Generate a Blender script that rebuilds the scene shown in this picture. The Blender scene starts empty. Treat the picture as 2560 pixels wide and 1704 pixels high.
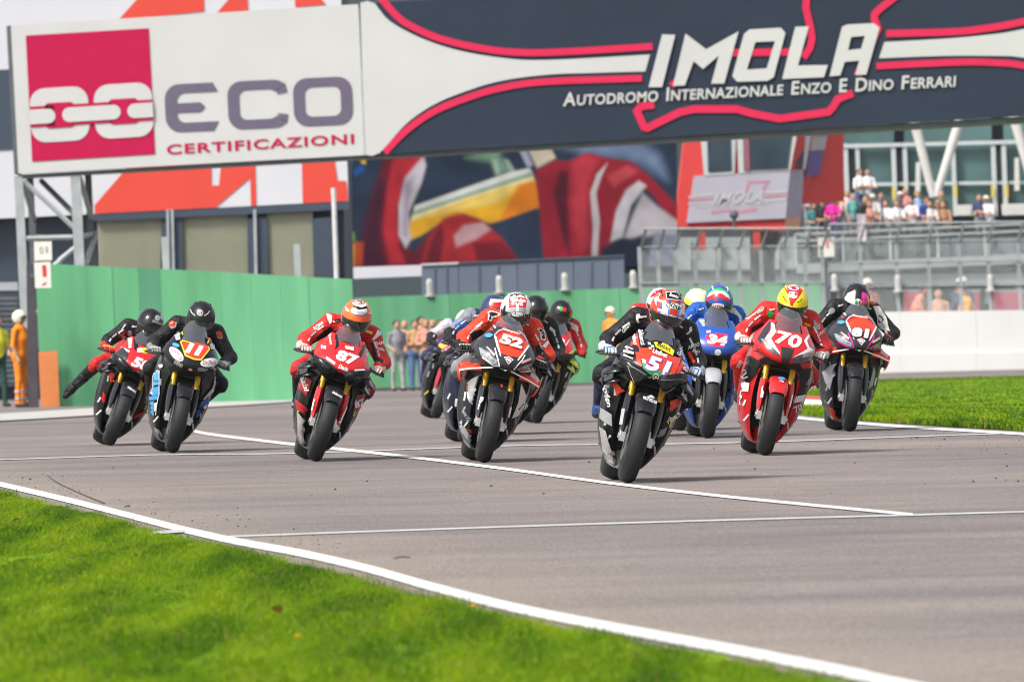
import bpy, bmesh, math, random, time
import numpy as np
from mathutils import Matrix, Vector, Euler
from mathutils.bvhtree import BVHTree

T0 = time.time()
rnd = random.Random(7)
nprng = np.random.default_rng(7)
sc = bpy.context.scene
C = sc.collection
R = math.radians

# ------------------------------------------------------------------ camera
FPX = 28444.0                      # focal length in photo pixels (400 mm on 36 mm, 2560 px wide)
CAM_H = 1.31
ROLL = 0.045
PITCH = math.atan(120.0 / FPX)
Fv = Vector((0, math.cos(PITCH), -math.sin(PITCH)))
R0 = Vector((1, 0, 0))
U0 = R0.cross(Fv)
Rv = math.cos(ROLL) * R0 - math.sin(ROLL) * U0
Uv = math.cos(ROLL) * U0 + math.sin(ROLL) * R0
CAMP = Vector((0, 0, CAM_H))
cam_data = bpy.data.cameras.new('camera')
cam = bpy.data.objects.new('camera', cam_data)
C.objects.link(cam)
m = Matrix((Rv, Uv, -Fv)).transposed().to_4x4()
m.translation = CAMP
cam.matrix_world = m
cam_data.sensor_width = 36
cam_data.lens = 400
cam_data.clip_start = 1
cam_data.clip_end = 6000
cam_data.dof.use_dof = True
cam_data.dof.focus_distance = 83
cam_data.dof.aperture_fstop = 11
sc.camera = cam

# ------------------------------------------------------------------ sky, sun, exposure
SUN_EL, SUN_AZ = R(50), R(-135)      # azimuth measured from +Y towards +X: left of the camera, slightly behind it
w = bpy.data.worlds.new('World')
sc.world = w
w.use_nodes = True
nt = w.node_tree
bg = nt.nodes['Background']
sky = nt.nodes.new('ShaderNodeTexSky')
sky.sky_type = 'NISHITA'
sky.sun_disc = False
sky.sun_elevation = SUN_EL
sky.sun_rotation = SUN_AZ
sky.air_density = 1.0
sky.dust_density = 4.0
sky.ozone_density = 1.0
veil = nt.nodes.new('ShaderNodeHueSaturation')        # thin high cloud takes the blue out of the sky
veil.inputs['Saturation'].default_value = 0.35
nt.links.new(sky.outputs[0], veil.inputs['Color'])
nt.links.new(veil.outputs[0], bg.inputs[0])
bg.inputs[1].default_value = 0.145
sd = bpy.data.lights.new('sun', 'SUN')
sd.energy = 2.4
sd.angle = R(11)
sd.color = (1.0, 0.95, 0.87)
sun = bpy.data.objects.new('sun', sd)
C.objects.link(sun)
sdir = Vector((math.sin(SUN_AZ) * math.cos(SUN_EL), math.cos(SUN_AZ) * math.cos(SUN_EL), math.sin(SUN_EL)))
sun.rotation_euler = sdir.to_track_quat('Z', 'Y').to_euler()
vs = sc.view_settings
sc.display_settings.display_device = 'sRGB'
vs.view_transform = 'Standard'
vs.look = 'None'
vs.gamma = 1
vs.use_curve_mapping = False
vs.exposure = 0.62
sc.cycles.use_denoising = True
sc.cycles.filter_width = 0.95
sc.cycles.max_bounces = 6
sc.cycles.diffuse_bounces = 3
sc.cycles.glossy_bounces = 3
sc.cycles.transparent_max_bounces = 24
sc.cycles.caustics_reflective = False
sc.cycles.caustics_refractive = False

# ------------------------------------------------------------------ where a point of the photo lies in the place
KX = 0.0205                         # cross fall of the track
def soft(v, k):
    v = v / k
    return k * (v if v > 30 else math.log1p(math.exp(v)))
def gz(x, y):
    d = 0.0055 * (soft(y - 106, 6) - soft(y - 282, 6))
    xc = max(-30.0, min(30.0, x))
    return -d - KX * xc
def ray(px, py):
    return Fv + Rv * ((px - 1280) / FPX) + Uv * ((852 - py) / FPX)
def W(px, py, D):
    d = ray(px, py)
    return CAMP + d * (D / d.y)
def G(px, py, dz=0.0):
    d = ray(px, py)
    lo, hi = 5.0, 900.0
    f = lambda D: CAMP.z + d.z * D / d.y - gz(d.x * D / d.y, D) - dz
    for _ in range(60):
        mid = (lo + hi) / 2
        if f(mid) > 0: lo = mid
        else: hi = mid
    D = (lo + hi) / 2
    return CAMP + d * (D / d.y)

# ------------------------------------------------------------------ materials
MATS = {}
def lin(c):
    return tuple((v / 12.92 if v <= 0.04045 else ((v + 0.055) / 1.055) ** 2.4) for v in c)
def mat(name, col, rough=0.5, metal=0.0, var=0.10, vscale=6.0, bump=0.0, bscale=60.0, spec=0.3, coat=0.0):
    if name in MATS: return MATS[name]
    mm = bpy.data.materials.new(name)
    mm.use_nodes = True
    n = mm.node_tree
    b = n.nodes['Principled BSDF']
    b.inputs['Roughness'].default_value = rough
    b.inputs['Metallic'].default_value = metal
    b.inputs['Specular IOR Level'].default_value = spec
    b.inputs['Coat Weight'].default_value = coat
    b.inputs['Coat Roughness'].default_value = 0.08
    b.inputs['Base Color'].default_value = (*col, 1)
    if var > 0:
        tc = n.nodes.new('ShaderNodeTexCoord')
        no = n.nodes.new('ShaderNodeTexNoise')
        no.inputs['Scale'].default_value = vscale
        no.inputs['Detail'].default_value = 5
        n.links.new(tc.outputs['Object'], no.inputs['Vector'])
        mp = n.nodes.new('ShaderNodeMapRange')
        mp.inputs[1].default_value = 0.3
        mp.inputs[2].default_value = 0.7
        mp.inputs[3].default_value = 1 - var
        mp.inputs[4].default_value = 1 + var
        n.links.new(no.outputs['Fac'], mp.inputs[0])
        mx = n.nodes.new('ShaderNodeVectorMath')
        mx.operation = 'SCALE'
        mx.inputs[0].default_value = col
        n.links.new(mp.outputs[0], mx.inputs['Scale'])
        n.links.new(mx.outputs[0], b.inputs['Base Color'])
        if bump > 0:
            nb = n.nodes.new('ShaderNodeTexNoise')
            nb.inputs['Scale'].default_value = bscale
            nb.inputs['Detail'].default_value = 5
            nb.inputs['Distortion'].default_value = 0.8
            n.links.new(tc.outputs['Object'], nb.inputs['Vector'])
            bu = n.nodes.new('ShaderNodeBump')
            bu.inputs['Strength'].default_value = bump
            bu.inputs['Distance'].default_value = 0.03
            n.links.new(nb.outputs['Fac'], bu.inputs['Height'])
            n.links.new(bu.outputs[0], b.inputs['Normal'])
    MATS[name] = mm
    return mm
def glass(name, tint, gloss=0.12, rough=0.02):
    if name in MATS: return MATS[name]
    mm = bpy.data.materials.new(name)
    mm.use_nodes = True
    n = mm.node_tree
    n.nodes.remove(n.nodes['Principled BSDF'])
    out = n.nodes['Material Output']
    tr = n.nodes.new('ShaderNodeBsdfTransparent')
    tr.inputs[0].default_value = (*tint, 1)
    gl = n.nodes.new('ShaderNodeBsdfGlossy')
    gl.inputs['Roughness'].default_value = rough
    fr = n.nodes.new('ShaderNodeLayerWeight')
    fr.inputs[0].default_value = 0.5
    pw_ = n.nodes.new('ShaderNodeMath'); pw_.operation = 'POWER'; pw_.inputs[1].default_value = 4.0
    n.links.new(fr.outputs['Facing'], pw_.inputs[0])
    ad = n.nodes.new('ShaderNodeMath'); ad.operation = 'MULTIPLY_ADD'
    ad.inputs[1].default_value = 0.6; ad.inputs[2].default_value = gloss
    mi = n.nodes.new('ShaderNodeMixShader')
    n.links.new(pw_.outputs[0], ad.inputs[0])
    n.links.new(ad.outputs[0], mi.inputs[0])
    n.links.new(tr.outputs[0], mi.inputs[1])
    n.links.new(gl.outputs[0], mi.inputs[2])
    n.links.new(mi.outputs[0], out.inputs[0])
    MATS[name] = mm
    return mm
def rgb(r, g, b):                   # an sRGB colour as seen on a surface in plain light -> base colour
    return lin((r / 255, g / 255, b / 255))
def pm(name, c, **k):               # glossy motorcycle paint
    d = dict(rough=0.3, coat=0.25, var=0.05, vscale=14, spec=0.45)
    d.update(k)
    return mat('paint ' + name, c, **d)
def fab(name, c, **k):              # leather and cloth
    d = dict(rough=0.5, var=0.12, vscale=25, bump=1.0, bscale=15, spec=0.28)
    d.update(k)
    return mat('leather ' + name, c, **d)

# ------------------------------------------------------------------ mesh builder
class MB:
    def __init__(s):
        s.v = []; s.f = []; s.m = []
    def add(s, vs_, fs_, mi=0):
        o = len(s.v)
        s.v.extend([tuple(p) for p in vs_])
        for f in fs_:
            s.f.append(tuple(i + o for i in f)); s.m.append(mi)
        return s
    def box(s, c, d, rot=None, mi=0, ch=0.0):
        hx, hy, hz = d[0] / 2, d[1] / 2, d[2] / 2
        P = [Vector((sx * hx, sy * hy, sz * hz)) for sz in (-1, 1) for sy in (-1, 1) for sx in (-1, 1)]
        if rot is not None:
            P = [rot @ p for p in P]
        P = [p + Vector(c) for p in P]
        return s.add(P, [(0, 2, 3, 1), (4, 5, 7, 6), (0, 1, 5, 4), (2, 6, 7, 3), (0, 4, 6, 2), (1, 3, 7, 5)], mi)
    def tube(s, pts, r, n=8, mi=0, cap=True, flat=1.0):
        pts = [Vector(p) for p in pts]
        k = len(pts)
        rs = list(r) if isinstance(r, (list, tuple)) else [r] * k
        V = []
        pu = None
        for i, p in enumerate(pts):
            t = (pts[min(i + 1, k - 1)] - pts[max(i - 1, 0)]).normalized()
            if pu is None:
                a = Vector((0, 0, 1)) if abs(t.z) < 0.9 else Vector((1, 0, 0))
                u = t.cross(a).normalized()
            else:
                u = (pu - t * pu.dot(t)).normalized()
            pu = u
            q = t.cross(u)
            for j in range(n):
                a = 2 * math.pi * j / n
                V.append(p + u * (math.cos(a) * rs[i]) + q * (math.sin(a) * rs[i] * flat))
        Fs = []
        for i in range(k - 1):
            for j in range(n):
                Fs.append((i * n + j, i * n + (j + 1) % n, (i + 1) * n + (j + 1) % n, (i + 1) * n + j))
        if cap:
            Fs.append(tuple(range(n))[::-1]); Fs.append(tuple((k - 1) * n + j for j in range(n)))
        return s.add(V, Fs, mi)
    def lathe_x(s, prof, c, n=40, mi=0):       # profile of (x, r) round the x axis through c, closed
        V = []
        k = len(prof)
        for j in range(n):
            a = 2 * math.pi * j / n
            for (x, r_) in prof:
                V.append((c[0] + x, c[1] + r_ * math.cos(a), c[2] + r_ * math.sin(a)))
        Fs = []
        for j in range(n):
            for i in range(k):
                i2 = (i + 1) % k
                Fs.append((j * k + i, j * k + i2, ((j + 1) % n) * k + i2, ((j + 1) % n) * k + i))
        return s.add(V, Fs, mi)
    def grid(s, P, mi=0, close_u=False):
        ni, nj = len(P), len(P[0])
        V = [p for row in P for p in row]
        Fs = []
        for i in range(ni if close_u else ni - 1):
            for j in range(nj - 1):
                i2 = (i + 1) % ni
                Fs.append((i * nj + j, i * nj + j + 1, i2 * nj + j + 1, i2 * nj + j))
        return s.add(V, Fs, mi)
    def ball(s, c, r, n=12, m_=8, mi=0):
        rr = r if isinstance(r, (tuple, list)) else (r, r, r)
        P = []
        for i in range(m_ + 1):
            th = math.pi * i / m_
            P.append([(c[0] + rr[0] * math.sin(th) * math.cos(2 * math.pi * j / n), c[1] + rr[1] * math.sin(th) * math.sin(2 * math.pi * j / n), c[2] + rr[2] * math.cos(th)) for j in range(n + 1)])
        return s.grid(P, mi)
    def prism(s, front, off, mi=0):            # polygon pushed along a vector
        k = len(front)
        A = [Vector(p) for p in front]
        B = [p + Vector(off) for p in A]
        Fs = [tuple(range(k)), tuple(range(2 * k - 1, k - 1, -1))]
        for i in range(k):
            j = (i + 1) % k
            Fs.append((i, i + k, j + k, j))
        return s.add(A + B, Fs, mi)
    def mesh(s, name, mats, smooth=None, merge=False):
        me = bpy.data.meshes.new(name)
        me.from_pydata(s.v, [], s.f)
        for mt in (mats if isinstance(mats, (list, tuple)) else [mats]):
            me.materials.append(mt)
        if any(s.m):
            me.polygons.foreach_set('material_index', s.m)
        finish(me, smooth, merge)
        return me
    def build(s, name, mats, parent=None, smooth=None, merge=False):
        return link(name, s.mesh(name, mats, smooth, merge), parent)
def finish(me, smooth=None, merge=False):
    bm = bmesh.new(); bm.from_mesh(me)
    if merge:
        bmesh.ops.remove_doubles(bm, verts=bm.verts, dist=1e-5)
    bmesh.ops.recalc_face_normals(bm, faces=bm.faces)
    bm.to_mesh(me); bm.free()
    if smooth is not None:
        me.polygons.foreach_set('use_smooth', [True] * len(me.polygons))
        me.set_sharp_from_angle(angle=R(smooth))
    me.update()
def link(name, me, parent=None):
    o = bpy.data.objects.new(name, me)
    C.objects.link(o)
    if parent is not None: o.parent = parent
    return o
def tag(o, label=None, cat=None, group=None, kind=None):
    if label: o['label'] = label
    if cat: o['category'] = cat
    if group: o['group'] = group
    if kind: o['kind'] = kind
    return o
def thing(name, label, cat, loc=(0, 0, 0), rot=(0, 0, 0), group=None):
    o = bpy.data.objects.new(name, None)
    C.objects.link(o)
    o.empty_display_size = 0.2
    o.location = loc; o.rotation_euler = rot
    return tag(o, label, cat, group)
def fast_mesh(name, V, tris_or_quads, mats, smooth=False):
    V = np.asarray(V, np.float32); Fq = np.asarray(tris_or_quads, np.int32)
    me = bpy.data.meshes.new(name)
    k = Fq.shape[1]
    me.vertices.add(len(V)); me.vertices.foreach_set('co', V.ravel())
    me.loops.add(Fq.size); me.loops.foreach_set('vertex_index', Fq.ravel())
    me.polygons.add(len(Fq))
    me.polygons.foreach_set('loop_start', np.arange(0, Fq.size, k, dtype=np.int32))
    me.polygons.foreach_set('loop_total', np.full(len(Fq), k, np.int32))
    if smooth: me.polygons.foreach_set('use_smooth', np.ones(len(Fq), bool))
    for mt in (mats if isinstance(mats, (list, tuple)) else [mats]): me.materials.append(mt)
    me.update(calc_edges=True)
    return me

# 2-D shapes -> (verts, faces); text uses Blender's built-in font
def text2d(body, bold=0.0, shear=0.0, spacing=1.0, res=3):
    c = bpy.data.curves.new('txt', 'FONT')
    c.body = body; c.offset = bold; c.shear = shear; c.resolution_u = res; c.space_character = spacing
    c.align_x = 'LEFT'
    o = bpy.data.objects.new('txt', c)
    me = o.to_mesh()
    V = [(v.co.x, v.co.y) for v in me.vertices]
    Fs = [tuple(p.vertices) for p in me.polygons]
    o.to_mesh_clear()
    bpy.data.objects.remove(o); bpy.data.curves.remove(c)
    xs = [p[0] for p in V]; ys = [p[1] for p in V]
    x0, x1, y0, y1 = min(xs), max(xs), min(ys), max(ys)
    V = [((x - x0) / (x1 - x0), (y - y0) / (y1 - y0)) for x, y in V]
    return V, Fs, (x1 - x0) / (y1 - y0)
def arc(cx, cy, r, a0, a1, n=8, ry=None):
    ry = r if ry is None else ry
    return [(cx + r * math.cos(R(a0 + (a1 - a0) * i / n)), cy + ry * math.sin(R(a0 + (a1 - a0) * i / n))) for i in range(n + 1)]
def ellipse(cx, cy, rx, ry, ang=0, n=20):
    ca, sa = math.cos(R(ang)), math.sin(R(ang))
    return [(cx + rx * math.cos(t) * ca - ry * math.sin(t) * sa, cy + rx * math.cos(t) * sa + ry * math.sin(t) * ca) for t in [2 * math.pi * i / n for i in range(n)]]
def stroke(pts, wdt, closed=False):
    k = len(pts); L = []; Rr = []
    for i in range(k):
        a = pts[(i - 1) % k] if (closed or i > 0) else None
        b = pts[(i + 1) % k] if (closed or i < k - 1) else None
        p = pts[i]
        d1 = Vector((p[0] - a[0], p[1] - a[1])).normalized() if a else None
        d2 = Vector((b[0] - p[0], b[1] - p[1])).normalized() if b else None
        d1 = d1 or d2; d2 = d2 or d1
        n1 = Vector((-d1.y, d1.x)); n2 = Vector((-d2.y, d2.x))
        n = (n1 + n2)
        n = n.normalized() if n.length > 1e-6 else n1
        sc_ = min(2.0, 1 / max(0.3, n.dot(n1)))
        L.append((p[0] + n.x * wdt / 2 * sc_, p[1] + n.y * wdt / 2 * sc_))
        Rr.append((p[0] - n.x * wdt / 2 * sc_, p[1] - n.y * wdt / 2 * sc_))
    V = L + Rr
    Fs = [(i, (i + 1) % k, k + (i + 1) % k, k + i) for i in range(k if closed else k - 1)]
    return V, Fs
def smooth_line(pts, n=6):
    out = []
    k = len(pts)
    for i in range(k - 1):
        p0 = pts[max(i - 1, 0)]; p1 = pts[i]; p2 = pts[i + 1]; p3 = pts[min(i + 2, k - 1)]
        for j in range(n):
            t = j / n
            out.append(tuple(0.5 * (2 * p1[d] + (p2[d] - p0[d]) * t + (2 * p0[d] - 5 * p1[d] + 4 * p2[d] - p3[d]) * t * t + (3 * p1[d] - p0[d] - 3 * p2[d] + p3[d]) * t ** 3) for d in range(len(p1))))
    out.append(tuple(pts[-1]))
    return out

# ------------------------------------------------------------------ bodies: one smooth surface from a union of tapered limbs
def sdf_union(P, prims):
    d = None; best = None; idx = None
    for i, (a, b, ra, rb, k, mi) in enumerate(prims):
        a = np.array(a, np.float32); b = np.array(b, np.float32)
        ab = b - a
        L2 = float(ab @ ab)
        t = np.clip(((P - a) @ ab) / L2, 0, 1) if L2 > 1e-9 else np.zeros(P.shape[:-1], np.float32)
        q = P - a - t[..., None] * ab
        di = np.sqrt((q * q).sum(-1)) - (ra + (rb - ra) * t)
        if d is None:
            d = di; best = di.copy(); idx = np.full(di.shape, mi, np.int32)
        else:
            h = np.clip(0.5 + 0.5 * (d - di) / k, 0, 1)
            d = d * (1 - h) + di * h - k * h * (1 - h)
            mk = di < best
            best = np.where(mk, di, best); idx = np.where(mk, mi, idx)
    return d, idx
def surface_nets(F, o, h):
    s = F < 0
    nx, ny, nz = F.shape
    cs = np.zeros((nx - 1, ny - 1, nz - 1), np.int32)
    cen = np.zeros((nx - 1, ny - 1, nz - 1, 3), np.float32); cnt = np.zeros((nx - 1, ny - 1, nz - 1), np.float32)
    def sl(dx, dy, dz): return F[dx:nx - 1 + dx, dy:ny - 1 + dy, dz:nz - 1 + dz]
    corners = [(0, 0, 0), (1, 0, 0), (0, 1, 0), (1, 1, 0), (0, 0, 1), (1, 0, 1), (0, 1, 1), (1, 1, 1)]
    for a in range(8):
        for b in range(a + 1, 8):
            df = [abs(corners[a][i] - corners[b][i]) for i in range(3)]
            if sum(df) != 1: continue
            fa = sl(*corners[a]); fb = sl(*corners[b])
            cr = (fa < 0) != (fb < 0)
            t = np.where(cr, fa / np.where(cr, fa - fb, 1), 0)
            for i in range(3):
                cen[..., i] += np.where(cr, corners[a][i] + t * (corners[b][i] - corners[a][i]), 0)
            cnt += cr
    act = cnt > 0
    ids = np.full(act.shape, -1, np.int64)
    ids[act] = np.arange(act.sum())
    ii = np.argwhere(act)
    V = (ii + cen[act] / cnt[act][:, None]) * h + np.array(o)
    Q = []
    for ax in range(3):
        b_, c_ = (ax + 1) % 3, (ax + 2) % 3
        s0 = np.take(s, range(F.shape[ax] - 1), ax); s1 = np.take(s, range(1, F.shape[ax]), ax)
        e = np.argwhere(s0 != s1)
        e = e[(e[:, b_] > 0) & (e[:, c_] > 0) & (e[:, b_] < F.shape[b_] - 1) & (e[:, c_] < F.shape[c_] - 1)]
        if not len(e): continue
        def cid(db, dc):
            q = e.copy(); q[:, b_] += db; q[:, c_] += dc
            return ids[q[:, 0], q[:, 1], q[:, 2]]
        quad = np.stack([cid(-1, -1), cid(0, -1), cid(0, 0), cid(-1, 0)], 1)
        flip = ~s0[e[:, 0], e[:, 1], e[:, 2]]
        quad[flip] = quad[flip][:, ::-1]
        Q.append(quad)
    Q = np.concatenate(Q)
    return V, Q[(Q >= 0).all(1)]
def body_mesh(name, prims, mats, h=0.015, relax=2):
    pts = np.array([p for q in prims for p in (q[0], q[1])]); rad = max(max(q[2], q[3]) for q in prims) + 2.5 * h
    lo = pts.min(0) - rad; hi = pts.max(0) + rad
    n = np.ceil((hi - lo) / h).astype(int) + 1
    g = np.stack(np.meshgrid(*[lo[i] + h * np.arange(n[i]) for i in range(3)], indexing='ij'), -1).astype(np.float32)
    F, _ = sdf_union(g, prims)
    V, Q = surface_nets(F, lo, h)
    if relax:
        A = np.concatenate([Q[:, [i, (i + 1) % 4]] for i in range(4)])
        for _ in range(relax):
            sm = np.zeros_like(V); ct = np.zeros(len(V))
            np.add.at(sm, A[:, 0], V[A[:, 1]]); np.add.at(ct, A[:, 0], 1)
            np.add.at(sm, A[:, 1], V[A[:, 0]]); np.add.at(ct, A[:, 1], 1)
            V = 0.5 * V + 0.5 * sm / np.maximum(ct, 1)[:, None]
    cen = V[Q].mean(1).astype(np.float32)
    _, mi = sdf_union(cen, prims)
    me = fast_mesh(name, V, Q, mats, smooth=True)
    me.polygons.foreach_set('material_index', mi.astype(np.int32))
    return me
# ================================================================== GROUND
def mat_asphalt():
    mm = mat('asphalt', (0.2, 0.185, 0.18), rough=0.85, var=0)
    n = mm.node_tree; b = n.nodes['Principled BSDF']
    b.inputs['Specular IOR Level'].default_value = 0.35
    tc = n.nodes.new('ShaderNodeTexCoord')
    def noise(scale, det, mapsc=None, rot=0, ro=0.55):
        no = n.nodes.new('ShaderNodeTexNoise'); no.inputs['Scale'].default_value = scale; no.inputs['Detail'].default_value = det
        no.inputs['Roughness'].default_value = ro
        mp = n.nodes.new('ShaderNodeMapping'); mp.inputs['Scale'].default_value = mapsc or (1, 1, 1); mp.inputs['Rotation'].default_value = (0, 0, rot)
        n.links.new(tc.outputs['Object'], mp.inputs[0]); n.links.new(mp.outputs[0], no.inputs[0])
        return no.outputs['Fac']
    def ramp(src, p0, c0, p1, c1):
        r = n.nodes.new('ShaderNodeValToRGB')
        r.color_ramp.elements[0].position = p0; r.color_ramp.elements[0].color = (*c0, 1)
        r.color_ramp.elements[1].position = p1; r.color_ramp.elements[1].color = (*c1, 1)
        n.links.new(src, r.inputs[0]); return r.outputs[0]
    def mul(a, b_):
        x = n.nodes.new('ShaderNodeMix'); x.data_type = 'RGBA'; x.blend_type = 'MULTIPLY'; x.inputs[0].default_value = 1
        n.links.new(a, x.inputs[6]); n.links.new(b_, x.inputs[7]); return x.outputs[2]
    base = ramp(noise(0.10, 3, (1.2, 0.5, 1), R(8)), 0.35, (0.152, 0.137, 0.134), 0.65, (0.215, 0.184, 0.165))
    strk = ramp(noise(0.9, 7, (0.42, 0.55, 1), R(12), 0.66), 0.30, (0.74, 0.75, 0.79), 0.70, (1.18, 1.15, 1.11))
    mid = ramp(noise(2.2, 6, (0.8, 1.0, 1), R(-8), 0.7), 0.3, (0.90, 0.90, 0.91), 0.7, (1.08, 1.08, 1.07))
    band = ramp(noise(0.30, 4, (0.45, 1.5, 1), R(-7), 0.6), 0.38, (0.89, 0.885, 0.91), 0.60, (1.08, 1.065, 1.05))
    fine = ramp(noise(70, 3, (1, 0.045, 1), 0, 0.8), 0.30, (0.74, 0.74, 0.75), 0.70, (1.24, 1.23, 1.22))
    col = mul(mul(mul(base, strk), mid), fine)
    at = n.nodes.new('ShaderNodeAttribute'); at.attribute_name = 'dust'
    dm = n.nodes.new('ShaderNodeMath'); dm.operation = 'MULTIPLY'; dm.inputs[1].default_value = 0.62
    n.links.new(at.outputs['Fac'], dm.inputs[0])
    dx = n.nodes.new('ShaderNodeMix'); dx.data_type = 'RGBA'; dx.inputs[7].default_value = (0.262, 0.218, 0.176, 1)
    n.links.new(dm.outputs[0], dx.inputs[0]); n.links.new(mul(mul(mul(base, strk), mid), band), dx.inputs[6])
    col = mul(dx.outputs[2], fine)
    n.links.new(col, b.inputs['Base Color'])
    bu = n.nodes.new('ShaderNodeBump'); bu.inputs['Strength'].default_value = 0.35; bu.inputs['Distance'].default_value = 0.006
    n.links.new(noise(70, 4), bu.inputs['Height']); n.links.new(bu.outputs[0], b.inputs['Normal'])
    return mm
def mat_lawn(name, c0, c1, c2):
    mm = mat(name, c1, rough=0.85, var=0)
    n = mm.node_tree; b = n.nodes['Principled BSDF']
    b.inputs['Specular IOR Level'].default_value = 0.05
    tc = n.nodes.new('ShaderNodeTexCoord')
    def noise(s, d, sc_=(1, 1, 1)):
        no = n.nodes.new('ShaderNodeTexNoise'); no.inputs['Scale'].default_value = s; no.inputs['Detail'].default_value = d
        mp = n.nodes.new('ShaderNodeMapping'); mp.inputs['Scale'].default_value = sc_
        n.links.new(tc.outputs['Object'], mp.inputs[0]); n.links.new(mp.outputs[0], no.inputs[0]); return no.outputs['Fac']
    mixn = n.nodes.new('ShaderNodeMath'); mixn.operation = 'ADD'
    m2 = n.nodes.new('ShaderNodeMath'); m2.operation = 'MULTIPLY'; m2.inputs[1].default_value = 0.5
    n.links.new(noise(1.6, 4, (1, 0.07, 1)), mixn.inputs[0]); n.links.new(noise(14, 4, (1, 0.10, 1)), mixn.inputs[1]); n.links.new(mixn.outputs[0], m2.inputs[0])
    r = n.nodes.new('ShaderNodeValToRGB'); e = r.color_ramp.elements
    e[0].position = 0.36; e[0].color = (*c0, 1); e[1].position = 0.66; e[1].color = (*c2, 1)
    q = e.new(0.5); q.color = (*c1, 1)
    n.links.new(m2.outputs[0], r.inputs[0]); n.links.new(r.outputs[0], b.inputs['Base Color'])
    return mm
M_ASPH = mat_asphalt()
M_LAWN = mat_lawn('lawn', (0.10, 0.19, 0.008), (0.16, 0.27, 0.010), (0.22, 0.32, 0.012))
M_LINE = mat('white road paint', (0.60, 0.60, 0.585), rough=0.7, var=0.2, vscale=10)
M_OLDLINE = mat('worn road paint', (0.43, 0.43, 0.43), rough=0.7, var=0.25, vscale=4)
M_DIRT = mat('dusty verge', (0.22, 0.185, 0.155), rough=0.95, var=0.22, vscale=8, bump=0.5, bscale=40)

def sheet(name, rows, mt, kind='structure'):
    mb = MB(); mb.grid(rows)
    o = mb.build(name, mt, None, smooth=60); tag(o, kind=kind); return o
xs = sorted(set([-390, -240, -120, -60] + list(np.linspace(-32, 32, 17)) + [60, 120, 240, 390]))
ys = sorted(set([-380, -200, -60, 0, 20] + list(range(30, 110, 10)) + list(range(104, 320, 8)) + [340, 400, 600, 780]))
sheet('ground', [[(x, y, gz(x, y) - 0.012) for x in xs] for y in ys], mat('far ground', (0.16, 0.155, 0.145), rough=0.95))
TRK = sheet('race_track', [[(x, y, gz(x, y)) for x in sorted(list(np.linspace(-34, -12, 8)) + list(np.linspace(-11.5, 8, 90)) + list(np.linspace(9, 34, 8)))] for y in list(range(20, 104, 2)) + list(range(104, 341, 6))], M_ASPH)

LINE_L = [(-260, 1148), (-120, 1180), (0, 1209), (163, 1247), (326, 1288), (462, 1323), (598, 1353), (761, 1383), (924, 1421), (1087, 1467), (1280, 1516), (1497, 1560), (1715, 1600), (1932, 1641), (2149, 1685), (2231, 1704), (2700, 1800), (3600, 1990)]
EDGE_L = [(-260, 1166), (-120, 1200), (0, 1231), (81, 1255), (217, 1288), (380, 1329), (489, 1353), (598, 1377), (761, 1421), (924, 1462), (1087, 1502), (1280, 1549), (1443, 1580), (1715, 1632), (1932, 1679), (2095, 1706), (2600, 1810), (3500, 2010)]
def halfw(y):                       # seen half thickness of the edge line
    return 6.0 + max(0, y - 1200) * 0.017
def line_strip(pts, hw, mt, name, dz, kind='structure', n=4):
    P = smooth_line(pts, n)
    up = [G(x, y - (hw(y) if callable(hw) else hw), dz) for x, y in P]
    dn = [G(x, y + (hw(y) if callable(hw) else hw), dz) for x, y in P]
    return sheet(name, [up, dn], mt, kind)
E = smooth_line(EDGE_L, 4); Lc = smooth_line(LINE_L, 4)
eg = [G(x, y) for x, y in E]; lc = [G(x, y) for x, y in Lc]
ey = np.array([p.y for p in eg][::-1]); ex = np.array([p.x for p in eg][::-1])
def edge_x(y):
    if y > ey[-1]: return float(ex[-1] + (y - ey[-1]) * (ex[-1] - ex[-9]) / (ey[-1] - ey[-9]))
    return float(np.interp(y, ey, ex))
da = TRK.data.color_attributes.new('dust', 'FLOAT_COLOR', 'POINT')
ly = np.array([p.y for p in lc][::-1]); lx = np.array([p.x for p in lc][::-1])
dv = []
for v in TRK.data.vertices:
    d_ = v.co.x - float(np.interp(v.co.y, ly, lx)) if v.co.y < 110 else 9.0
    q = math.exp(-(max(0, d_) / 0.75)) if d_ > -1 else 1.0
    dv += [q, q, q, 1.0]
da.data.foreach_set('color', np.array(dv, np.float32))
verge_rows = []
for y in np.linspace(24, 108, 60):
    e = edge_x(y)
    l_ = float(np.interp(y, ly, lx)); verge_rows.append([(q, y, gz(q, y) + 0.003) for q in np.linspace(e - 0.3, l_, 7)])
sheet('dusty_verge', verge_rows, M_DIRT)
line_strip(LINE_L, halfw, M_LINE, 'edge_line', 0.009)
rows = []
for y in np.linspace(24, 108, 57):
    e = edge_x(y) + 0.05 * math.sin(y * 1.9) + 0.03 * math.sin(y * 5.3)
    rows.append([(e - d, y, gz(e - d, y) + 0.006 + 0.02 * min(1, d)) for d in (0, 0.3, 1, 2, 4, 8, 16, 30, 55)])
sheet('lawn_soil', rows, M_LAWN)
line_strip([(462, 1060), (470, 1068), (483, 1076), (543, 1087), (744, 1111), (815, 1118), (1032, 1142), (1280, 1173), (1514, 1205), (1769, 1235), (1986, 1257), (2282, 1285)], 3.4, M_LINE, 'inner_line', 0.006)
line_strip([(572, 1340), (652, 1337), (1280, 1315), (1800, 1299), (2280, 1286), (2700, 1274), (3000, 1266)], 2.0, M_OLDLINE, 'grid_line', 0.004)
line_strip([(376, 1331), (462, 1325)], 3.6, M_OLDLINE, 'line_stub', 0.012)
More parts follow.
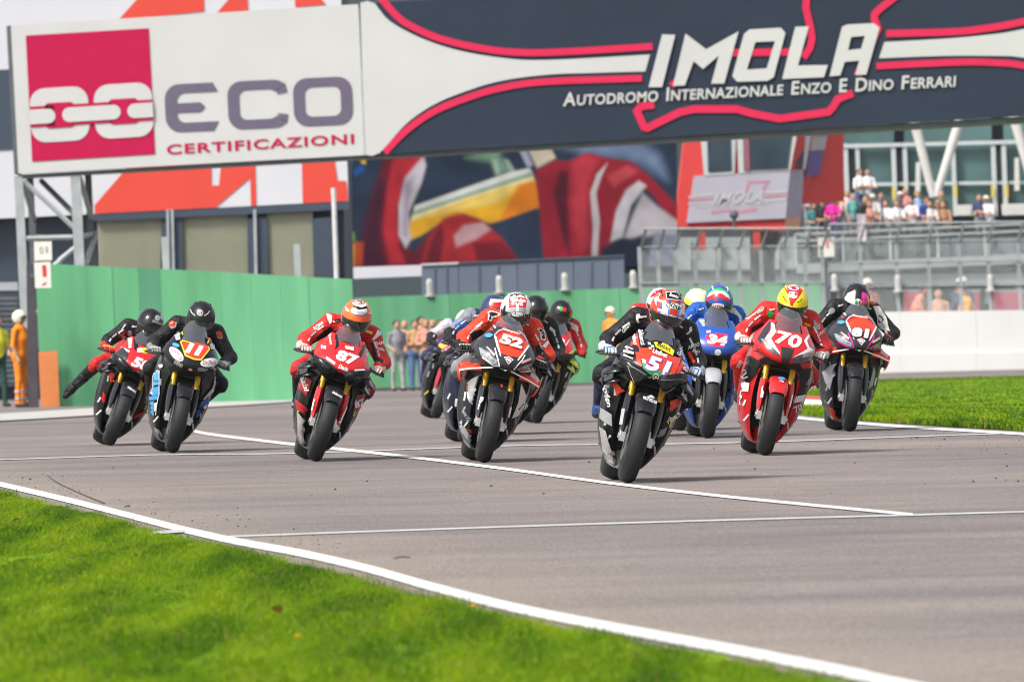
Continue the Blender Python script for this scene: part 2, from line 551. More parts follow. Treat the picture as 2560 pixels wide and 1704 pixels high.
line_strip([(-200, 1153), (0, 1148), (380, 1136), (744, 1132), (1280, 1113), (1660, 1109), (1959, 1102), (2258, 1091), (2500, 1083)], 1.2, M_OLDLINE, 'far_grid_line', 0.005)
line_strip([(1940, 1035), (2019, 1046), (2149, 1057), (2312, 1069), (2560, 1084), (3300, 1130)], 3.2, M_LINE, 'right_edge_line', 0.006)
M_SKID = mat('tyre rubber mark', (0.075, 0.07, 0.07), rough=0.8, var=0.3, vscale=9)
for pts in ([(118, 1186), (140, 1203), (190, 1227), (250, 1252), (262, 1256)], [(983, 1393), (1003, 1389), (1024, 1391)], [(310, 1264), (325, 1262)]):
    line_strip(pts, 1.0, M_SKID, 'skid_mark', 0.006)
line_strip([(-60, 1046), (0, 1042), (120, 1035), (330, 1022), (480, 1010), (620, 1002), (760, 992)], 9, mat('pale concrete gutter', (0.40, 0.39, 0.37), rough=0.9, var=0.15, vscale=1.2), 'gutter', 0.02)

# right-hand lawn with its kerb
bx = [1968, 2019, 2149, 2312, 2560, 3300]; by = [1031, 1039, 1051, 1063, 1078, 1124]
tx = [1968, 2060, 2198, 2560, 3300]; ty = [1006, 968, 952, 943, 930]
rows = []
for px in np.linspace(1968, 3300, 40):
    a = G(px, float(np.interp(px, bx, by))); b_ = G(px, float(np.interp(px, tx, ty)))
    rows.append([(a.x + (b_.x - a.x) * t, a.y + (b_.y - a.y) * t, gz(a.x + (b_.x - a.x) * t, a.y + (b_.y - a.y) * t) + 0.01 + 0.03 * min(1, 8 * t * (1 - t))) for t in np.linspace(0, 1, 24)])
RIGHT_ROWS = rows
M_LAWN2 = mat_lawn('far lawn', (0.07, 0.15, 0.010), (0.13, 0.23, 0.012), (0.20, 0.30, 0.018))
sheet('right_lawn', rows, M_LAWN2)
M_KR = mat('kerb red', (0.42, 0.07, 0.06), rough=0.7); M_KW = mat('kerb white', (0.68, 0.67, 0.64), rough=0.7)
kerb = thing('kerb', 'red and white track kerb at the tip of the right-hand lawn', 'kerb', G(2018, 1012))
kl = Vector(kerb.location)
for (x0, y0, x1, y1, mt) in ((1962, 1003, 2062, 1007, M_KR), (1962, 1012, 2062, 1018, M_KW)):
    a = [G(x0, y0 - 4), G(x1, y1 - 4), G(x1, y1 + 6), G(x0, y0 + 6)]
    MB().prism([Vector((p.x, p.y, p.z + 0.07)) - kl for p in a], (0, 0, -0.09)).build('kerb_block', mt, kerb)

# grass blades: nobody could count them
def blades(name, pts_xy, hts, mt, wid):
    n = len(pts_xy)
    a = nprng.uniform(0, 2 * math.pi, n); lean = nprng.uniform(0.1, 0.75, n); la = nprng.uniform(0, 2 * math.pi, n)
    z0 = np.array([gz(x, y) + 0.004 for x, y in pts_xy])
    base = np.column_stack([pts_xy, z0])
    u = np.column_stack([np.cos(a), np.sin(a), np.zeros(n)]) * (wid * hts[:, None] / 0.04)
    bend = np.column_stack([np.cos(la), np.sin(la), np.zeros(n)]) * (lean * hts)[:, None]
    up = np.array([0, 0, 1.0])
    v0 = base - u; v1 = base + u
    mid = base + up * (hts * 0.55)[:, None] + bend * 0.3
    v2 = mid + u * 0.7; v3 = mid - u * 0.7
    tip = base + up * (hts * (1 - 0.25 * lean))[:, None] + bend
    V = np.stack([v0, v1, v2, v3, tip], 1).reshape(-1, 3)
    k = np.arange(n)[:, None] * 5
    T = np.concatenate([k + np.array([0, 1, 2]), k + np.array([0, 2, 3]), k + np.array([3, 2, 4])])
    me = fast_mesh(name, V, T, mt)
    att = me.color_attributes.new('tint', 'FLOAT_COLOR', 'POINT')
    t = nprng.uniform(0, 1, n); dry = (nprng.uniform(0, 1, n) < 0.06).astype(float)
    cl = np.stack([t, dry, np.zeros(n), np.ones(n)], 1)
    att.data.foreach_set('color', np.repeat(cl, 5, 0).astype(np.float32).ravel())
    return tag(link(name, me), kind='stuff')
def mat_blade():
    mm = mat('grass blade', (0.1, 0.2, 0.02), rough=0.5, var=0)
    n = mm.node_tree; b = n.nodes['Principled BSDF']; b.inputs['Specular IOR Level'].default_value = 0.08
    at = n.nodes.new('ShaderNodeAttribute'); at.attribute_name = 'tint'
    sp = n.nodes.new('ShaderNodeSeparateColor'); n.links.new(at.outputs['Color'], sp.inputs[0])
    tc = n.nodes.new('ShaderNodeTexCoord'); no = n.nodes.new('ShaderNodeTexNoise'); no.inputs['Scale'].default_value = 3.2; no.inputs['Detail'].default_value = 4
    mp = n.nodes.new('ShaderNodeMapping'); mp.inputs['Scale'].default_value = (1, 0.055, 1)
    n.links.new(tc.outputs['Object'], mp.inputs[0]); n.links.new(mp.outputs[0], no.inputs[0])
    ad = n.nodes.new('ShaderNodeMath'); ad.operation = 'MULTIPLY_ADD'; ad.inputs[1].default_value = 2.4; ad.inputs[2].default_value = -0.95
    n.links.new(no.outputs['Fac'], ad.inputs[0])
    a2 = n.nodes.new('ShaderNodeMath'); a2.operation = 'MULTIPLY_ADD'; a2.inputs[1].default_value = 0.45
    n.links.new(sp.outputs[0], a2.inputs[0]); n.links.new(ad.outputs[0], a2.inputs[2])
    r = n.nodes.new('ShaderNodeValToRGB'); e = r.color_ramp.elements
    e[0].position = 0.15; e[0].color = (0.062, 0.145, 0.006, 1); e[1].position = 0.95; e[1].color = (0.25, 0.35, 0.010, 1)
    q = e.new(0.5); q.color = (0.150, 0.27, 0.007, 1)
    n.links.new(a2.outputs[0], r.inputs[0])
    mx = n.nodes.new('ShaderNodeMix'); mx.data_type = 'RGBA'; mx.inputs[7].default_value = (0.26, 0.21, 0.07, 1)
    n.links.new(sp.outputs[1], mx.inputs[0]); n.links.new(r.outputs[0], mx.inputs[6])
    n.links.new(mx.outputs[2], b.inputs['Base Color'])
    out = n.nodes['Material Output']
    tl = n.nodes.new('ShaderNodeBsdfTranslucent'); n.links.new(mx.outputs[2], tl.inputs[0])
    ms = n.nodes.new('ShaderNodeMixShader'); ms.inputs[0].default_value = 0.4
    n.links.new(b.outputs[0], ms.inputs[1]); n.links.new(tl.outputs[0], ms.inputs[2]); n.links.new(ms.outputs[0], out.inputs[0])
    return mm
M_BLADE = mat_blade()
_NG = nprng.uniform(0, 1, (3, 160, 160))
def vnoise(x, y, sx, sy, k):
    u, v = np.asarray(x) / sx + 57.3 * k, np.asarray(y) / sy + 11.7 * k
    i, j = np.floor(u).astype(int), np.floor(v).astype(int); fu, fv = u - i, v - j
    fu, fv = fu * fu * (3 - 2 * fu), fv * fv * (3 - 2 * fv)
    g = _NG[k]; n = 160
    return (g[i % n, j % n] * (1 - fu) + g[(i + 1) % n, j % n] * fu) * (1 - fv) + (g[i % n, (j + 1) % n] * (1 - fu) + g[(i + 1) % n, (j + 1) % n] * fu) * fv
def clump_h(x, y):
    return 0.45 + 0.75 * vnoise(x, y, .16, 1.6, 0) ** 1.5 + 0.45 * vnoise(x, y, .45, 4.0, 1) + 0.35 * (vnoise(x, y, .06, .5, 2) - .3)
N = 420000
y = nprng.uniform(35, 84, N * 2)
dep = nprng.uniform(0, 1, N * 2) ** 1.0
ed = np.array([edge_x(v) for v in np.linspace(30, 90, 241)])
exv = np.interp(y, np.linspace(30, 90, 241), ed)
left = -1280 / (FPX / y) - 0.35
x = exv + 0.06 * nprng.normal(size=N * 2) - dep * np.maximum(exv - left, 0.3)
wgt = np.maximum(exv - left, 0.3) / 3.3
keep = nprng.uniform(0, 1, N * 2) < np.clip(wgt * 1.4, 0, 1)
x, y, exv = x[keep][:N], y[keep][:N], exv[keep][:N]
h_ = np.clip(clump_h(x, y), 0.35, 1.6) * nprng.uniform(0.028, 0.055, len(x)) * np.clip((exv - x) / 0.5 + 0.35, 0.35, 1)
blades('grass', np.column_stack([x, y]), h_, M_BLADE, 0.0042)
RR = np.array(RIGHT_ROWS)
n2 = 60000
i = nprng.uniform(0, 24, n2); j = nprng.uniform(0, 1, n2) ** 1.6 * (RR.shape[1] - 1.01)
i0 = i.astype(int); j0 = j.astype(int)
P2 = RR[i0, j0] + (RR[i0 + 1, j0] - RR[i0, j0]) * (i - i0)[:, None] + (RR[i0, j0 + 1] - RR[i0, j0]) * (j - j0)[:, None]
blades('far_grass', P2[:, :2], nprng.uniform(0.03, 0.075, n2), M_BLADE, 0.010)

# small things in the grass and on the track
M_DAND = mat('dandelion yellow', (0.75, 0.55, 0.02), rough=0.6); M_STEM = mat('flower stem', (0.09, 0.16, 0.03), rough=0.6)
for q, (px, py, lb) in enumerate([(1187, 1565, 'yellow dandelion in the grass near the white edge line'), (747, 1645, 'yellow dandelion at the bottom edge of the lawn')]):
    p = G(px, py)
    d = thing('dandelion', lb, 'flower', p)
    MB().tube([(0, 0, 0), (0.004, 0, 0.05), (0, 0, 0.075)], 0.0016, 6).build('stem', M_STEM, d)
    hd = MB()
    for k in range(16):
        a = 2 * math.pi * k / 16
        ca, sa = math.cos(a), math.sin(a)
        for rr, zz in ((0.020, 0.080), (0.013, 0.088)):
            hd.add([(0, 0, 0.076), (rr * ca - 0.003 * sa, rr * sa + 0.003 * ca, zz), (rr * 1.1 * ca, rr * 1.1 * sa, zz + 0.001), (rr * ca + 0.003 * sa, rr * sa - 0.003 * ca, zz)], [(0, 1, 2, 3)])
    hd.build('petals', M_DAND, d)
M_LEAF = mat('dry leaf', (0.42, 0.19, 0.07), rough=0.7)
for (px, py, lb) in [(693, 1524, 'dry orange leaf lying in the middle of the lawn'), (41, 1299, 'dry brown leaf lying near the left end of the lawn')]:
    p = G(px, py, 0.05)
    lf = MB()
    for s in (-1, 1):
        lf.add([(0, -0.035, 0), (s * 0.02, -0.015, 0.008), (s * 0.024, 0.008, 0.010), (s * 0.012, 0.026, 0.006), (0, 0.04, 0)], [(0, 1, 2, 3, 4)])
    o = lf.build('fallen_leaf', M_LEAF); o.location = p; o.rotation_euler = (0.5, 0.2, 1.0 + px)
    tag(o, lb, 'leaf')
cr = MB()
def crumb(p, r_):
    a = rnd.random() * 6
    P = [(p.x + r_ * rnd.uniform(.7, 1.3) * math.cos(a + k * 1.57), p.y + 2 * r_ * rnd.uniform(.7, 1.3) * math.sin(a + k * 1.57), p.z) for k in range(4)]
    t = (p.x, p.y, p.z + r_ * rnd.uniform(0.6, 1.3))
    cr.add(P + [t], [(0, 1, 4), (1, 2, 4), (2, 3, 4), (3, 0, 4), (3, 2, 1, 0)])
for (px, py) in [(383, 1255), (57, 1195), (75, 1198), (55, 1209), (178, 1232), (283, 1169), (918, 1203), (838, 1224), (780, 1239), (594, 1270), (1228, 1215), (600, 1299), (567, 1299), (2292, 1095), (2360, 1082), (2361, 1099), (2467, 1125), (2517, 1166), (2489, 1196), (2545, 1204), (2313, 1209), (2434, 1204), (2515, 1200), (1869, 1153), (1887, 1172), (1784, 1122), (2138, 1157), (1473, 1156), (1360, 1234), (345, 1161), (2077, 1232)]:
    crumb(G(px, py), rnd.uniform(0.007, 0.014))
for k in range(150):
    px = rnd.uniform(20, 900); py = np.interp(px, [q[0] for q in LINE_L], [q[1] for q in LINE_L]) + rnd.gauss(-22, 22)
    crumb(G(px, py), rnd.uniform(0.003, 0.008))
for k in range(90):
    px = rnd.uniform(2060, 2560); py = np.interp(px, [2019, 2560], [1046, 1084]) + abs(rnd.gauss(0, 30)) + 6
    crumb(G(px, py), rnd.uniform(0.003, 0.008))
tag(cr.build('rubber_crumbs', mat('rubber crumb', (0.03, 0.03, 0.03), rough=0.8)), kind='stuff')
# ================================================================== BUILDINGS, BRIDGE, WALLS
def plate(name, pts, D, mt, parent=None, thick=0.06, off=0.0):
    mb = MB(); o = Vector(parent.location) if parent else Vector((0, 0, 0))
    while parent is not None and parent.parent is not None:
        parent_ = parent.parent; o = Vector(parent_.location); break
    mb.prism([W(x, y, D - off) - o for x, y in pts], (0, thick, 0))
    return mb.build(name, mt, parent)
def flat(name, shapes, D, mt, parent, root, off):
    """flat print: list of (verts2d, faces) or plain polygons in photo pixels, laid off metres in front of depth D"""
    mb = MB(); o = Vector(root.location)
    for s in shapes:
        if isinstance(s, tuple): V, Fs = s
        else: V, Fs = s, [tuple(range(len(s)))]
        mb.add([W(x, y, D - off) - o for x, y in V], Fs)
    me = mb.mesh(name, mt)
    bm = bmesh.new(); bm.from_mesh(me); bmesh.ops.triangulate(bm, faces=[f for f in bm.faces if len(f.verts) > 4])
    for f in bm.faces:
        if f.normal.y > 0: f.normal_flip()
    bm.to_mesh(me); bm.free()
    return link(name, me, parent)
def aff(V, c00, c10, c01):           # unit box -> photo pixels: bottom left, bottom right, top left
    return [(c00[0] + u * (c10[0] - c00[0]) + v * (c01[0] - c00[0]), c00[1] + u * (c10[1] - c00[1]) + v * (c01[1] - c00[1])) for u, v in V]
def beam(mb, a, b, w_, mi=0, n=4):
    mb.tube([a, b], w_, n, mi)
z1 = lambda L: [(x / 2.178, y / 2.178) for x, y in L]
z2 = lambda L: [(860 + x / 2.177, y / 2.177) for x, y in L]
z3 = lambda L: [(1500 + x / 2.2226, y / 2.2226) for x, y in L]
z4 = lambda L: [(1560 + x / 2.356, 300 + y / 2.356) for x, y in L]
zt = lambda L: [(1680 + x / 5.227, 320 + y / 5.227) for x, y in L]

M_BW = mat('banner white', (0.50, 0.505, 0.50), rough=0.6, var=0.04, vscale=0.8)
M_BN = mat('banner navy', (0.020, 0.030, 0.052), rough=0.75, spec=0.2, var=0.10, vscale=0.5)
M_BR = mat('banner red', (0.58, 0.018, 0.075), rough=0.75, spec=0.2, var=0.04)
M_CR = mat('emblem crimson', (0.42, 0.002, 0.055), rough=0.75, spec=0.2, var=0.05)
M_PUR = mat('lettering grey violet', (0.125, 0.105, 0.16), rough=0.75, spec=0.2, var=0.05)
M_STEEL = mat('galvanised steel', (0.32, 0.35, 0.36), rough=0.5, var=0.15, vscale=3)
M_DSTEEL = mat('dark steel', (0.10, 0.115, 0.13), rough=0.5, metal=0.2, var=0.15, vscale=3)

DB = 222.0
bridge = thing('footbridge', 'bridge across the track carrying the big white and navy advertising banner', 'bridge', W(120, 760, DB))
bl = Vector(bridge.location)
def plane_pt(px, py, D, dy=0.0): return W(px, py, D) + Vector((0, dy, 0)) - bl
eco = plate('banner_panel', [(27, 64), (895, 11), (912, 388), (46, 434)], DB, M_BW, bridge, 0.30, 0.05)
eco['label'] = 'white banner with the crimson chain emblem'
imo = plate('banner_panel', [(897, 10), (3000, -112), (3016, 262), (914, 388)], DB, M_BN, bridge, 0.30, 0.05)
imo['label'] = 'navy banner with white lettering and red lines'
plate('end_frame', [(16, 66), (26.5, 64), (45, 434), (36, 436)], DB, M_DSTEEL, bridge, 1.6)
plate('deck_beam', [(46, 437), (3016, 265), (3017, 282), (47, 445)], DB, M_DSTEEL, bridge, 1.8, -0.06)
# emblem
sq = z1([(175, 880), (845, 840), (140, 195)])
E_ = lambda V: aff(V, *sq)
def rrect(x0, y0, x1, y1, r, n=5, ry=None):
    ry = ry or r
    return arc(x1 - r, y1 - ry, r, 0, 90, n, ry) + arc(x0 + r, y1 - ry, r, 90, 180, n, ry) + arc(x0 + r, y0 + ry, r, 180, 270, n, ry) + arc(x1 - r, y0 + ry, r, 270, 360, n, ry)
flat('emblem', [E_([(0, 0), (1, 0), (1, 1), (0, 1)])], DB, M_CR, eco, bridge, 0.065)
links = [E_(rrect(0.005, 0.145, 0.48, 0.575, 0.12)), E_(rrect(0.525, 0.145, 1.0, 0.575, 0.12))]
flat('chain_link', links, DB, M_BW, eco, bridge, 0.08)
inner = [E_(rrect(0.125, 0.255, 0.36, 0.455, 0.03)), E_(rrect(0.645, 0.255, 0.88, 0.455, 0.03)), E_([(0.005, 0.27), (0.2, 0.27), (0.2, 0.435), (0.005, 0.435)]), E_([(0.34, 0.27), (0.66, 0.27), (0.66, 0.435), (0.34, 0.435)]), E_([(0.8, 0.27), (1, 0.27), (1, 0.435), (0.8, 0.435)])]
flat('chain_gap', inner, DB, M_CR, eco, bridge, 0.095)
pills = [E_([(0.0, 0.295)] + arc(0.15, 0.353, 0.058, -90, 90, 8) + [(0.0, 0.411)]), E_(arc(0.68, 0.353, 0.058, -90, 90, 8) + arc(0.32, 0.353, 0.058, 90, 270, 8)), E_([(1.0, 0.411)] + arc(0.85, 0.353, 0.058, 90, 270, 8) + [(1.0, 0.295)])]
flat('chain_pill', pills, DB, M_BW, eco, bridge, 0.11)
# big letters E C O
bx0 = z1([(905, 723), (1925, 676), (893, 462)])
Q = lambda V: aff(V, *bx0)
def ring(x0, y0, x1, y1, r, tx_, ty_, a_from, a_to):
    out = rrect(x0, y0, x1, y1, r, 5, r * 3.9); inn = rrect(x0 + tx_, y0 + ty_, x1 - tx_, y1 - ty_, r * 0.55, 5, r * 2.0)
    k = len(out)
    idx = list(range(a_from, a_to + 1))
    V = [out[i % k] for i in idx] + [inn[i % k] for i in idx]
    n_ = len(idx)
    return V, [(i, i + 1, n_ + i + 1, n_ + i) for i in range(n_ - 1)]
def qring(*a):
    V, Fs = ring(*a); return (Q(V), Fs)
letters = [qring(0.685, 0.0, 1.0, 1.0, 0.075, 0.062, 0.19, 0, 24),
           qring(0.335, 0.0, 0.66, 1.0, 0.075, 0.062, 0.19, 2, 21), Q([(0.60, 0.69), (0.60, 0.80), (0.645, 0.93), (0.655, 0.73)]), Q([(0.60, 0.19), (0.60, 0.30), (0.655, 0.27), (0.645, 0.08)]),
           qring(0.0, 0.0, 0.30, 1.0, 0.08, 0.065, 0.19, 6, 17), Q([(0.066, 0.4), (0.19, 0.4), (0.215, 0.5), (0.19, 0.6), (0.066, 0.6)]), Q([(0.081, 0.0), (0.255, 0.0), (0.285, 0.19), (0.11, 0.19)]), Q([(0.11, 0.81), (0.285, 0.81), (0.26, 1.0), (0.081, 1.0)])]
flat('lettering', letters, DB, M_PUR, eco, bridge, 0.065)
V, Fs, _ = text2d('CERTIFICAZIONI', 0.022, 0, 1.12)
flat('small_lettering', [(aff(V, *z1([(908, 843), (1928, 783), (906, 788)])), Fs)], DB, M_CR, eco, bridge, 0.065)
plate('panel_seam', z1([(1949, 40), (1955, 40), (1990, 838), (1983, 838)]), DB, M_STEEL, eco, 0.02, 0.07)
# white wedge and red lines
up = smooth_line(z2([(88, 16), (160, 12), (240, 110), (400, 200), (600, 270), (850, 315), (1100, 328), (1665, 298)]), 4)
lo = smooth_line(z2([(1640, 390), (1350, 398), (1100, 408), (850, 442), (650, 502), (480, 575), (330, 682), (190, 836), (112, 842)]), 4)
n_ = 40
def resample(P, k):
    P = np.array(P); L = np.r_[0, np.cumsum(np.hypot(*np.diff(P, axis=0).T))]
    t = np.linspace(0, L[-1], k); return list(zip(np.interp(t, L, P[:, 0]), np.interp(t, L, P[:, 1])))
A_ = resample(up, n_); B_ = resample(lo[::-1], n_)
flat('white_wedge', [(A_ + B_, [(i, i + 1, n_ + i + 1, n_ + i) for i in range(n_ - 1)])], DB, M_BW, imo, bridge, 0.065)
A_ = resample(smooth_line(z3([(1580, 235), (1900, 217), (2100, 200), (2356, 162), (2900, 20), (3300, -130)])), n_); B_ = resample(smooth_line(z3([(1550, 325), (1900, 312), (2200, 312), (2356, 322), (2800, 400), (3300, 560)])), n_)
flat('white_wedge', [(A_ + B_, [(i, i + 1, n_ + i + 1, n_ + i) for i in range(n_ - 1)])], DB, M_BW, imo, bridge, 0.065)
red = [stroke(smooth_line(z2([(200, -10), (300, 100), (400, 160), (520, 210), (700, 255), (900, 283), (1150, 285), (1680, 254)]), 5), 17.5),
       stroke(smooth_line(z2([(222, 830), (330, 718), (480, 612), (650, 540), (850, 480), (1100, 445), (1622, 427)]), 5), 17),
       stroke(smooth_line(z3([(1590, 188), (1950, 178), (2120, 162), (2356, 120), (2800, 0)]), 5), 18),
       stroke(smooth_line(z3([(1535, 368), (1800, 354), (2050, 345), (2200, 350), (2356, 366), (2800, 470)]), 5), 17),
       stroke(z3([(1152, -30), (1143, 40), (1168, 150), (1178, 215), (1165, 270), (1130, 322)]), 18), stroke(z3([(735, 294), (1080, 289)]), 18),
       stroke(z3([(1660, -30), (1560, 45), (1525, 80), (1525, 110), (1545, 160), (1430, 420)]), 18), stroke(z3([(440, 400), (520, 345), (395, 478)]), 16),
       stroke(z3([(302, 582), (225, 592), (205, 620), (245, 706), (262, 712), (440, 625), (520, 607), (760, 607), (850, 632), (1000, 660), (1270, 622), (1300, 588), (1320, 552), (1405, 518)]), 19)]
flat('red_line', red, DB, M_BR, imo, bridge, 0.08)
big = [z3([(345, 192), (418, 195), (345, 485), (270, 485)]), z3([(475, 188), (590, 275), (770, 175), (690, 465), (618, 465), (660, 310), (572, 385), (520, 340), (472, 475), (405, 478)]),
       z3([(1085, 150), (1160, 148), (1100, 365), (1265, 362), (1245, 430), (1012, 440)])]
def ringpoly(o_, i_):
    k = len(o_); return (o_ + i_, [(i, (i + 1) % k, k + (i + 1) % k, k + i) for i in range(k)])
big.append(ringpoly(z3([(830, 165), (1005, 155), (1030, 185), (965, 430), (930, 450), (762, 455), (735, 425), (800, 190)]), z3([(865, 235), (968, 230), (971, 235), (927, 378), (922, 381), (820, 388), (817, 384), (862, 240)])))
big.append((z3([(1345, 150), (1375, 137), (1520, 130), (1553, 155), (1480, 415), (1418, 418), (1440, 338), (1360, 345), (1335, 420), (1275, 425), (1395, 207), (1472, 200), (1450, 272), (1378, 280)]),
            [(0, 1, 10), (1, 2, 11, 10), (2, 3, 11), (3, 4, 5, 6), (3, 6, 12, 11), (6, 7, 13, 12), (7, 8, 9), (7, 9, 13), (9, 0, 10, 13)]))
flat('lettering', big, DB, M_BW, imo, bridge, 0.095)
sc_shapes = []
cur = 1407.0
for wd in 'AUTODROMO INTERNAZIONALE ENZO E DINO FERRARI'.split():
    first = True
    for part, hh in ((wd[0], 34), (wd[1:], 27)):
        if not part: continue
        V, Fs, asp = text2d(part, 0.022, 0.06, 1.05)
        wdt = asp * hh * 0.80
        sl = -0.050
        b0 = (cur, 266 + (cur - 1407) * sl); b1 = (cur + wdt, 266 + (cur + wdt - 1407) * sl)
        sc_shapes.append((b0, b1, hh, V, Fs)); cur += wdt + 3
    cur += 14
kx = (2393 - 1407) / (cur - 14 - 1407)
shp = []
for b0, b1, hh, V, Fs in sc_shapes:
    f = lambda p: (1407 + (p[0] - 1407) * kx, 266 + (p[0] - 1407) * kx * -0.050)
    q0, q1 = f(b0), f(b1)
    shp.append((aff(V, q0, q1, (q0[0] + hh * 0.02, q0[1] - hh)), Fs))
k_ = 0
for wd in 'AUTODROMO INTERNAZIONALE ENZO E DINO FERRARI'.split():
    n_p = 2 if len(wd) > 1 else 1
    flat('small_lettering', shp[k_:k_ + n_p], DB, M_BW, imo, bridge, 0.095); k_ += n_p
# lattice tower under the left end of the bridge
def tower(x_off, label):
    zt_ = lambda X, Y, D: W(X / 2.178 + x_off, Y / 2.178, D) - bl
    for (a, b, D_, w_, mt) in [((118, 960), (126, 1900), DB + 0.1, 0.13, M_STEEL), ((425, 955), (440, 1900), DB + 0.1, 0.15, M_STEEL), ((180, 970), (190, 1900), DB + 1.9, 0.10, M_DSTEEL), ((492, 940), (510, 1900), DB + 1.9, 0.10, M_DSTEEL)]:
        mb = MB(); p, q = zt_(*a, D_), zt_(*b, D_)
        mb.box((p + q) / 2, (w_ * 1.3, w_, (p - q).length), Matrix.Rotation(0, 3, 'X')); mb.build('post', mt, bridge)
    for (a, b, Da, Db) in [((130, 1298), (430, 1290), DB + .1, DB + .1), ((430, 1290), (505, 1275), DB + .1, DB + 1.9), ((185, 1290), (500, 1280), DB + 1.9, DB + 1.9), ((130, 985), (420, 1255), DB + .1, DB + .1), ((225, 985), (420, 1180), DB + 1.9, DB + .1),
                           ((320, 1420), (430, 1330), DB + .1, DB + .1), ((120, 1560), (330, 1420), DB + .1, DB + .1), ((435, 970), (500, 1190), DB + .1, DB + 1.9), ((125, 1000), (185, 1190), DB + .1, DB + 1.9), ((470, 1430), (525, 1270), DB + .1, DB + 1.9), ((130, 1700), (430, 1690), DB + .1, DB + .1)]:
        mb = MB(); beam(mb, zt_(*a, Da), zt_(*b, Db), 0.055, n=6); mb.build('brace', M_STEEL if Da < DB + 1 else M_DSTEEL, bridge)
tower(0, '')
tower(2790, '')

# ---------------------------------------------------------------- white building with red graphics, left
M_FW = mat('facade white', (0.54, 0.55, 0.59), rough=0.7, var=0.04, vscale=0.6)
M_FN = mat('facade navy', (0.040, 0.056, 0.084), rough=0.6, var=0.10, vscale=0.6)
M_FR = mat('facade red', (0.60, 0.055, 0.035), rough=0.6, var=0.05, vscale=0.8)
M_BLIND = mat('beige blind', (0.46, 0.43, 0.31), rough=0.8, var=0.06, vscale=1)
M_GLD = glass('dark window glass', (0.86, 0.88, 0.88), 0.04)
DL = 258.0
pav = thing('paddock_building', 'white building with a red graphic on its upper wall and three beige-blind windows', 'building', W(420, 1000, DL))
pl_ = Vector(pav.location)
def P_(name, L, mt, thick=0.3, off=0.0, parent=None, zz=z1): return plate(name, zz(L), DL, mt, parent or pav, thick, off)
main = MB()
back = [W(x, y, DL + 0.6) - pl_ for x, y in z1([(-3200, -420), (1842, -480), (1893, 2300), (-3140, 2300)])]
main.prism(back, (0, 14, 0)); main.build('wall', M_FN, pav)
fas = P_('upper_wall', [(-3200, -300), (1840, -440), (1898, 1095), (515, 1165), (-3150, 1340)], M_FW, 0.55, 0.0)
for q in ([(515, 1163), (515, 1118), (690, 915), (745, 870), (1150, 850), (1152, 1010), (1192, 1010), (1208, 850), (1388, 845), (1396, 1118), (1366, 1120), (1362, 968), (1172, 1130)], [(1642, 840), (1815, 832), (1838, 985), (1885, 985), (1896, 1094), (1648, 1108)], [(640, 115), (752, -10), (1110, -30), (1112, 62)], [(1170, 85), (1250, -10), (1348, -16), (1352, 80)], [(1603, -20), (1735, -20), (1775, 25), (1608, 40)]): flat('red_graphic', [z1(q)], DL, M_FR, fas, pav, 0.02)
P_('navy_band', [(-3190, 520), (60, 378), (92, 812), (-3160, 960)], M_FN, 0.1, 0.03)
P_('window_head', [(515, 1168), (1900, 1098), (1900, 1140), (515, 1205)], M_FN, 0.25, 0.03)
for (a, gl_) in (([(530, 1205), (880, 1188), (872, 1600), (548, 1610)], M_BLIND), ([(992, 1185), (1345, 1165), (1352, 1600), (1002, 1610)], M_BLIND), ([(1455, 1165), (1702, 1150), (1716, 1600), (1470, 1610)], M_BLIND)):
    wv = P_('window', a, gl_, 0.05, -0.14)
    if a[0][0] > 1400: wv['label'] = 'half shaded window'
    P_('pane', a, M_GLD, 0.02, -0.08, wv)
for (x0, x1, xo) in ((880, 992, 8), (1345, 1455, 12), (1700, 1830, 14)):
    P_('pier', [(x0, 1190), (x1, 1180), (x1 + xo, 1700), (x0 + xo, 1700)], M_FN, 0.4, -0.05)
for (x0, w_) in ((905, 14), (930, 14), (1378, 16)):
    P_('downpipe', [(x0, 1140), (x0 + w_, 1139), (x0 + w_ + 12, 1700), (x0 + 12, 1700)], M_STEEL, 0.1, 0.05)
lv = P_('shutter', [(-600, 1600), (95, 1590), (115, 2100), (-600, 2110)], M_DSTEEL, 0.1, 0.0)
for k in range(17):
    y_ = 1625 + k * 28
    P_('slat', [(-590, y_), (95 + k * 1.1, y_ - 9), (95 + k * 1.1, y_ + 7), (-590, y_ + 16)], M_DSTEEL, 0.05, 0.04, lv)
P_('shutter_box', [(-600, 1545), (95, 1535), (100, 1580), (-600, 1590)], M_STEEL, 0.2, 0.1)

pole = thing('flag_pole', 'tall white pole at the right corner of the white building', 'pole', W(850, 1000, 240))
o = Vector(pole.location)
MB().tube([W(834, 470, 240) - o, W(852, 1000, 240) - o], 0.055, 10).build('shaft', mat('pole white', (0.55, 0.56, 0.56), rough=0.5), pole)
MB().box((0, 0, 0.03), (0.3, 0.3, 0.06)).build('base_plate', M_STEEL, pole)

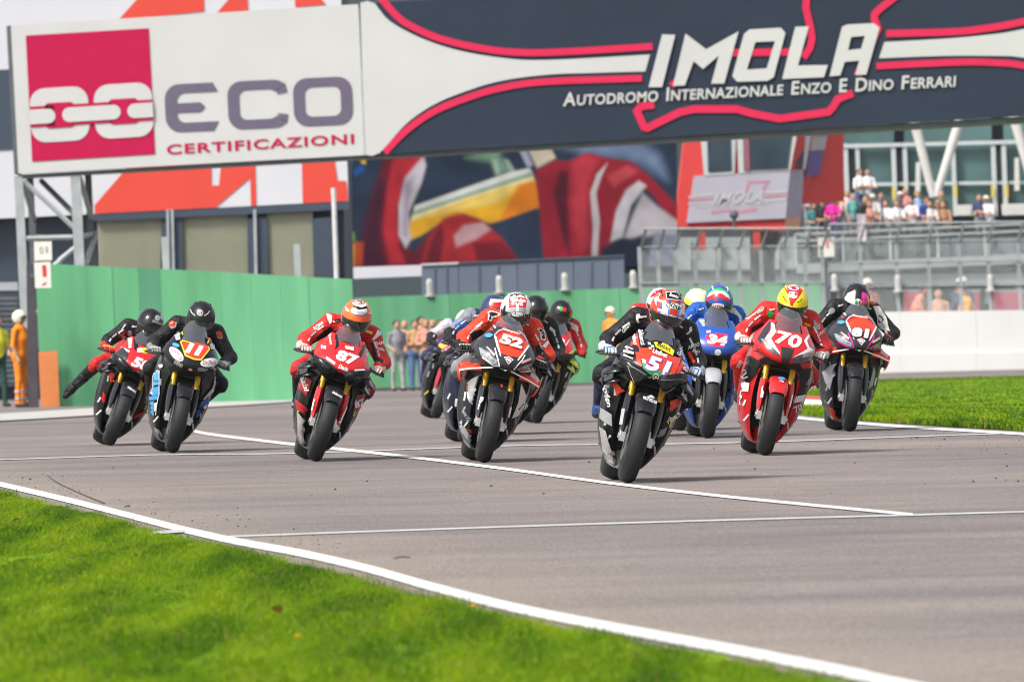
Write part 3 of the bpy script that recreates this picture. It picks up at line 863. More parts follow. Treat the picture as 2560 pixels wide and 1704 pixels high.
# ---------------------------------------------------------------- hall with the big printed wall
DM = 302.0
hall = thing('hall', 'dark hall behind the track covered by a huge print of red gloves', 'building', W(1280, 1000, DM))
ho = Vector(hall.location)
MB().prism([W(x, y, DM + 0.3) - ho for x, y in [(858, -60), (1680, -90), (1690, 1000), (868, 1000)]], (0, 12, 0)).build('wall', mat('hall wall', (0.06, 0.07, 0.09), rough=0.7), hall)
NX, NY = 220, 92
gx = np.linspace(0, 1812, NX); gy = np.linspace(700, 1450, NY)
XX, YY = np.meshgrid(gx, gy, indexing='ij')
def psdf(poly):
    d = np.full(XX.shape, 1e9); s = np.ones(XX.shape)
    k = len(poly)
    for i in range(k):
        ax, ay = poly[i]; bx_, by_ = poly[i - 1]
        ex_, ey_ = bx_ - ax, by_ - ay; wx, wy = XX - ax, YY - ay
        t = np.clip((wx * ex_ + wy * ey_) / (ex_ * ex_ + ey_ * ey_), 0, 1)
        d = np.minimum(d, (wx - ex_ * t) ** 2 + (wy - ey_ * t) ** 2)
        c1 = YY >= ay; c2 = YY < by_; c3 = ex_ * wy > ey_ * wx
        s = np.where((c1 & c2 & c3) | (~c1 & ~c2 & ~c3), -s, s)
    return s * np.sqrt(d)
img = np.ones(XX.shape + (3,)) * np.array(lin((44 / 255, 60 / 255, 82 / 255)))
ink = [((120, 28, 44), 22, [(240, 790), (440, 790), (440, 880), (340, 1000), (300, 1200), (310, 1300), (380, 1380), (460, 1280), (600, 1160), (720, 1190), (860, 1280), (970, 1460), (90, 1460), (110, 1250), (180, 1000)]),
       ((75, 28, 52), 40, [(90, 1460), (110, 1200), (190, 960), (230, 1000), (200, 1250), (220, 1460)]),
       ((205, 48, 62), 22, [(290, 790), (430, 790), (420, 900), (330, 990), (285, 1150), (300, 1350), (340, 1440), (250, 1440), (212, 1250), (230, 1050), (260, 900)]),
       ((212, 205, 215), 12, [(432, 850), (447, 900), (420, 1000), (350, 1160), (372, 1290), (335, 1352), (298, 1280), (298, 1120), (330, 970)]),
       ((175, 160, 180), 25, [(330, 1000), (380, 960), (350, 1130), (345, 1290), (320, 1280)]),
       ((128, 165, 140), 30, [(660, 860), (800, 800), (860, 790), (850, 850), (920, 930), (830, 950), (800, 880)]),
       ((170, 195, 175), 14, [(805, 870), (835, 870), (850, 945), (828, 950)]), ((170, 195, 175), 14, [(870, 870), (895, 870), (930, 930), (905, 935)]),
       ((235, 238, 232), 8, [(385, 1120), (900, 938), (1010, 915), (1030, 945), (375, 1160)]), ((150, 185, 162), 8, [(378, 1150), (1020, 935), (1025, 955), (372, 1175)]),
       ((255, 238, 175), 10, [(370, 1172), (1030, 955), (1040, 990), (360, 1215)]),
       ((250, 190, 45), 14, [(365, 1205), (700, 1075), (1040, 985), (1062, 1130), (800, 1218), (650, 1162), (560, 1190), (420, 1280), (372, 1300), (352, 1240)]),
       ((252, 222, 120), 25, [(450, 1180), (900, 1010), (960, 1010), (840, 1100), (600, 1150)]),
       ((246, 142, 32), 16, [(950, 1005), (1046, 985), (1066, 1125), (840, 1200), (890, 1120)]),
       ((48, 62, 88), 16, [(790, 1225), (1052, 1132), (1078, 1420), (960, 1460)]),
       ((190, 46, 56), 24, [(540, 1185), (620, 1160), (740, 1195), (850, 1290), (960, 1440), (560, 1450), (420, 1430), (460, 1300)]),
       ((120, 28, 44), 18, [(440, 1440), (470, 1310), (530, 1220), (545, 1300), (520, 1450)]), ((130, 30, 45), 20, [(700, 1320), (860, 1310), (960, 1440), (730, 1450)]),
       ((214, 172, 176), 16, [(600, 1285), (650, 1225), (760, 1210), (800, 1250), (720, 1300), (610, 1345)]),
       ((218, 206, 184), 12, [(985, 780), (1110, 770), (1152, 860), (1050, 915)]), ((178, 180, 205), 12, [(935, 780), (985, 800), (1030, 900), (1000, 915)]),
       ((126, 146, 182), 55, [(1180, 790), (1400, 740), (1600, 750), (1720, 850), (1760, 980), (1600, 880), (1300, 830)]),
       ((165, 35, 55), 14, [(1040, 930), (1150, 872), (1220, 880), (1330, 832), (1420, 858), (1560, 878), (1660, 955), (1800, 1100), (1850, 1220), (1780, 1220), (1680, 1060), (1600, 1000), (1500, 1100), (1470, 1300), (1390, 1420), (1090, 1440), (1065, 1150)]),
       ((92, 24, 46), 22, [(1170, 930), (1222, 935), (1215, 1100), (1230, 1400), (1180, 1250), (1140, 1050)]),
       ((205, 62, 76), 30, [(1240, 880), (1330, 842), (1385, 870), (1330, 1000), (1330, 1330), (1290, 1380), (1240, 1200)]), ((215, 80, 90), 25, [(1430, 960), (1540, 900), (1600, 930), (1560, 960), (1470, 1020)]),
       ((226, 216, 220), 8, [(1435, 885), (1405, 950), (1372, 1050), (1392, 1200), (1378, 1420), (1345, 1420), (1355, 1250), (1340, 1050), (1375, 950)]),
       ((226, 222, 230), 12, [(1605, 985), (1645, 1010), (1560, 1120), (1515, 1290), (1450, 1315), (1480, 1150), (1535, 1035)]),
       ((206, 200, 208), 18, [(1625, 1050), (1700, 1120), (1850, 1225), (1850, 1300), (1700, 1270), (1580, 1310), (1525, 1290), (1580, 1150)]),
       ((36, 46, 70), 18, [(1400, 1345), (1560, 1300), (1640, 1270), (1610, 1450), (1400, 1450)]), ((150, 160, 185), 20, [(1690, 1270), (1860, 1290), (1860, 1450), (1650, 1450)]),
       ((246, 170, 40), 12, [(15, 1335), (70, 1320), (60, 1440), (15, 1450)]), ((205, 80, 50), 14, [(60, 1320), (105, 1318), (100, 1450), (60, 1450)]), ((140, 190, 90), 10, [(5, 1268), (55, 1262), (60, 1310), (5, 1312)]),
       ((30, 92, 172), 8, [(45, 935), (98, 890), (115, 925), (60, 965)]), ((240, 200, 60), 6, [(85, 855), (115, 860), (120, 895), (95, 890)]), ((205, 190, 190), 8, [(5, 800), (40, 850), (35, 930), (5, 940)])]
for col, bl_, poly in ink:
    a = np.clip(0.5 - psdf(poly) / (bl_ * 1.7), 0, 1); a = (a * a * (3 - 2 * a))[..., None]
    img = img * (1 - a) + a * np.array(rgb(*col))
MV = [W(860 + x / 2.177, y_ / 2.177, DM) - ho for x in gx for y_ in gy]
q = np.arange((NX - 1) * (NY - 1)); qi, qj = q // (NY - 1), q % (NY - 1)
MF = np.stack([qi * NY + qj, qi * NY + qj + 1, (qi + 1) * NY + qj + 1, (qi + 1) * NY + qj], 1)
M_MUR = mat('printed wall', (1, 1, 1), rough=0.9, var=0, spec=0.08)
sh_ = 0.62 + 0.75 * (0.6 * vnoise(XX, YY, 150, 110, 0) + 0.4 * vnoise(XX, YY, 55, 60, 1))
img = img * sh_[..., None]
at = M_MUR.node_tree.nodes.new('ShaderNodeAttribute'); at.attribute_name = 'ink'
M_MUR.node_tree.links.new(at.outputs['Color'], M_MUR.node_tree.nodes['Principled BSDF'].inputs['Base Color'])
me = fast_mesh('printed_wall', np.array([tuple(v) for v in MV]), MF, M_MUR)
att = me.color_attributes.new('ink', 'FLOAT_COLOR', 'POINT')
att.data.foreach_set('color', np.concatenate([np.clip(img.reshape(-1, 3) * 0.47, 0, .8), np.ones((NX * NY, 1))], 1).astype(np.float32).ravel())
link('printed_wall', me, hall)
plate('ledge', [(870, 668), (1056, 662), (1056, 690), (870, 697)], 296, M_FW, hall, 2.0)
plate('lower_wall', [(860, 697), (1700, 680), (1700, 1000), (860, 1000)], DM - 1, mat('hall plinth', (0.05, 0.07, 0.08), rough=0.8), hall, 0.5)

# ---------------------------------------------------------------- navy cabins behind the green wall
M_CAB = mat('cabin blue grey', (0.115, 0.145, 0.195), rough=0.6, var=0.06, vscale=1)
M_CABD = mat('cabin joint', (0.055, 0.07, 0.10), rough=0.7)
DC = 292.0
xs_ = [(1054, 1145), (1147, 1292), (1294, 1432), (1434, 1560)]
for k, (a, b) in enumerate(xs_):
    yt = 664 - 0.05 * (a - 1054) * 0.9; yt2 = 664 - 0.05 * (b - 1054) * 0.9
    t = thing('cabin', ['blue-grey cabin behind the green wall, next to the white ledge', 'blue-grey cabin behind the green wall, second from the white ledge', 'blue-grey cabin behind the green wall, third from the white ledge', 'blue-grey cabin behind the green wall, beside the wire fence'][k], 'cabin', W((a + b) / 2, 960, DC), group='blue-grey cabins behind the green wall')
    plate('body', [(a, yt), (b, yt2), (b + 3, 960), (a + 3, 960)], DC, M_CAB, t, 2.4)
    plate('roof_edge', [(a - 1, yt - 5), (b + 1, yt2 - 5), (b + 1, yt2), (a - 1, yt)], DC, M_BW if k == 0 else M_CABD, t, 2.5, 0.05)
    for s in (0.33, 0.66):
        xx = a + (b - a) * s
        plate('rib', [(xx, yt + 2), (xx + 3, yt + 2), (xx + 5, 950), (xx + 2, 950)], DC, M_CAB, t, 0.06, 0.04)

# ---------------------------------------------------------------- green walls
def wall_mat(n, c, **k):
    m_ = mat(n, c, rough=0.8, var=0.16, vscale=1.6)
    nt_ = m_.node_tree; no_ = [q for q in nt_.nodes if q.type == 'TEX_NOISE'][0]; tc_ = [q for q in nt_.nodes if q.type == 'TEX_COORD'][0]
    mp_ = nt_.nodes.new('ShaderNodeMapping'); mp_.inputs['Scale'].default_value = (1.4, 1, 0.18)
    nt_.links.new(tc_.outputs['Object'], mp_.inputs[0]); nt_.links.new(mp_.outputs[0], no_.inputs['Vector']); no_.inputs['Detail'].default_value = 8
    return m_
M_GRN = wall_mat('green wall paint', (0.115, 0.375, 0.185), rough=0.75, var=0.10, vscale=0.9)
M_GRN2 = wall_mat('green wall paint faded', (0.130, 0.40, 0.21), rough=0.75, var=0.08, vscale=0.9)
M_GRN3 = wall_mat('green wall paint patched', (0.08, 0.26, 0.15), rough=0.75, var=0.12, vscale=0.9)
gw = thing('green_wall', 'tall green panel wall on the left with an orange panel at its foot', 'wall', G(480, 1003))
go = Vector(gw.location)
L0, L1 = 88.0, 880.0
def wl(px):                            # foot of the left wall along its length
    t = (px - L0) / (L1 - L0)
    D_ = 207 + 0.8 * t
    return D_, 657 + (697 - 657) * t + 3 * math.sin(t * 9) * 0.3
cuts = [88, 155, 215, 280, 345, 400, 470, 550, 625, 700, 770, 825, 880]
for k in range(len(cuts) - 1):
    a, b = cuts[k], cuts[k + 1] - 0.3
    Da, ta = wl(a); Db, tb = wl(b)
    A0, B0 = W(a + 0.0, ta, Da), W(b, tb, Db)
    za, zb = gz(A0.x, Da) - 0.1, gz(B0.x, Db) - 0.1
    dy = 0.02 * rnd.random()
    fr = [A0 + Vector((0, dy, 0)), B0 + Vector((0, dy, 0)), Vector((B0.x, Db + dy, zb)), Vector((A0.x, Da + dy, za))]
    mt = M_GRN3 if 330 < a < 360 else (M_GRN2 if k > 6 else M_GRN)
    MB().prism([p - go for p in fr], (0.01, 0.12, 0)).build('panel', mt, gw)
A0, B0 = W(96, 880, 206.8), W(143, 876, 206.85)
MB().prism([p - go for p in (A0, B0, Vector((B0.x, 206.85, gz(B0.x, 206.85))), Vector((A0.x, 206.8, gz(A0.x, 206.8))))], (0, 0.05, 0)).build('orange_panel', mat('orange panel', (0.72, 0.24, 0.08), rough=0.7, var=0.06), gw)
for (px, y0) in ((412, 592), (742, 610)):
    D_, t_ = wl(px); a = W(px, y0, D_ + 0.3); b = W(px + 6, t_ + 90, D_ + 0.3)
    MB().box((a + b) / 2 - go, (0.12, 0.10, (a - b).length)).build('post', M_STEEL, gw)
cw = thing('green_wall', 'lower green panel wall across the far bend behind the riders', 'wall', G(1250, 965))
co = Vector(cw.location)
cuts = list(range(868, 2060, 85)) + [2060]
for k in range(len(cuts) - 1):
    a, b = cuts[k], cuts[k + 1] - 0.25
    f = lambda px: 744 + (719 - 744) * (px - 868) / (1600 - 868) if px < 1600 else 719 - (px - 1600) * 0.035
    D_ = 281.0
    A0, B0 = W(a, f(a), D_), W(b, f(b), D_)
    dy = 0.03 * rnd.random()
    fr = [A0 + Vector((0, dy, 0)), B0 + Vector((0, dy, 0)), Vector((B0.x, D_ + dy, gz(B0.x, D_) - 0.1)), Vector((A0.x, D_ + dy, gz(A0.x, D_) - 0.1))]
    MB().prism([p - co for p in fr], (0.0, 0.15, 0)).build('panel', M_GRN2 if k % 3 else M_GRN, cw)
# white marker posts standing on the walls
def marker(px, py, D, label, h=0.42):
    p = W(px, py, D)
    t = thing('marker_post', label, 'post', p, group='white marker posts on the walls')
    MB().tube([(0, 0, 0), (0, 0, h * 0.8), (0, 0, h)], [0.085, 0.085, 0.05], 10).build('body', mat('marker white', (0.50, 0.50, 0.49), rough=0.6), t)
    MB().tube([(0, 0, -0.02), (0, 0, 0.03)], 0.13, 10).build('foot', mat('marker white', (0.50, 0.50, 0.49)), t)
for px, py, lb in ((1075, 739, 'white marker post on the green wall below the white ledge'), (1249, 731, 'white marker post on the green wall above the rider with the white helmet'), (1413, 724, 'white marker post on the green wall above the black helmet'), (1584, 718, 'white marker post on the green wall at the fence end')):
    marker(px, py, 281.05, lb)

# ---------------------------------------------------------------- white pit wall, right
DP = 291.0
M_PW = mat('pit wall white', (0.66, 0.66, 0.65), rough=0.75, var=0.06, vscale=0.5)
pw = thing('pit_wall', 'long low white concrete wall along the right side', 'wall', G(2400, 934))
po = Vector(pw.location)
cuts = [2055, 2250, 2440, 2640, 2840, 3100]
for k in range(5):
    a, b = cuts[k], cuts[k + 1] - 0.5
    f = lambda px: 779 - (px - 2240) * 0.013
    A0, B0 = W(a, f(a), DP), W(b, f(b), DP)
    fr = [A0, B0, Vector((B0.x, DP, gz(B0.x, DP) - 0.2)), Vector((A0.x, DP, gz(A0.x, DP) - 0.2))]
    MB().prism([p - po for p in fr], (0, 0.35, 0)).build('block', M_PW, pw)
    A1, B1 = W(a, f(a) + 104, DP), W(b, f(b) + 104, DP)
    MB().prism([p - po for p in (A1, B1, Vector((B1.x, DP, gz(B1.x, DP) - 0.2)), Vector((A1.x, DP, gz(A1.x, DP) - 0.2)))], (0, -0.06, 0)).build('plinth', M_PW, pw)

# ---------------------------------------------------------------- wire debris fences
M_WIRE = mat('fence wire', (0.46, 0.50, 0.50), rough=0.5, var=0.05)
M_POST = mat('fence post', (0.36, 0.40, 0.41), rough=0.5, var=0.08)
def fence(label, x0, x1, D, ytop, ybot, posts, ang=True):
    t = thing('wire_fence', label, 'fence', W((x0 + x1) / 2, ybot((x0 + x1) / 2), D))
    o = Vector(t.location)
    for px in posts:
        mb = MB(); a = W(px, ytop(px) + 45, D) - o; b = W(px + 6, ybot(px), D) - o
        mb.box((a + b) / 2, (0.09, 0.09, (a - b).length))
        if ang: mb.tube([a, W(px + 14, ytop(px), D - 1.0) - o], 0.034, 6)
        mb.build('post', M_POST, t)
    for fr in (0.0, 0.28, 0.62, 0.99):
        mb = MB(); pts = [W(px, ytop(px) + 45 + (ybot(px) - ytop(px) - 45) * fr, D - 0.08) - o for px in np.linspace(x0, x1, 8)]
        mb.tube(pts, 0.019, 6); mb.build('rail', M_POST, t)
    mb = MB(); mb.tube([W(px, ytop(px), D - 1.0) - o for px in np.linspace(x0 + 10, x1, 8)], 0.024, 6); mb.build('rail', M_POST, t)
    V = []; T = []
    def wire(a, b, w_):
        k = len(V); d = (b - a).normalized(); s_ = d.cross(Vector((0, 1, 0))).normalized() * w_
        V.extend([a - s_, a + s_, b + s_, b - s_]); T.append((k, k + 1, k + 2, k + 3))
    n_ = int((x1 - x0) / FPX * D / 0.034)
    for i in range(n_):
        px = x0 + (x1 - x0) * i / n_
        wire(W(px, ytop(px) + 45, D - 0.05) - o, W(px + 5, ybot(px), D - 0.05) - o, 0.0042)
        wire(W(px + 10, ytop(px), D - 1.0) - o, W(px, ytop(px) + 45, D - 0.05) - o, 0.0042)
    hgt = (ybot(x0) - ytop(x0) - 45) / FPX * D
    m_ = int(hgt / 0.07)
    for i in range(m_):
        fr = i / m_
        f = lambda px: ytop(px) + 45 + (ybot(px) - ytop(px) - 45) * fr
        for s in range(6):
            a, b = x0 + (x1 - x0) * s / 6, x0 + (x1 - x0) * (s + 1) / 6
            wire(W(a, f(a), D - 0.055) - o, W(b, f(b), D - 0.055) - o, 0.0042)
    me = fast_mesh('wire_mesh', np.array([tuple(v) for v in V]), np.array(T), M_WIRE)
    tag(link('wire_mesh', me, t), kind='stuff')
    return t
fence('wire debris fence in front of the red control box', 1600, 2060, 268.0, lambda x: 572 - (x - 1600) * 0.004, lambda x: 940, [1602, 1648, 1690, 1740, 1795, 1850, 1905, 1960, 2015, 2058])
fence('wire debris fence standing along the white pit wall', 2062, 3000, DP + 0.6, lambda x: 560 - (x - 2060) * 0.012, lambda x: 784 - (x - 2240) * 0.013, [2064, 2150, 2240, 2320, 2398, 2470, 2545, 2620, 2720, 2820, 2920])
for px, py, lb in ((2087, 725, 'white marker post on the wire fence near the yellow helmet'), (2246, 728, 'white marker post on the wire fence above the right-hand rider'), (2477, 726, 'white marker post on the wire fence at the right')):
    marker(px, py, DP + 0.4, lb)

# ---------------------------------------------------------------- red control box
M_TR = mat('control box red', (0.62, 0.055, 0.05), rough=0.5, var=0.05, vscale=0.8)
M_TG = mat('control box grey panel', (0.42, 0.41, 0.48), rough=0.5, var=0.05, vscale=1)
M_TF = mat('window frame grey', (0.52, 0.55, 0.56), rough=0.5, var=0.05)
M_TGL = mat('window dark glass', (0.04, 0.06, 0.08), rough=0.08, var=0.25, vscale=0.8)
M_PINK = mat('faded pink print', (0.52, 0.25, 0.33), rough=0.6)
DT = 322.0
tw = thing('control_box', 'red race control box on a dark column with windows and a grey lettered panel', 'building', W(1860, 900, DT))
to = Vector(tw.location)
def T_(name, L, mt, thick=0.1, off=0.0, parent=None): return plate(name, zt(L), DT, mt, parent or tw, thick, off)
shell = T_('shell', [(195, -160), (1620, -200), (1470, 1345), (35, 1290)], M_TR, 3.0)
sd_ = MB()
f0 = [W(x, y_, DT) - to for x, y_ in zt([(1620, -200), (1470, 1345)])]; f1 = [W(x, y_, DT + 2.2) - to for x, y_ in zt([(2240, -230), (2250, 960)])]; f2 = W(*zt([(1665, 1335)])[0], DT + 0.8) - to; f3 = W(*zt([(1690, 1000)])[0], DT + 0.9) - to
sd_.add([f0[0], f1[0], f1[1], f3, f2, f0[1]], [(0, 1, 2, 3, 4, 5)]); sd_.build('side_wall', M_TR, tw)
pn = T_('panel', [(285, 630), (1545, 555), (1485, 1180), (190, 1240)], M_TG, 0.08, 0.09)
def Tsd(name, L, mt, off):            # flush on the receding side: depth grows to the right
    mb = MB(); mb.prism([W(x, y_, DT + 2.2 * max(0, (x - 1530)) / 650 - off) - to for (x, y_), (X, Y) in zip(zt(L), L)] if False else [W(*zt([(X, Y)])[0], DT + 2.2 * max(0, (X - 1500)) / 720 - off) - to for X, Y in L], (0, 0.05, 0)); return mb.build(name, mt, tw)
Tsd('side_panel', [(1548, 555), (1722, 545), (1690, 1165), (1490, 1178)], mat('side panel lilac', (0.36, 0.34, 0.42), rough=0.5), 0.14)
Tsd('painted_sunlit_corner', [(1488, 1180), (1682, 1168), (1665, 1332), (1468, 1342)], mat('sunlit red painted peach', (0.70, 0.36, 0.22), rough=0.6), 0.14)  # sunlit lower corner of the red wall, its sunlight painted on as peach
Tsd('poster', [(1800, 300), (1990, 290), (1935, 600), (1740, 640)], mat('poster violet', (0.13, 0.09, 0.27), rough=0.5), 0.16)
Tsd('poster', [(1835, 110), (2030, 100), (1995, 285), (1805, 297)], mat('poster grey', (0.42, 0.39, 0.41), rough=0.5), 0.16)
Tsd('poster_rail', [(1780, 40), (2060, 25), (2055, 90), (1775, 105)], M_TF, 0.22)
Tsd('window', [(1655, 60), (1750, 52), (1705, 515), (1605, 530)], mat('window plum', (0.075, 0.05, 0.085), rough=0.1), 0.15)
Tsd('window_frame', [(1752, 30), (1835, 25), (1742, 540), (1707, 548)], M_TF, 0.2)
for fr, gl_ in (([(370, 60), (840, 40), (815, 600), (420, 628)], [(455, 60), (765, 45), (778, 556), (472, 576)]), ([(845, 40), (1650, 0), (1545, 555), (870, 592)], [(928, 50), (1575, 15), (1512, 528), (938, 552)])):
    fo = T_('window_frame', fr, M_TF, 0.10, 0.11)
    T_('pane', gl_, M_TGL, 0.02, 0.14, fo)
T_('blind', [(935, 70), (1000, 65), (1015, 548), (950, 552)], mat('blind pink', (0.30, 0.10, 0.14), rough=0.6), 0.01, 0.155)
for q in ([(215, 890), (540, 850), (540, 880), (215, 915)], [(215, 978), (540, 958), (540, 985), (210, 1004)], [(1195, 830), (1510, 808), (1505, 840), (1190, 862)], [(1190, 935), (1500, 915), (1497, 945), (1185, 965)]): flat('white_stripe', [zt(q)], DT, M_BW, pn, tw, 0.10)
flat('pink_stripe', [zt(q) for q in ([(225, 925), (530, 908), (530, 940), (222, 962)], [(1210, 880), (1502, 858), (1500, 892), (1205, 915)], [(1000, 690), (1280, 680), (1280, 715), (1020, 722), (985, 840), (950, 840)], [(1235, 700), (1280, 690), (1200, 820), (1160, 825)], [(505, 1080), (700, 1060), (900, 1070), (1080, 1040), (1120, 1050), (1090, 1085), (900, 1105), (700, 1090), (520, 1120)])], DT, M_PINK, pn, tw, 0.10)
V, Fs, _ = text2d('IMOLA', 0.03, 0.3, 1.1)
flat('lettering', [(aff(V, *zt([(530, 1005), (1180, 965), (560, 845)])), Fs)], DT, M_BW, pn, tw, 0.11)
V, Fs, _ = text2d('AUTODROMO INTERNAZIONALE ENZO E DINO FERRARI', 0.0, 0.0, 1.1, 2)
q_ = 290
for wd in 'AUTODROMO INTERNAZIONALE ENZO E DINO FERRARI'.split():
    V, Fs, _ = text2d(wd, 0.0, 0.0, 1.1, 2); l_ = 1110 * (len(wd) + 0.6) / 47.0
    flat('small_lettering', [(aff(V, *zt([(q_, 1048 - (q_ - 290) * .052), (q_ + l_ - 14, 1048 - (q_ + l_ - 304) * .052), (q_, 1022 - (q_ - 290) * .052)])), Fs)], DT, M_BW, pn, tw, 0.11); q_ += l_
MB().tube([W(1905, 575, DT + 1.5) - to, W(1912, 960, DT + 1.5) - to], 0.35, 14).build('column', M_DSTEEL, tw)
MB().tube([W(1945, 580, DT + 1.0) - to, W(1908, 680, DT + 1.0) - to], 0.13, 8).build('strut', M_DSTEEL, tw)
for px in (1745, 1882):
    plate('red_bracket', [(px, 580), (px + 18, 579), (px + 20, 625), (px + 2, 626)], DT, M_TR, tw, 0.4, 0.3)
MB().tube([W(1835, 535, DT - 1) - to, W(1836, 575, DT - 1) - to], 0.05, 6).build('lamp_mast', M_DSTEEL, tw)
MB().ball(W(1835, 537, DT - 1) - to, 0.13).build('lamp', M_DSTEEL, tw)

# ---------------------------------------------------------------- pit building, right
M_PG = mat('pit glass', (0.075, 0.135, 0.135), rough=0.12, var=0.35, vscale=0.35)
M_PF = mat('pit frame', (0.45, 0.49, 0.49), rough=0.5, var=0.06)
M_PL = mat('pit lower wall', (0.29, 0.33, 0.325), rough=0.6, var=0.12, vscale=0.3)
M_PC = mat('column white', (0.55, 0.54, 0.51), rough=0.6, var=0.05)
M_DK = mat('garage dark', (0.05, 0.055, 0.065), rough=0.8, var=0.3, vscale=0.4)
DG = 367.0
pit = thing('pit_building', 'long pit building with a glazed upper floor, terrace and garages', 'building', W(2300, 900, DG))
pio = Vector(pit.location)
def PB(name, L, mt, D=DG, thick=0.2, off=0.0, parent=None, f=z4): return plate(name, f(L), D, mt, parent or pit, thick, off)
PB('back_wall', [(250, -500), (4200, -560), (4200, 1500), (250, 1500)], M_DK, DG + 0.9, 8)
for (a, b) in ((1296, 1365), (1368, 1590), (1650, 1925), (1945, 2165), (2235, 2480), (2500, 2760), (2790, 3050)):
    t0 = lambda x: 150 - (x - 1300) * 0.02
    PB('window', [(a, -380), (b, -385), (b, t0(b)), (a, t0(a))], M_PG, DG + 0.3, 0.05)
    w1 = PB('window', [(a, t0(a)), (b, t0(b)), (b + 14, 560), (a + 14, 560)], M_PG, DG + 0.3, 0.05)
for (a, w_) in ((1290, 26), (1362, 22), (1572, 26), (1640, 24), (1925, 24), (2160, 26), (2222, 26), (2485, 24), (2770, 24)):
    PB('mullion', [(a, 140), (a + w_, 139), (a + w_ + 16, 565), (a + 16, 566)], M_PF, DG, 0.2)
for (a, w_) in ((1306, 48), (1598, 42), (2186, 36)):
    PB('door', [(a, 175), (a + w_, 174), (a + w_ + 16, 560), (a + 16, 560)], M_DK, DG + 0.2, 0.05)
PB('transom', [(1290, 143), (3050, 100), (3050, 122), (1290, 165)], M_PF, DG - 0.05, 0.2)
PB('transom', [(1368, 370), (3050, 350), (3050, 368), (1368, 390)], M_PF, DG + 0.1, 0.1)
PB('bench', [(1960, 500), (2170, 495), (2170, 560), (1965, 562)], M_PC, DG - 0.3, 0.4)
PB('bench', [(2225, 495), (2600, 485), (2600, 555), (2230, 560)], M_PC, DG - 0.3, 0.4)
for a, y_ in ((1578, 390), (1648, 395), (1945, 385), (2162, 380), (2246, 382)):
    PB('yellow_sticker', [(a, y_), (a + 16, y_), (a + 18, y_ + 75), (a + 2, y_ + 75)], mat('sticker yellow', (0.62, 0.45, 0.04), rough=0.6), DG - 0.12, 0.02)
for (a, b) in (((2283, 290), (2333, 492)), ((2404, 286), (2340, 492)), ((2531, 280), (2590, 492)), ((2670, 270), (2597, 492))):
    mb = MB(); mb.tube([W(*a, DG - 2.4) - pio, W(*b, DG - 2.4) - pio], [0.17, 0.125], 14); mb.build('slanted_column', M_PC, pit)
PB('pale_panel', [(1720, 250), (1745, 248), (1745, 420), (1715, 425)], M_PC, DG - 0.1, 0.05)
PB('pale_panel', [(2300, 225), (2325, 222), (2330, 415), (2300, 418)], M_PC, DG - 0.1, 0.05)
# terrace: slab, parapet with glass, rail
FLOOR = W(2300, 646, 362.0).z
sl_ = MB(); a = W(1990, 640, 360.0); b = W(3000, 600, 360.0)
sl_.box(((a.x + b.x) / 2 - pio.x, 364 - pio.y, FLOOR - 0.15 - pio.z), (b.x - a.x, 8.2, 0.3)); sl_.build('terrace_slab', M_PL, pit)
M_BAL = glass('balustrade glass', (0.62, 0.68, 0.70), 0.10, 0.15)
railz = W(2300, 572, 360.2).z
x = a.x; k = 0
while x < b.x - 0.5:
    MB().box((x + 0.75 - pio.x, 360.2 - pio.y, (FLOOR + railz - 0.1) / 2 - pio.z), (1.42, 0.02, railz - FLOOR - 0.1)).build('balustrade_panel', M_BAL, pit)
    MB().box((x - pio.x, 360.2 - pio.y, (FLOOR + railz) / 2 - pio.z), (0.06, 0.06, railz - FLOOR)).build('baluster', M_PF, pit)
    x += 1.5; k += 1
for zz in (railz, railz - 0.22):
    MB().tube([(a.x - pio.x, 360.12 - pio.y, zz - pio.z), (b.x - pio.x, 360.12 - pio.y, zz - pio.z)], 0.03, 8).build('rail', M_PF, pit)
PB('lower_wall', [(180, 830), (3400, 800), (3400, 880), (180, 905)], M_PL, 361.0, 0.3)
for (p_, q_, mt) in ((180, 1290, M_PL), (1300, 3400, mat('pit lower wall pale', (0.38, 0.43, 0.42), rough=0.6, var=0.15, vscale=0.25))):
    PB('lower_wall', [(p_, 690), (q_, 690), (q_, 830), (p_, 830)], mt, 361.2, 0.3)
for k in range(14):
    xx = 200 + k * 175
    PB('wall_rib', [(xx, 695), (xx + 14, 695), (xx + 20, 1080), (xx + 6, 1080)], M_POST, 360.8, 0.3)
PB('canopy', [(180, 885), (3400, 855), (3400, 870), (180, 900)], M_DK, 360.0, 1.0)
PB('canopy', [(180, 915), (3400, 890), (3400, 955), (180, 980)], M_PL, 360.2, 0.6)
for (xx, w_, c_) in ((1650, 90, (0.40, 0.08, 0.10)), (1965, 130, (0.40, 0.06, 0.10)), (2180, 200, (0.40, 0.06, 0.10)), (2420, 160, (0.12, 0.12, 0.14))):
    t = thing('tool_cabinet', {1650: 'red tool cabinet in the garage behind the first orange marshal', 1965: 'red tool cabinet in the garage right of the standing marshal', 2180: 'wide red tool cabinet in the garage at the far right', 2420: 'dark tool cabinet in the garage beyond the picture edge'}[xx], 'cabinet', W(*z4([(xx + w_ / 2, 1180)])[0], 356))
    plate('body', z4([(xx, 1010), (xx + w_, 1008), (xx + w_, 1180), (xx, 1182)]), 356, mat('cabinet %d' % xx, c_, rough=0.5), t, 0.6)
    for d_ in range(4):
        plate('drawer', z4([(xx + 5, 1016 + d_ * 40), (xx + w_ - 5, 1014 + d_ * 40), (xx + w_ - 5, 1048 + d_ * 40), (xx + 5, 1050 + d_ * 40)]), 356, mat('cabinet %d' % xx, c_), t, 0.02, 0.02)
    plate('worktop', z4([(xx - 4, 1000), (xx + w_ + 4, 998), (xx + w_ + 4, 1009), (xx - 4, 1011)]), 356, M_STEEL, t, 0.65, 0.03)

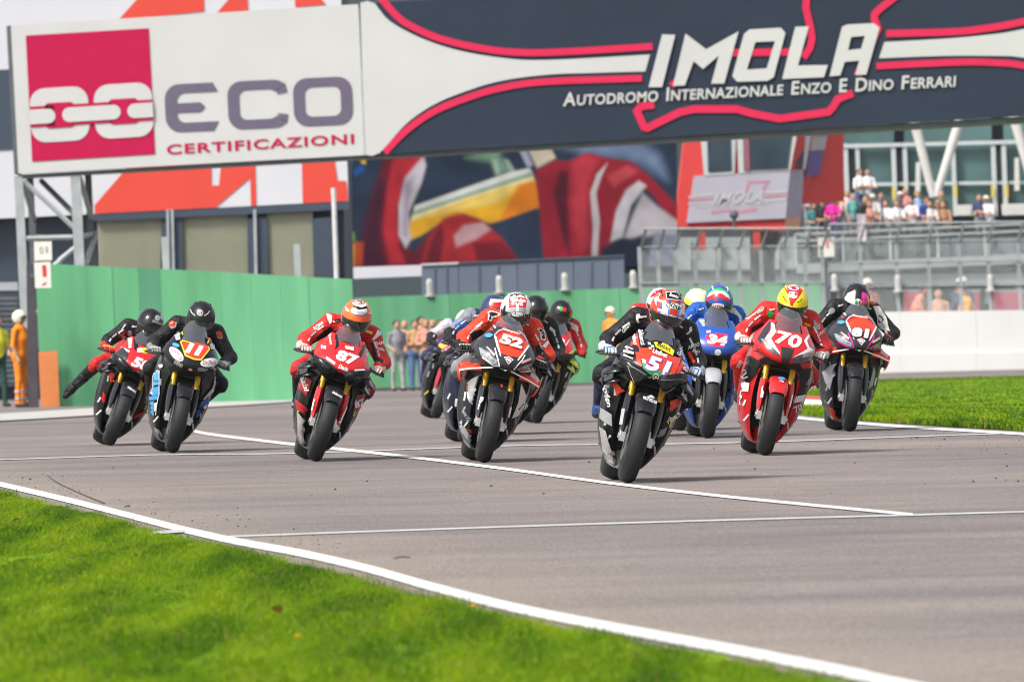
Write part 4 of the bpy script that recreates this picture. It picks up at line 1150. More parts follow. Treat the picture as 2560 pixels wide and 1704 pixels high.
# ---------------------------------------------------------------- number boards
def board(name, L, D, post, label, txts):
    cx = sum(p[0] for p in L) / 4; foot = W(cx, post, D)
    t = thing(name, label, 'sign', foot); o = Vector(foot)
    if post > 1000:                      # bolted to the side of the thick dark post
        q_ = W(L[0][0] - 1, (L[0][1] + L[2][1]) / 2, D + .1) - o
        MB().box(q_, (.12, .06, .05)).build('bracket', M_DSTEEL, t)
    else:
        MB().box((W(cx, L[0][1], D + 0.12) - o) * 0.5, (0.09, 0.09, (W(cx, L[0][1], D) - o).length)).build('post', M_DSTEEL, t)
    b_ = plate('board', L, D, mat('sign white', (0.66, 0.65, 0.60), rough=0.5, var=0.04), t, 0.04)
    for (s, c0, c1, c2, mt) in txts:
        V, Fs, _ = text2d(s, 0.02)
        flat('numeral', [(aff(V, c0, c1, c2), Fs)], D, mt, b_, t, 0.006)
    return t
M_SR = mat('sign red', (0.60, 0.04, 0.03), rough=0.5); M_SG = mat('sign grey', (0.30, 0.30, 0.27), rough=0.6)
board('number_board', [(85, 604), (129, 603), (130, 650), (86, 652)], 205.5, 1012, 'square white board with a grey 01 at the top of the dark post', [('0', (99, 635), (109, 634), (98, 617), M_SG), ('1', (115, 632), (120, 632), (114, 616), M_SG)])
board('number_board', [(85, 656), (126, 654), (128, 719), (88, 720)], 205.3, 1012, 'tall white board with a red 1 on the dark post', [('1', (107, 692), (117, 691), (105, 663), M_SR), ('-', (106, 715), (116, 709), (106, 710), M_SR)])
board('number_board', zt([(1905, 1430), (2120, 1420), (2125, 1680), (1910, 1690)]), DP + 0.3, 790, 'white board with a red 1 on the wire fence at the right', [('1', *zt([(2020, 1570), (2045, 1568), (2020, 1470)]), M_SR)])
dp = thing('barrier_post', 'thick dark post between the orange marshal and the green wall', 'post', G(82, 1018))
o = Vector(dp.location)
MB().prism([p - o for p in (W(66, 662, 206), W(87, 660, 206), W(96, 1018, 206), W(70, 1020, 206))], (0, 0.25, 0)).build('body', mat('barrier dark', (0.055, 0.05, 0.06), rough=0.7, var=0.25, vscale=4), dp)
MB().box((0.02, -0.05, 0.38), (0.10, 0.05, 0.09)).build('bracket', M_STEEL, dp)
# ================================================================== RACING MOTORCYCLES
BLACK = pm('black', (0.006, 0.006, 0.008), rough=0.26, coat=0.12, spec=0.35)
CARBON = pm('carbon', (0.010, 0.010, 0.012), rough=0.3, coat=0.12, spec=0.35)
CHAR = pm('charcoal', (0.026, 0.029, 0.036), rough=0.35, coat=0.12, spec=0.35)
RED = pm('red', (0.56, 0.012, 0.016))
RED2 = pm('orange red', (0.72, 0.045, 0.015))
DRED = pm('dark red', (0.36, 0.008, 0.016))
WHITE = pm('white', (0.78, 0.78, 0.78))
GREY = pm('grey', (0.34, 0.35, 0.37))
SILV = pm('silver', (0.45, 0.44, 0.43), metal=0.2)
BLUE = pm('blue', (0.012, 0.075, 0.36))
LBLUE = pm('light blue', (0.06, 0.30, 0.66))
YEL = pm('yellow', (0.82, 0.62, 0.015))
LIME = pm('lime', (0.58, 0.80, 0.03))
GREEN = pm('green', (0.02, 0.36, 0.08))
PINKP = pm('hot pink', (0.80, 0.02, 0.32))
PURP = pm('purple', (0.20, 0.07, 0.42))
SALM = pm('sponsor pink', (0.78, 0.42, 0.40))
TYRE = mat('tyre rubber', (0.017, 0.018, 0.020), rough=0.6, spec=0.3, var=0.18, vscale=18, bump=0.15, bscale=120)
GOLD = mat('gold fork tube', (0.50, 0.29, 0.03), rough=0.4, metal=0.4, var=0.05)
ALU = mat('machined aluminium', (0.52, 0.52, 0.50), rough=0.35, metal=0.6, var=0.08)
DISC = mat('brake disc', (0.26, 0.25, 0.24), rough=0.35, metal=0.8, var=0.1)
RIMM = mat('wheel rim', (0.03, 0.03, 0.032), rough=0.35, var=0.05)
ENG = mat('engine dark', (0.025, 0.025, 0.027), rough=0.5, var=0.3, vscale=12)
RADM = mat('radiator', (0.018, 0.018, 0.020), rough=0.6, var=0.2, vscale=30)
EXH = mat('exhaust titanium', (0.30, 0.25, 0.20), rough=0.35, metal=0.7, var=0.2)
LENS = mat('headlight lens', (0.22, 0.25, 0.28), rough=0.12, var=0.5, vscale=45, coat=1.0)
LENSD = mat('headlight lens dark', (0.05, 0.055, 0.06), rough=0.1, var=0.5, vscale=45, coat=1.0)
AMBER = mat('amber reflector', (0.75, 0.33, 0.02), rough=0.3)
SCREEN = glass('smoked screen', (0.90, 0.91, 0.93), 0.40, 0.12)
SHARE = {}
def shared(key, fn):
    if key not in SHARE: SHARE[key] = fn()
    return SHARE[key]
def inst(name, me, parent, mats=None, loc=None):
    o = link(name, me, parent)
    if mats:
        for i, mt in enumerate(mats):
            o.material_slots[i].link = 'OBJECT'; o.material_slots[i].material = mt
    if loc is not None: o.location = loc
    return o

def tyre_prof(w_, R_, rin):
    return [(w_ * x, R_ * 0 + r) for x, r in []] or [(-w_ * .46, rin), (-w_ * .50, R_ - .062), (-w_ * .505, R_ - .045), (-w_ * .47, R_ - .028), (-w_ * .38, R_ - .014), (-w_ * .24, R_ - .005), (-w_ * .1, R_ - .0008), (0, R_), (w_ * .1, R_ - .0008), (w_ * .24, R_ - .005), (w_ * .38, R_ - .014), (w_ * .47, R_ - .028), (w_ * .505, R_ - .045), (w_ * .50, R_ - .062), (w_ * .46, rin)]
def wheel(parent, yc, w_, R_):
    rin = 0.216
    def t_():
        return MB().lathe_x(tyre_prof(w_, R_, rin), (0, 0, 0), 56).mesh('tyre', TYRE, 50)
    def r_():
        mb = MB(); ww = w_ * .45
        mb.lathe_x([(-ww, rin + .006), (-ww, rin - .012), (-ww * .6, rin - .022), (ww * .6, rin - .022), (ww, rin - .012), (ww, rin + .006)], (0, 0, 0), 40)
        for k in range(6):
            a = k * math.pi / 3
            mb.tube([(0, 0.02 * math.cos(a), 0.02 * math.sin(a)), (0, 0.2 * math.cos(a), 0.2 * math.sin(a))], [0.022, 0.014], 6)
        mb.lathe_x([(-.05, .0), (-.05, .04), (.05, .04), (.05, .0)], (0, 0, 0), 16)
        return mb.mesh('rim', RIMM, 40)
    def d_():
        mb = MB(); mb.lathe_x([(-.003, .085), (-.003, .16), (.003, .16), (.003, .085)], (0, 0, 0), 40); return mb.mesh('brake_disc', DISC, 40)
    # the tyre is the wheel's own mesh, rim and discs hang from it
    key = round(w_, 3)
    wh = thing_part('wheel', parent, (0, yc, R_))
    inst('tyre', shared(('tyre', key), t_), wh); inst('rim', shared(('rim', key), r_), wh)
    for s in (-1, 1):
        if w_ < .15: inst('brake_disc', shared('disc', d_), wh, loc=(s * .068, 0, 0))
    return wh
def thing_part(name, parent, loc):
    o = bpy.data.objects.new(name, None); C.objects.link(o); o.parent = parent; o.location = loc; o.empty_display_size = .05
    return o

def cowl_rows(rows, nb=10, na=12):
    """rows of (z, half width, front y, depth of the curve, rear y): a nose that wraps back at the sides"""
    out = []
    for (z, w_, f, d, b) in rows:
        half = []
        for i in range(na + 1):
            a = math.pi / 2 * i / na
            half.append((w_ * math.sin(a) ** 0.92, f + d * (1 - math.cos(a)) ** 1.05, z))
        for i in range(1, 4):
            t = i / 3
            half.append((w_ * (1 - 0.04 * t), f + d + (b - f - d) * t, z))
        out.append([(-x, y, zz) for x, y, zz in half[::-1]][:-1] + half)
    return out
def interp_rows(rows, n=3):
    return smooth_line(rows, n)
KINDS = {
    # z, half width, front y, curve depth, rear y
    'A': dict(cowl=[(.735, .020, .000, .02, .30), (.752, .085, -.020, .06, .34), (.775, .155, -.028, .12, .38), (.80, .212, -.02, .17, .42), (.835, .235, .005, .20, .45), (.88, .215, .05, .19, .46), (.925, .190, .11, .17, .46), (.955, .180, .155, .155, .46), (.985, .168, .195, .14, .45), (1.02, .152, .24, .115, .43), (1.035, .140, .26, .09, .42)],
              open=.985, screen=(.992, .055, 1.142, .119, .196, 1.30)),
    'B': dict(cowl=[(.738, .030, .000, .02, .30), (.752, .110, -.020, .07, .34), (.775, .175, -.030, .13, .38), (.81, .222, -.025, .18, .43), (.86, .246, .00, .21, .46), (.91, .232, .045, .20, .47), (.955, .200, .10, .17, .47), (1.0, .168, .155, .145, .46), (1.035, .145, .20, .12, .44), (1.06, .125, .235, .09, .40)],
              screen=(1.052, .085, 1.167, .126, .222, 1.25)),
    'C': dict(cowl=[(.732, .030, .000, .02, .30), (.748, .110, -.020, .07, .34), (.772, .175, -.030, .13, .38), (.81, .222, -.025, .18, .43), (.86, .246, .00, .21, .46), (.91, .232, .045, .20, .47), (.955, .205, .10, .17, .47), (.985, .188, .145, .155, .46), (1.015, .170, .185, .13, .45), (1.05, .148, .23, .10, .43)],
              open=.985, screen=(.975, .015, 1.176, .120, .132, 1.22)),
}
def side_rows(sx, lower=1.0, inner=1.0):
    # z, inner x, inner y, mid x, mid y, outer x, outer y, rear x, rear y
    T = [(.09, .055, .50, .075, .50, .085, .56, .075, 1.02), (.12, .085, .46, .105, .47, .118, .54, .11, 1.03), (.20, .118, .40, .150, .42, .172, .52, .165, 1.02), (.30, .142, .33, .190, .37, .220, .50, .21, .98),
         (.42, .158, .26, .220, .32, .250, .47, .24, .92), (.54, .160, .21, .236, .27, .264, .44, .25, .86), (.64, .148, .18, .240, .24, .268, .40, .255, .78), (.72, .120, .16, .236, .22, .262, .38, .25, .70), (.79, .135, .17, .232, .22, .250, .36, .24, .58), (.84, .150, .20, .222, .24, .238, .34, .23, .50)]
    rows = []
    for r in smooth_line(T, 3):
        z, xi, yi, xm, ym, xo, yo, xr, yr = r
        xi *= inner
        pts = [(xi + .012, yi + .10, z), (xi, yi + .03, z), (xi + .004, yi, z), (xi * .6 + xm * .4, yi * .6 + ym * .4 - .006, z), (xi * .2 + xm * .8, yi * .2 + ym * .8 - .004, z), (xm, ym, z), (xm * .6 + xo * .4, ym * .72 + yo * .28, z), (xo, yo, z), (xo * .5 + xr * .5 + .004, yo * .5 + yr * .5, z), (xr, yr, z), (xr - .02, yr, z)]
        rows.append([(sx * p[0], p[1], p[2]) for p in pts])
    return rows

P, T, Lr, El = 'poly', 'text', 'line', 'ell'
def make_bike(spec):
    """one racing motorcycle at its place on the track, as an Empty with its parts"""
    px, py = spec['at']
    p = G(px, py)
    lean, yaw = R(spec['lean']), R(spec['yaw'])
    slope = -KX
    bk = thing('racing_motorcycle', spec['label'], 'motorcycle', (p.x, p.y, p.z + .006 * (lean / .35) ** 2), (spec.get('pitch', 0.0), lean, yaw), 'racing motorcycles leaning through the bend')
    K = KINDS[spec['kind']]
    c = spec['col']
    fr = wheel(bk, 0.0, .122, .302)
    fr.rotation_euler = (spec['lean'] * .3, 0, R(spec.get('steer', 0)))
    wheel(bk, 1.43, .196, .316)
    bvh_v, bvh_f = [], []
    def reg(me):
        o = len(bvh_v); bvh_v.extend([v.co.copy() for v in me.vertices]); bvh_f.extend([tuple(i + o for i in q.vertices) for q in me.polygons])
    # nose cowl
    key = spec['kind']
    def cowl_():
        rr = interp_rows(K['cowl'], 3); zo = K.get('open', 9)
        rows = cowl_rows(rr); mb = MB()
        lowr = [q for q, r in zip(rows, rr) if r[0] <= zo + 1e-6]; upr = [q for q, r in zip(rows, rr) if r[0] >= zo - 1e-6]
        mb.grid(lowr)
        if len(upr) > 1:                # above the foot of the screen only the two ears go on
            mb.grid([q[:11] for q in upr]); mb.grid([q[20:] for q in upr])
        return mb.mesh('nose_fairing', BLACK, 60, True)
    cm = shared(('cowl', key), cowl_)
    nose = inst('nose_fairing', cm, bk, [c['nose']]); reg(cm)
    def sol(o, t=.006):
        mo = o.modifiers.new('shell', 'SOLIDIFY'); mo.thickness = t; mo.offset = -1
    # screen
    def screen_():
        zb, drop, zt__, w_, f0_, sl_ = K['screen']
        rows = []
        for v in np.linspace(0, 1, 13):
            row = []
            for q in np.linspace(-1, 1, 21):
                z0_ = zb - drop * q * q; z1__ = zt__ - .095 * abs(q) ** 2.6
                z = z0_ + (z1__ - z0_) * v
                row.append((q * w_ * (1 - .12 * v * v), f0_ + sl_ * (z - zb) + .05 * q * q, z))
            rows.append(row)
        return MB().grid(rows).mesh('windscreen', SCREEN, 60)
    scm = shared(('screen', key), screen_)
    inst('windscreen', scm, bk, [c.get('screen', SCREEN)])
    # side fairings and belly
    sides = []
    for sx in (-1, 1):
        me = shared(('side', sx), lambda: MB().grid(side_rows(sx)).mesh('side_fairing', BLACK, 60))
        o = inst('side_fairing', me, bk, [c['side']]); reg(me); sides.append(o)
    def belly_():
        rows = []
        for (y, w_, z0, z1_) in [(.44, .03, .14, .22), (.50, .075, .10, .20), (.62, .10, .085, .20), (.80, .11, .085, .20), (1.0, .10, .10, .22), (1.06, .08, .13, .22)]:
            rows.append([(-w_, y, z1_), (-w_ * .95, y, z0 + .03), (-w_ * .6, y, z0), (0, y, z0 - .006), (w_ * .6, y, z0), (w_ * .95, y, z0 + .03), (w_, y, z1_)])
        return MB().grid(rows).mesh('belly_pan', BLACK, 60)
    bm_ = shared('belly', belly_)
    inst('belly_pan', bm_, bk, [c['belly']])
    # radiator, engine, inner duct
    def rad_():
        mb = MB(); mb.box((0, .47, .46), (.31, .03, .30), Matrix.Rotation(R(-12), 3, 'X'))
        for k in range(14):
            mb.box((0, .448 + .0045 * (k - 7), .335 + k * .0195), (.30, .008, .006))
        mb.box((0, .56, .26), (.24, .04, .12)); return mb.mesh('radiator', RADM)
    inst('radiator', shared('rad', rad_), bk)
    def eng_():
        mb = MB(); mb.box((0, .80, .42), (.36, .50, .42)); mb.box((0, .62, .68), (.34, .34, .16)); mb.box((0, 1.2, .34), (.22, .30, .08)); mb.box((0, .32, .70), (.20, .16, .06)); mb.tube([(-.10, .30, .86), (.10, .30, .86)], .022, 8); mb.tube([(0, .30, .70), (0, .34, .90)], .035, 8); return mb.mesh('engine', ENG)
    inst('engine', shared('eng', eng_), bk)
    def duct_():
        mb = MB()
        rows = []
        for (y, z, w_) in [(.05, .735, .10), (.14, .70, .14), (.24, .675, .155), (.34, .665, .16), (.44, .64, .16)]:
            rows.append([(-w_ * 1.2, y, z + .03), (-w_, y, z), (0, y, z + .012), (w_, y, z), (w_ * 1.2, y, z + .03)])
        mb.grid(rows); return mb.mesh('inner_duct', ENG, 60)
    inst('inner_duct', shared('duct', duct_), bk)
    # fork
    for s in (-1, 1):
        def tube_():
            mb = MB(); mb.tube([(0, .100, .525), (0, .285, .93)], .0245, 14); return mb.mesh('fork_tube', GOLD, 60)
        def low_():
            mb = MB(); mb.tube([(0, .005, .31), (0, .100, .52)], .022, 12); mb.tube([(0, .09, .50), (0, .106, .535)], .030, 12); return mb.mesh('fork_slider', DISC, 60)
        def foot_():
            mb = MB(); mb.box((0, -.005, .30), (.034, .085, .065)); mb.tube([(-.03, 0, .302), (.032, 0, .302)], .020, 12); mb.box((0, .02, .345), (.04, .05, .06)); return mb.mesh('axle_clamp', ALU, 50)
        def cal_():
            mb = MB(); mb.box((0, .115, .375), (.05, .055, .13), Matrix.Rotation(R(-24), 3, 'X')); mb.tube([(-.03, .10, .40), (.03, .10, .40)], .018, 8); return mb.mesh('brake_caliper', DISC, 50)
        fx = s * .104
        inst('fork_tube', shared('ftube', tube_), bk, loc=(fx, 0, 0)); inst('fork_slider', shared('flow', low_), bk, loc=(fx, 0, 0)); inst('axle_clamp', shared('ffoot', foot_), bk, loc=(s * .098, 0, 0)); inst('brake_caliper', shared('fcal', cal_), bk, loc=(s * .092, 0, 0))
        def guard_(s=s):
            rows = []
            for (z, yy, w_) in [(.335, -.045, .016), (.37, -.038, .026), (.44, -.018, .034), (.52, .008, .036), (.585, .030, .034)]:
                rows.append([(s * (.104 + q * w_), yy + .075 * (abs(q) ** 2), z) for q in (-1, -.8, -.4, 0, .4, .8, 1)])
            return MB().grid(rows).mesh('fork_guard', BLACK, 60)
        o = inst('fork_guard', shared(('guard', s), guard_), bk, [c['guard']])
        if s == -1 or True: reg(shared(('guard', s), guard_))
    def fend_():
        rows = []
        for i in range(15):
            a = R(-52 + i * 9.0)
            e = math.sin(math.pi * min(1, max(0, (i + .6) / 2.5)) / 2)
            row = []
            for q, rr in ((-1, .262), (-1, .288), (-.93, .306), (-.7, .317), (-.35, .322), (0, .324), (.35, .322), (.7, .317), (.93, .306), (1, .288), (1, .262)):
                w_ = .073 * (0.55 + .45 * e)
                row.append((q * w_, rr * math.sin(a), .302 + rr * math.cos(a)))
            rows.append(row)
        return MB().grid(rows).mesh('front_fender', BLACK, 60)
    fm = shared('fender', fend_)
    fend = inst('front_fender', fm, bk, [c['fender']]); reg(fm)
    # tank, seat unit, swing arm, exhaust
    def tank_():
        rows = []
        for (y, w_, zb, zt__) in [(.48, .10, .84, .93), (.55, .15, .82, .985), (.68, .165, .80, 1.0), (.82, .15, .79, .97), (.95, .11, .79, .90), (1.0, .09, .79, .86)]:
            rows.append([(-w_, y, zb), (-w_ * 1.05, y, (zb + zt__) / 2), (-w_ * .75, y, zt__ - .02), (0, y, zt__), (w_ * .75, y, zt__ - .02), (w_ * 1.05, y, (zb + zt__) / 2), (w_, y, zb)])
        return MB().grid(rows).mesh('fuel_tank', BLACK, 60)
    inst('fuel_tank', shared('tank', tank_), bk, [c.get('tank', c['nose'])])
    def tail_():
        rows = []
        for (y, w_, zb, zt__) in [(.98, .10, .76, .83), (1.1, .13, .78, .85), (1.28, .12, .82, .90), (1.45, .09, .87, .97), (1.62, .05, .93, .985), (1.68, .02, .95, .975)]:
            rows.append([(-w_ * .7, y, zb), (-w_, y, (zb + zt__) / 2), (-w_ * .7, y, zt__), (0, y, zt__ + .008), (w_ * .7, y, zt__), (w_, y, (zb + zt__) / 2), (w_ * .7, y, zb), (0, y, zb - .005), (-w_ * .7, y, zb)])
        return MB().grid(rows).mesh('seat_unit', BLACK, 60)
    inst('seat_unit', shared('tail', tail_), bk, [c.get('tail', c['nose'])])
    def arm_():
        mb = MB()
        for s in (-1, 1):
            mb.box((s * .125, 1.19, .33), (.035, .52, .075))
        return mb.mesh('swing_arm', ALU)
    inst('swing_arm', shared('arm', arm_), bk)
    inst('exhaust', shared('exh', lambda: MB().tube([(.06, .55, .24), (.09, .75, .16), (.15, .95, .24), (.20, 1.12, .42), (.21, 1.30, .50)], [.028, .03, .034, .048, .045], 12).mesh('exhaust', EXH, 60)), bk)
    # handlebars, levers
    for s in (-1, 1):
        def bar_(s=s):
            mb = MB(); mb.tube([(s * .11, .31, .845), (s * .17, .315, .85), (s * .36, .355, .822)], .011, 8); mb.tube([(s * .235, .329, .841), (s * .345, .352, .824)], .0165, 10); mb.tube([(s * .345, .352, .824), (s * .362, .3555, .8215)], .018, 10); return mb.mesh('handlebar', ENG, 60)
        def lev_(s=s):
            mb = MB(); mb.tube([(s * .19, .30, .842), (s * .21, .268, .838), (s * .30, .262, .822), (s * .355, .285, .812), (s * .365, .30, .811)], .0065, 7); mb.box((s * .20, .305, .845), (.03, .04, .03)); return mb.mesh('lever', ENG, 60)
        inst('handlebar', shared(('bar', s), bar_), bk); inst('lever', shared(('lev', s), lev_), bk)
        if s == -1 and spec.get('lever_guard', True):
            inst('lever_guard', shared('lguard', lambda: MB().tube([(-.355, .36, .822), (-.385, .34, .822), (-.392, .28, .815), (-.375, .235, .812), (-.33, .225, .815)], .008, 7).mesh('lever_guard', ENG, 60)), bk)
        inst('footrest', shared(('peg', s), lambda: MB().tube([(s * .11, 1.02, .37), (s * .21, 1.03, .375)], .012, 8).mesh('footrest', ALU, 60)), bk)
    for s in (-1, 1):
        inst('brake_hose', shared(('hose', s), lambda: MB().tube([(s * .098, .10, .43), (s * .125, .06, .52), (s * .13, .10, .60), (s * .10, .22, .70), (s * .03, .28, .80)], .0055, 6).mesh('brake_hose', ENG, 60)), bk)
        inst('panel_seam', shared(('seam', s), lambda: MB().tube([(s * .243, .345, .80), (s * .262, .392, .68), (s * .2665, .43, .58), (s * .252, .468, .43), (s * .222, .50, .305)], .0035, 5).mesh('panel_seam', ENG, 60)), bk)
    # wings
    for s in (-1, 1):
        if spec.get('wing') == 'endplate':
            def wing_(s=s):
                mb = MB()
                mb.grid([[(s * x, y, z) for x, y, z in r] for r in ([(.150, .08, .700), (.165, .16, .745), (.195, .30, .800)], [(.225, .09, .690), (.232, .19, .728), (.245, .34, .770)], [(.295, .12, .672), (.302, .22, .708), (.310, .38, .735)], [(.318, .14, .668), (.322, .24, .700), (.325, .40, .722)])])
                mb.grid([[(s * x, y, z) for x, y, z in r] for r in ([(.318, .14, .670), (.335, .25, .708), (.325, .40, .724)], [(.308, .14, .62), (.328, .25, .65), (.318, .40, .66)], [(.280, .15, .575), (.305, .25, .59), (.295, .40, .60)])])
                return mb.mesh('winglet', RED2, 40)
            me = shared(('wingB', s), wing_); o = inst('winglet', me, bk, [c['wing']]); sol(o, .010)
            inst('winglet_edge', shared(('wingBe', s), lambda: MB().tube([(s * .07, .02, .738), (s * .22, .082, .699), (s * .316, .132, .664)], .006, 6).mesh('winglet_edge', WHITE, 60)), bk)
        elif spec['kind'] == 'A':
            def wing_(s=s):
                mb = MB()
                for (dz, k_) in ((0, 1.0), (-.070, .95)):
                    mb.grid([[(s * x * k_ if x > .25 else s * x, y, z + dz) for x, y, z in r] for r in ([(.195, .12, .735), (.205, .24, .785)], [(.25, .13, .712), (.26, .27, .762)], [(.296, .16, .690), (.303, .30, .728)], [(.316, .18, .678), (.32, .31, .705)])])
                mb.grid([[(s * x, y, z) for x, y, z in r] for r in ([(.316, .18, .680), (.324, .31, .707)], [(.312, .18, .645), (.320, .31, .665)], [(.297, .18, .600), (.305, .31, .62)])])
                return mb.mesh('winglet', CARBON, 40)
            o = inst('winglet', shared(('wingA', s), wing_), bk, [c['wing']]); sol(o, .008)
    if spec['kind'] == 'A':
        for s in (-1, 1):
            def intake_(s=s):
                mb = MB(); mb.grid([[(s * .028, -.012, .742), (s * .10, .02, .668)], [(s * .10, -.022, .775), (s * .135, .03, .695)], [(s * .17, -.005, .803), (s * .18, .05, .738)], [(s * .226, .05, .815), (s * .222, .08, .79)]])
                return mb.mesh('air_intake', BLACK, 60)
            me = shared(('intake', s), intake_); o = inst('air_intake', me, bk, [BLACK]); reg(me); sol(o, .02)
            inst('intake_edge', shared(('intakeE', s), lambda: MB().tube([(s * .026, -.018, .742), (s * .10, -.030, .777), (s * .17, -.012, .806), (s * .228, .045, .817), (s * .222, .075, .79), (s * .182, .045, .735), (s * .136, .024, .693), (s * .10, .014, .666), (s * .03, -.016, .738)], .0045, 6).mesh('intake_edge', CHAR, 60)), bk)
    bvh = BVHTree.FromPolygons(bvh_v, bvh_f)
    frame = spec['frame']
    def loc2(pt):                      # measured point of the photograph's detail -> (x, z) in the bike's own front view
        ox, oy, sc__, ln = frame
        dx, dy = pt[0] - ox, pt[1] - oy
        s_, c_ = math.sin(R(ln)), math.cos(R(ln))
        return ((dx * c_ + dy * s_) / sc__, (dx * s_ - dy * c_) / sc__)
    lay = [0]
    for d in spec.get('decals', []):
        lay[0] += 1
        apply_decal(d, loc2, bvh, bk, nose, .0018 + .0007 * lay[0], frame[2])
    one = lambda q: q
    pal = [WHITE, c.get('accent', WHITE), GREY, WHITE, YEL if spec['kind'] == 'A' else GREY]
    if spec.get('bars', True):
        for s in (-1, 1):
            for k, (x, z, ln_, an_) in enumerate(((.205, .585, .055, 78), (.222, .475, .07, 84), (.205, .372, .05, 98), (.165, .262, .06, 112), (.212, .80, .045, -40 if s > 0 else -40))):
                if (k * 7 + int(abs(px)) + (s > 0) * 3) % 5 == 0: continue
                a_ = R(an_); hx_, hz_ = ln_ / 2 * math.cos(a_) * s, ln_ / 2 * math.sin(a_)
                apply_decal((Lr, 'sponsor_patch', pal[(k + int(px)) % 5], [(s * x - hx_, z - hz_), (s * x + hx_, z + hz_)], .013), one, bvh, bk, nose, .006, 1.0)
    return bk, loc2

def dense(V, Fs, maxlen):
    bm = bmesh.new()
    vs_ = [bm.verts.new((x, 0, z)) for x, z in V]
    for f in Fs:
        try: bm.faces.new([vs_[i] for i in f])
        except ValueError: pass
    bmesh.ops.remove_doubles(bm, verts=bm.verts, dist=1e-5)
    bmesh.ops.triangulate(bm, faces=bm.faces)
    for _ in range(6):
        es = [e for e in bm.edges if e.calc_length() > maxlen]
        if not es: break
        bmesh.ops.subdivide_edges(bm, edges=es, cuts=1)
        bmesh.ops.triangulate(bm, faces=[f for f in bm.faces if len(f.verts) > 3])
    bm.verts.index_update()
    out = [tuple(v.co) for v in bm.verts], [tuple(v.index for v in f.verts) for f in bm.faces]
    bm.free()
    return out
def project(name, V, Fs, bvh, mt, parent, off, direction=Vector((0, 1, 0)), start=-1.0, maxlen=.03, maxback=.9, inv=None):
    P, T = dense(V, Fs, maxlen)
    out = []; last = .1; hits = []
    for (x, _, z) in P:
        h = bvh.ray_cast(Vector((x, start, z)), direction, 3.0)
        hits.append(h)
    ys_ = [h[0].y for h in hits if h[0] is not None]
    if not ys_: return None
    med = sorted(ys_)[len(ys_) // 2]
    for (x, _, z), h in zip(P, hits):
        if h[0] is None or h[0].y > med + .30:
            n = bvh.find_nearest(Vector((x, med, z)))
            out.append(n[0] + Vector((0, -off, 0)))
        else:
            nr = h[1] if h[1].y < 0 else -h[1]
            out.append(h[0] + (nr * .6 + Vector((0, -1, 0)) * .6).normalized() * off)
    mb = MB(); mb.add(out if inv is None else [inv @ v for v in out], T)
    me = mb.mesh(name, mt)
    bm = bmesh.new(); bm.from_mesh(me)
    for f in bm.faces:
        if f.normal.y > 0: f.normal_flip()
    bm.to_mesh(me); bm.free()
    me.polygons.foreach_set('use_smooth', [True] * len(me.polygons))
    return link(name, me, parent)
def apply_decal(d, loc2, bvh, parent_obj, parent, off, sc__, inv=None, maxlen=.028):
    kind, name, mt = d[0], d[1], d[2]
    if kind == 'poly':
        shapes = d[3] if isinstance(d[3][0], list) else [d[3]]
        V, Fs = [], []
        for s in shapes:
            o = len(V); V += [loc2(q) for q in s]; Fs.append(tuple(range(o, len(V))))
    elif kind == 'ell':
        cx, cy, rx, ry, ang = d[3]
        V = [loc2(q) for q in ellipse(cx, cy, rx, ry, ang, 18)]; Fs = [tuple(range(18))]
    elif kind == 'line':
        V, Fs = stroke(d[3], d[4]); V = [loc2(q) for q in V]
    elif kind == 'text':               # string, centre, height px, length px (or None), local angle, bold, shear
        s, (cx, cy), hh, ll, ang, bold, sh = d[3]
        V, Fs, asp = text2d(s, bold, sh, 1.0, 2)
        c_ = loc2((cx, cy)); hh = hh / sc__; ll = ll / sc__ if ll else hh * asp
        ca, sa = math.cos(R(ang)), math.sin(R(ang))
        V = [(c_[0] + (u - .5) * ll * ca - (v - .5) * hh * sa, c_[1] + (u - .5) * ll * sa + (v - .5) * hh * ca) for u, v in V]
    return project(name, V, Fs, bvh, mt, parent, off, inv=inv, maxlen=maxlen)
# ================================================================== RIDERS
VISOR = mat('dark visor', (0.010, 0.010, 0.012), rough=0.08, var=0, coat=1.0)
SOLE = mat('boot sole', (0.02, 0.02, 0.02), rough=0.7)
SKIN = mat('skin', (0.44, 0.245, 0.165), rough=0.55, var=0.08, vscale=12)
def helmet_pt(az, el, k=1.0):
    """point on the shell; az 0 looks forward (-y), el -90..90"""
    a, e = R(az), R(el)
    x = math.sin(a) * math.cos(e); y = -math.cos(a) * math.cos(e); z = math.sin(e)
    rx, ry, rz = .1235, .150, .140
    px, py, pz = rx * x, ry * y, rz * z
    if y < 0 and z < .1:               # chin bar comes forward
        t = min(1, (.1 - z) / .7) * max(0, -y)
        py -= .022 * t; pz -= .012 * t
    if y > 0: py *= 1.06               # longer at the back
    if z < -.45: px *= 1 - .25 * (-.45 - z) / .55
    return (px * k, py * k, pz * k)
def helmet_mesh():
    rows = []
    for i in range(21):
        el = 90 - i * 7.6
        rows.append([helmet_pt(az, el) for az in np.linspace(-180, 180, 41)])
    mb = MB(); mb.grid(rows)
    mb.tube([helmet_pt(az, -62, .97) for az in np.linspace(-180, 180, 25)], .008, 6)
    return mb.mesh('helmet', BLACK, 70, True)
def visor_mesh():
    rows = [[helmet_pt(az, el, 1.018) for az in np.linspace(-78, 78, 25)] for el in np.linspace(-30, 4 + 0, 8)]
    mb = MB(); mb.grid(rows); return mb.mesh('visor', VISOR, 70)
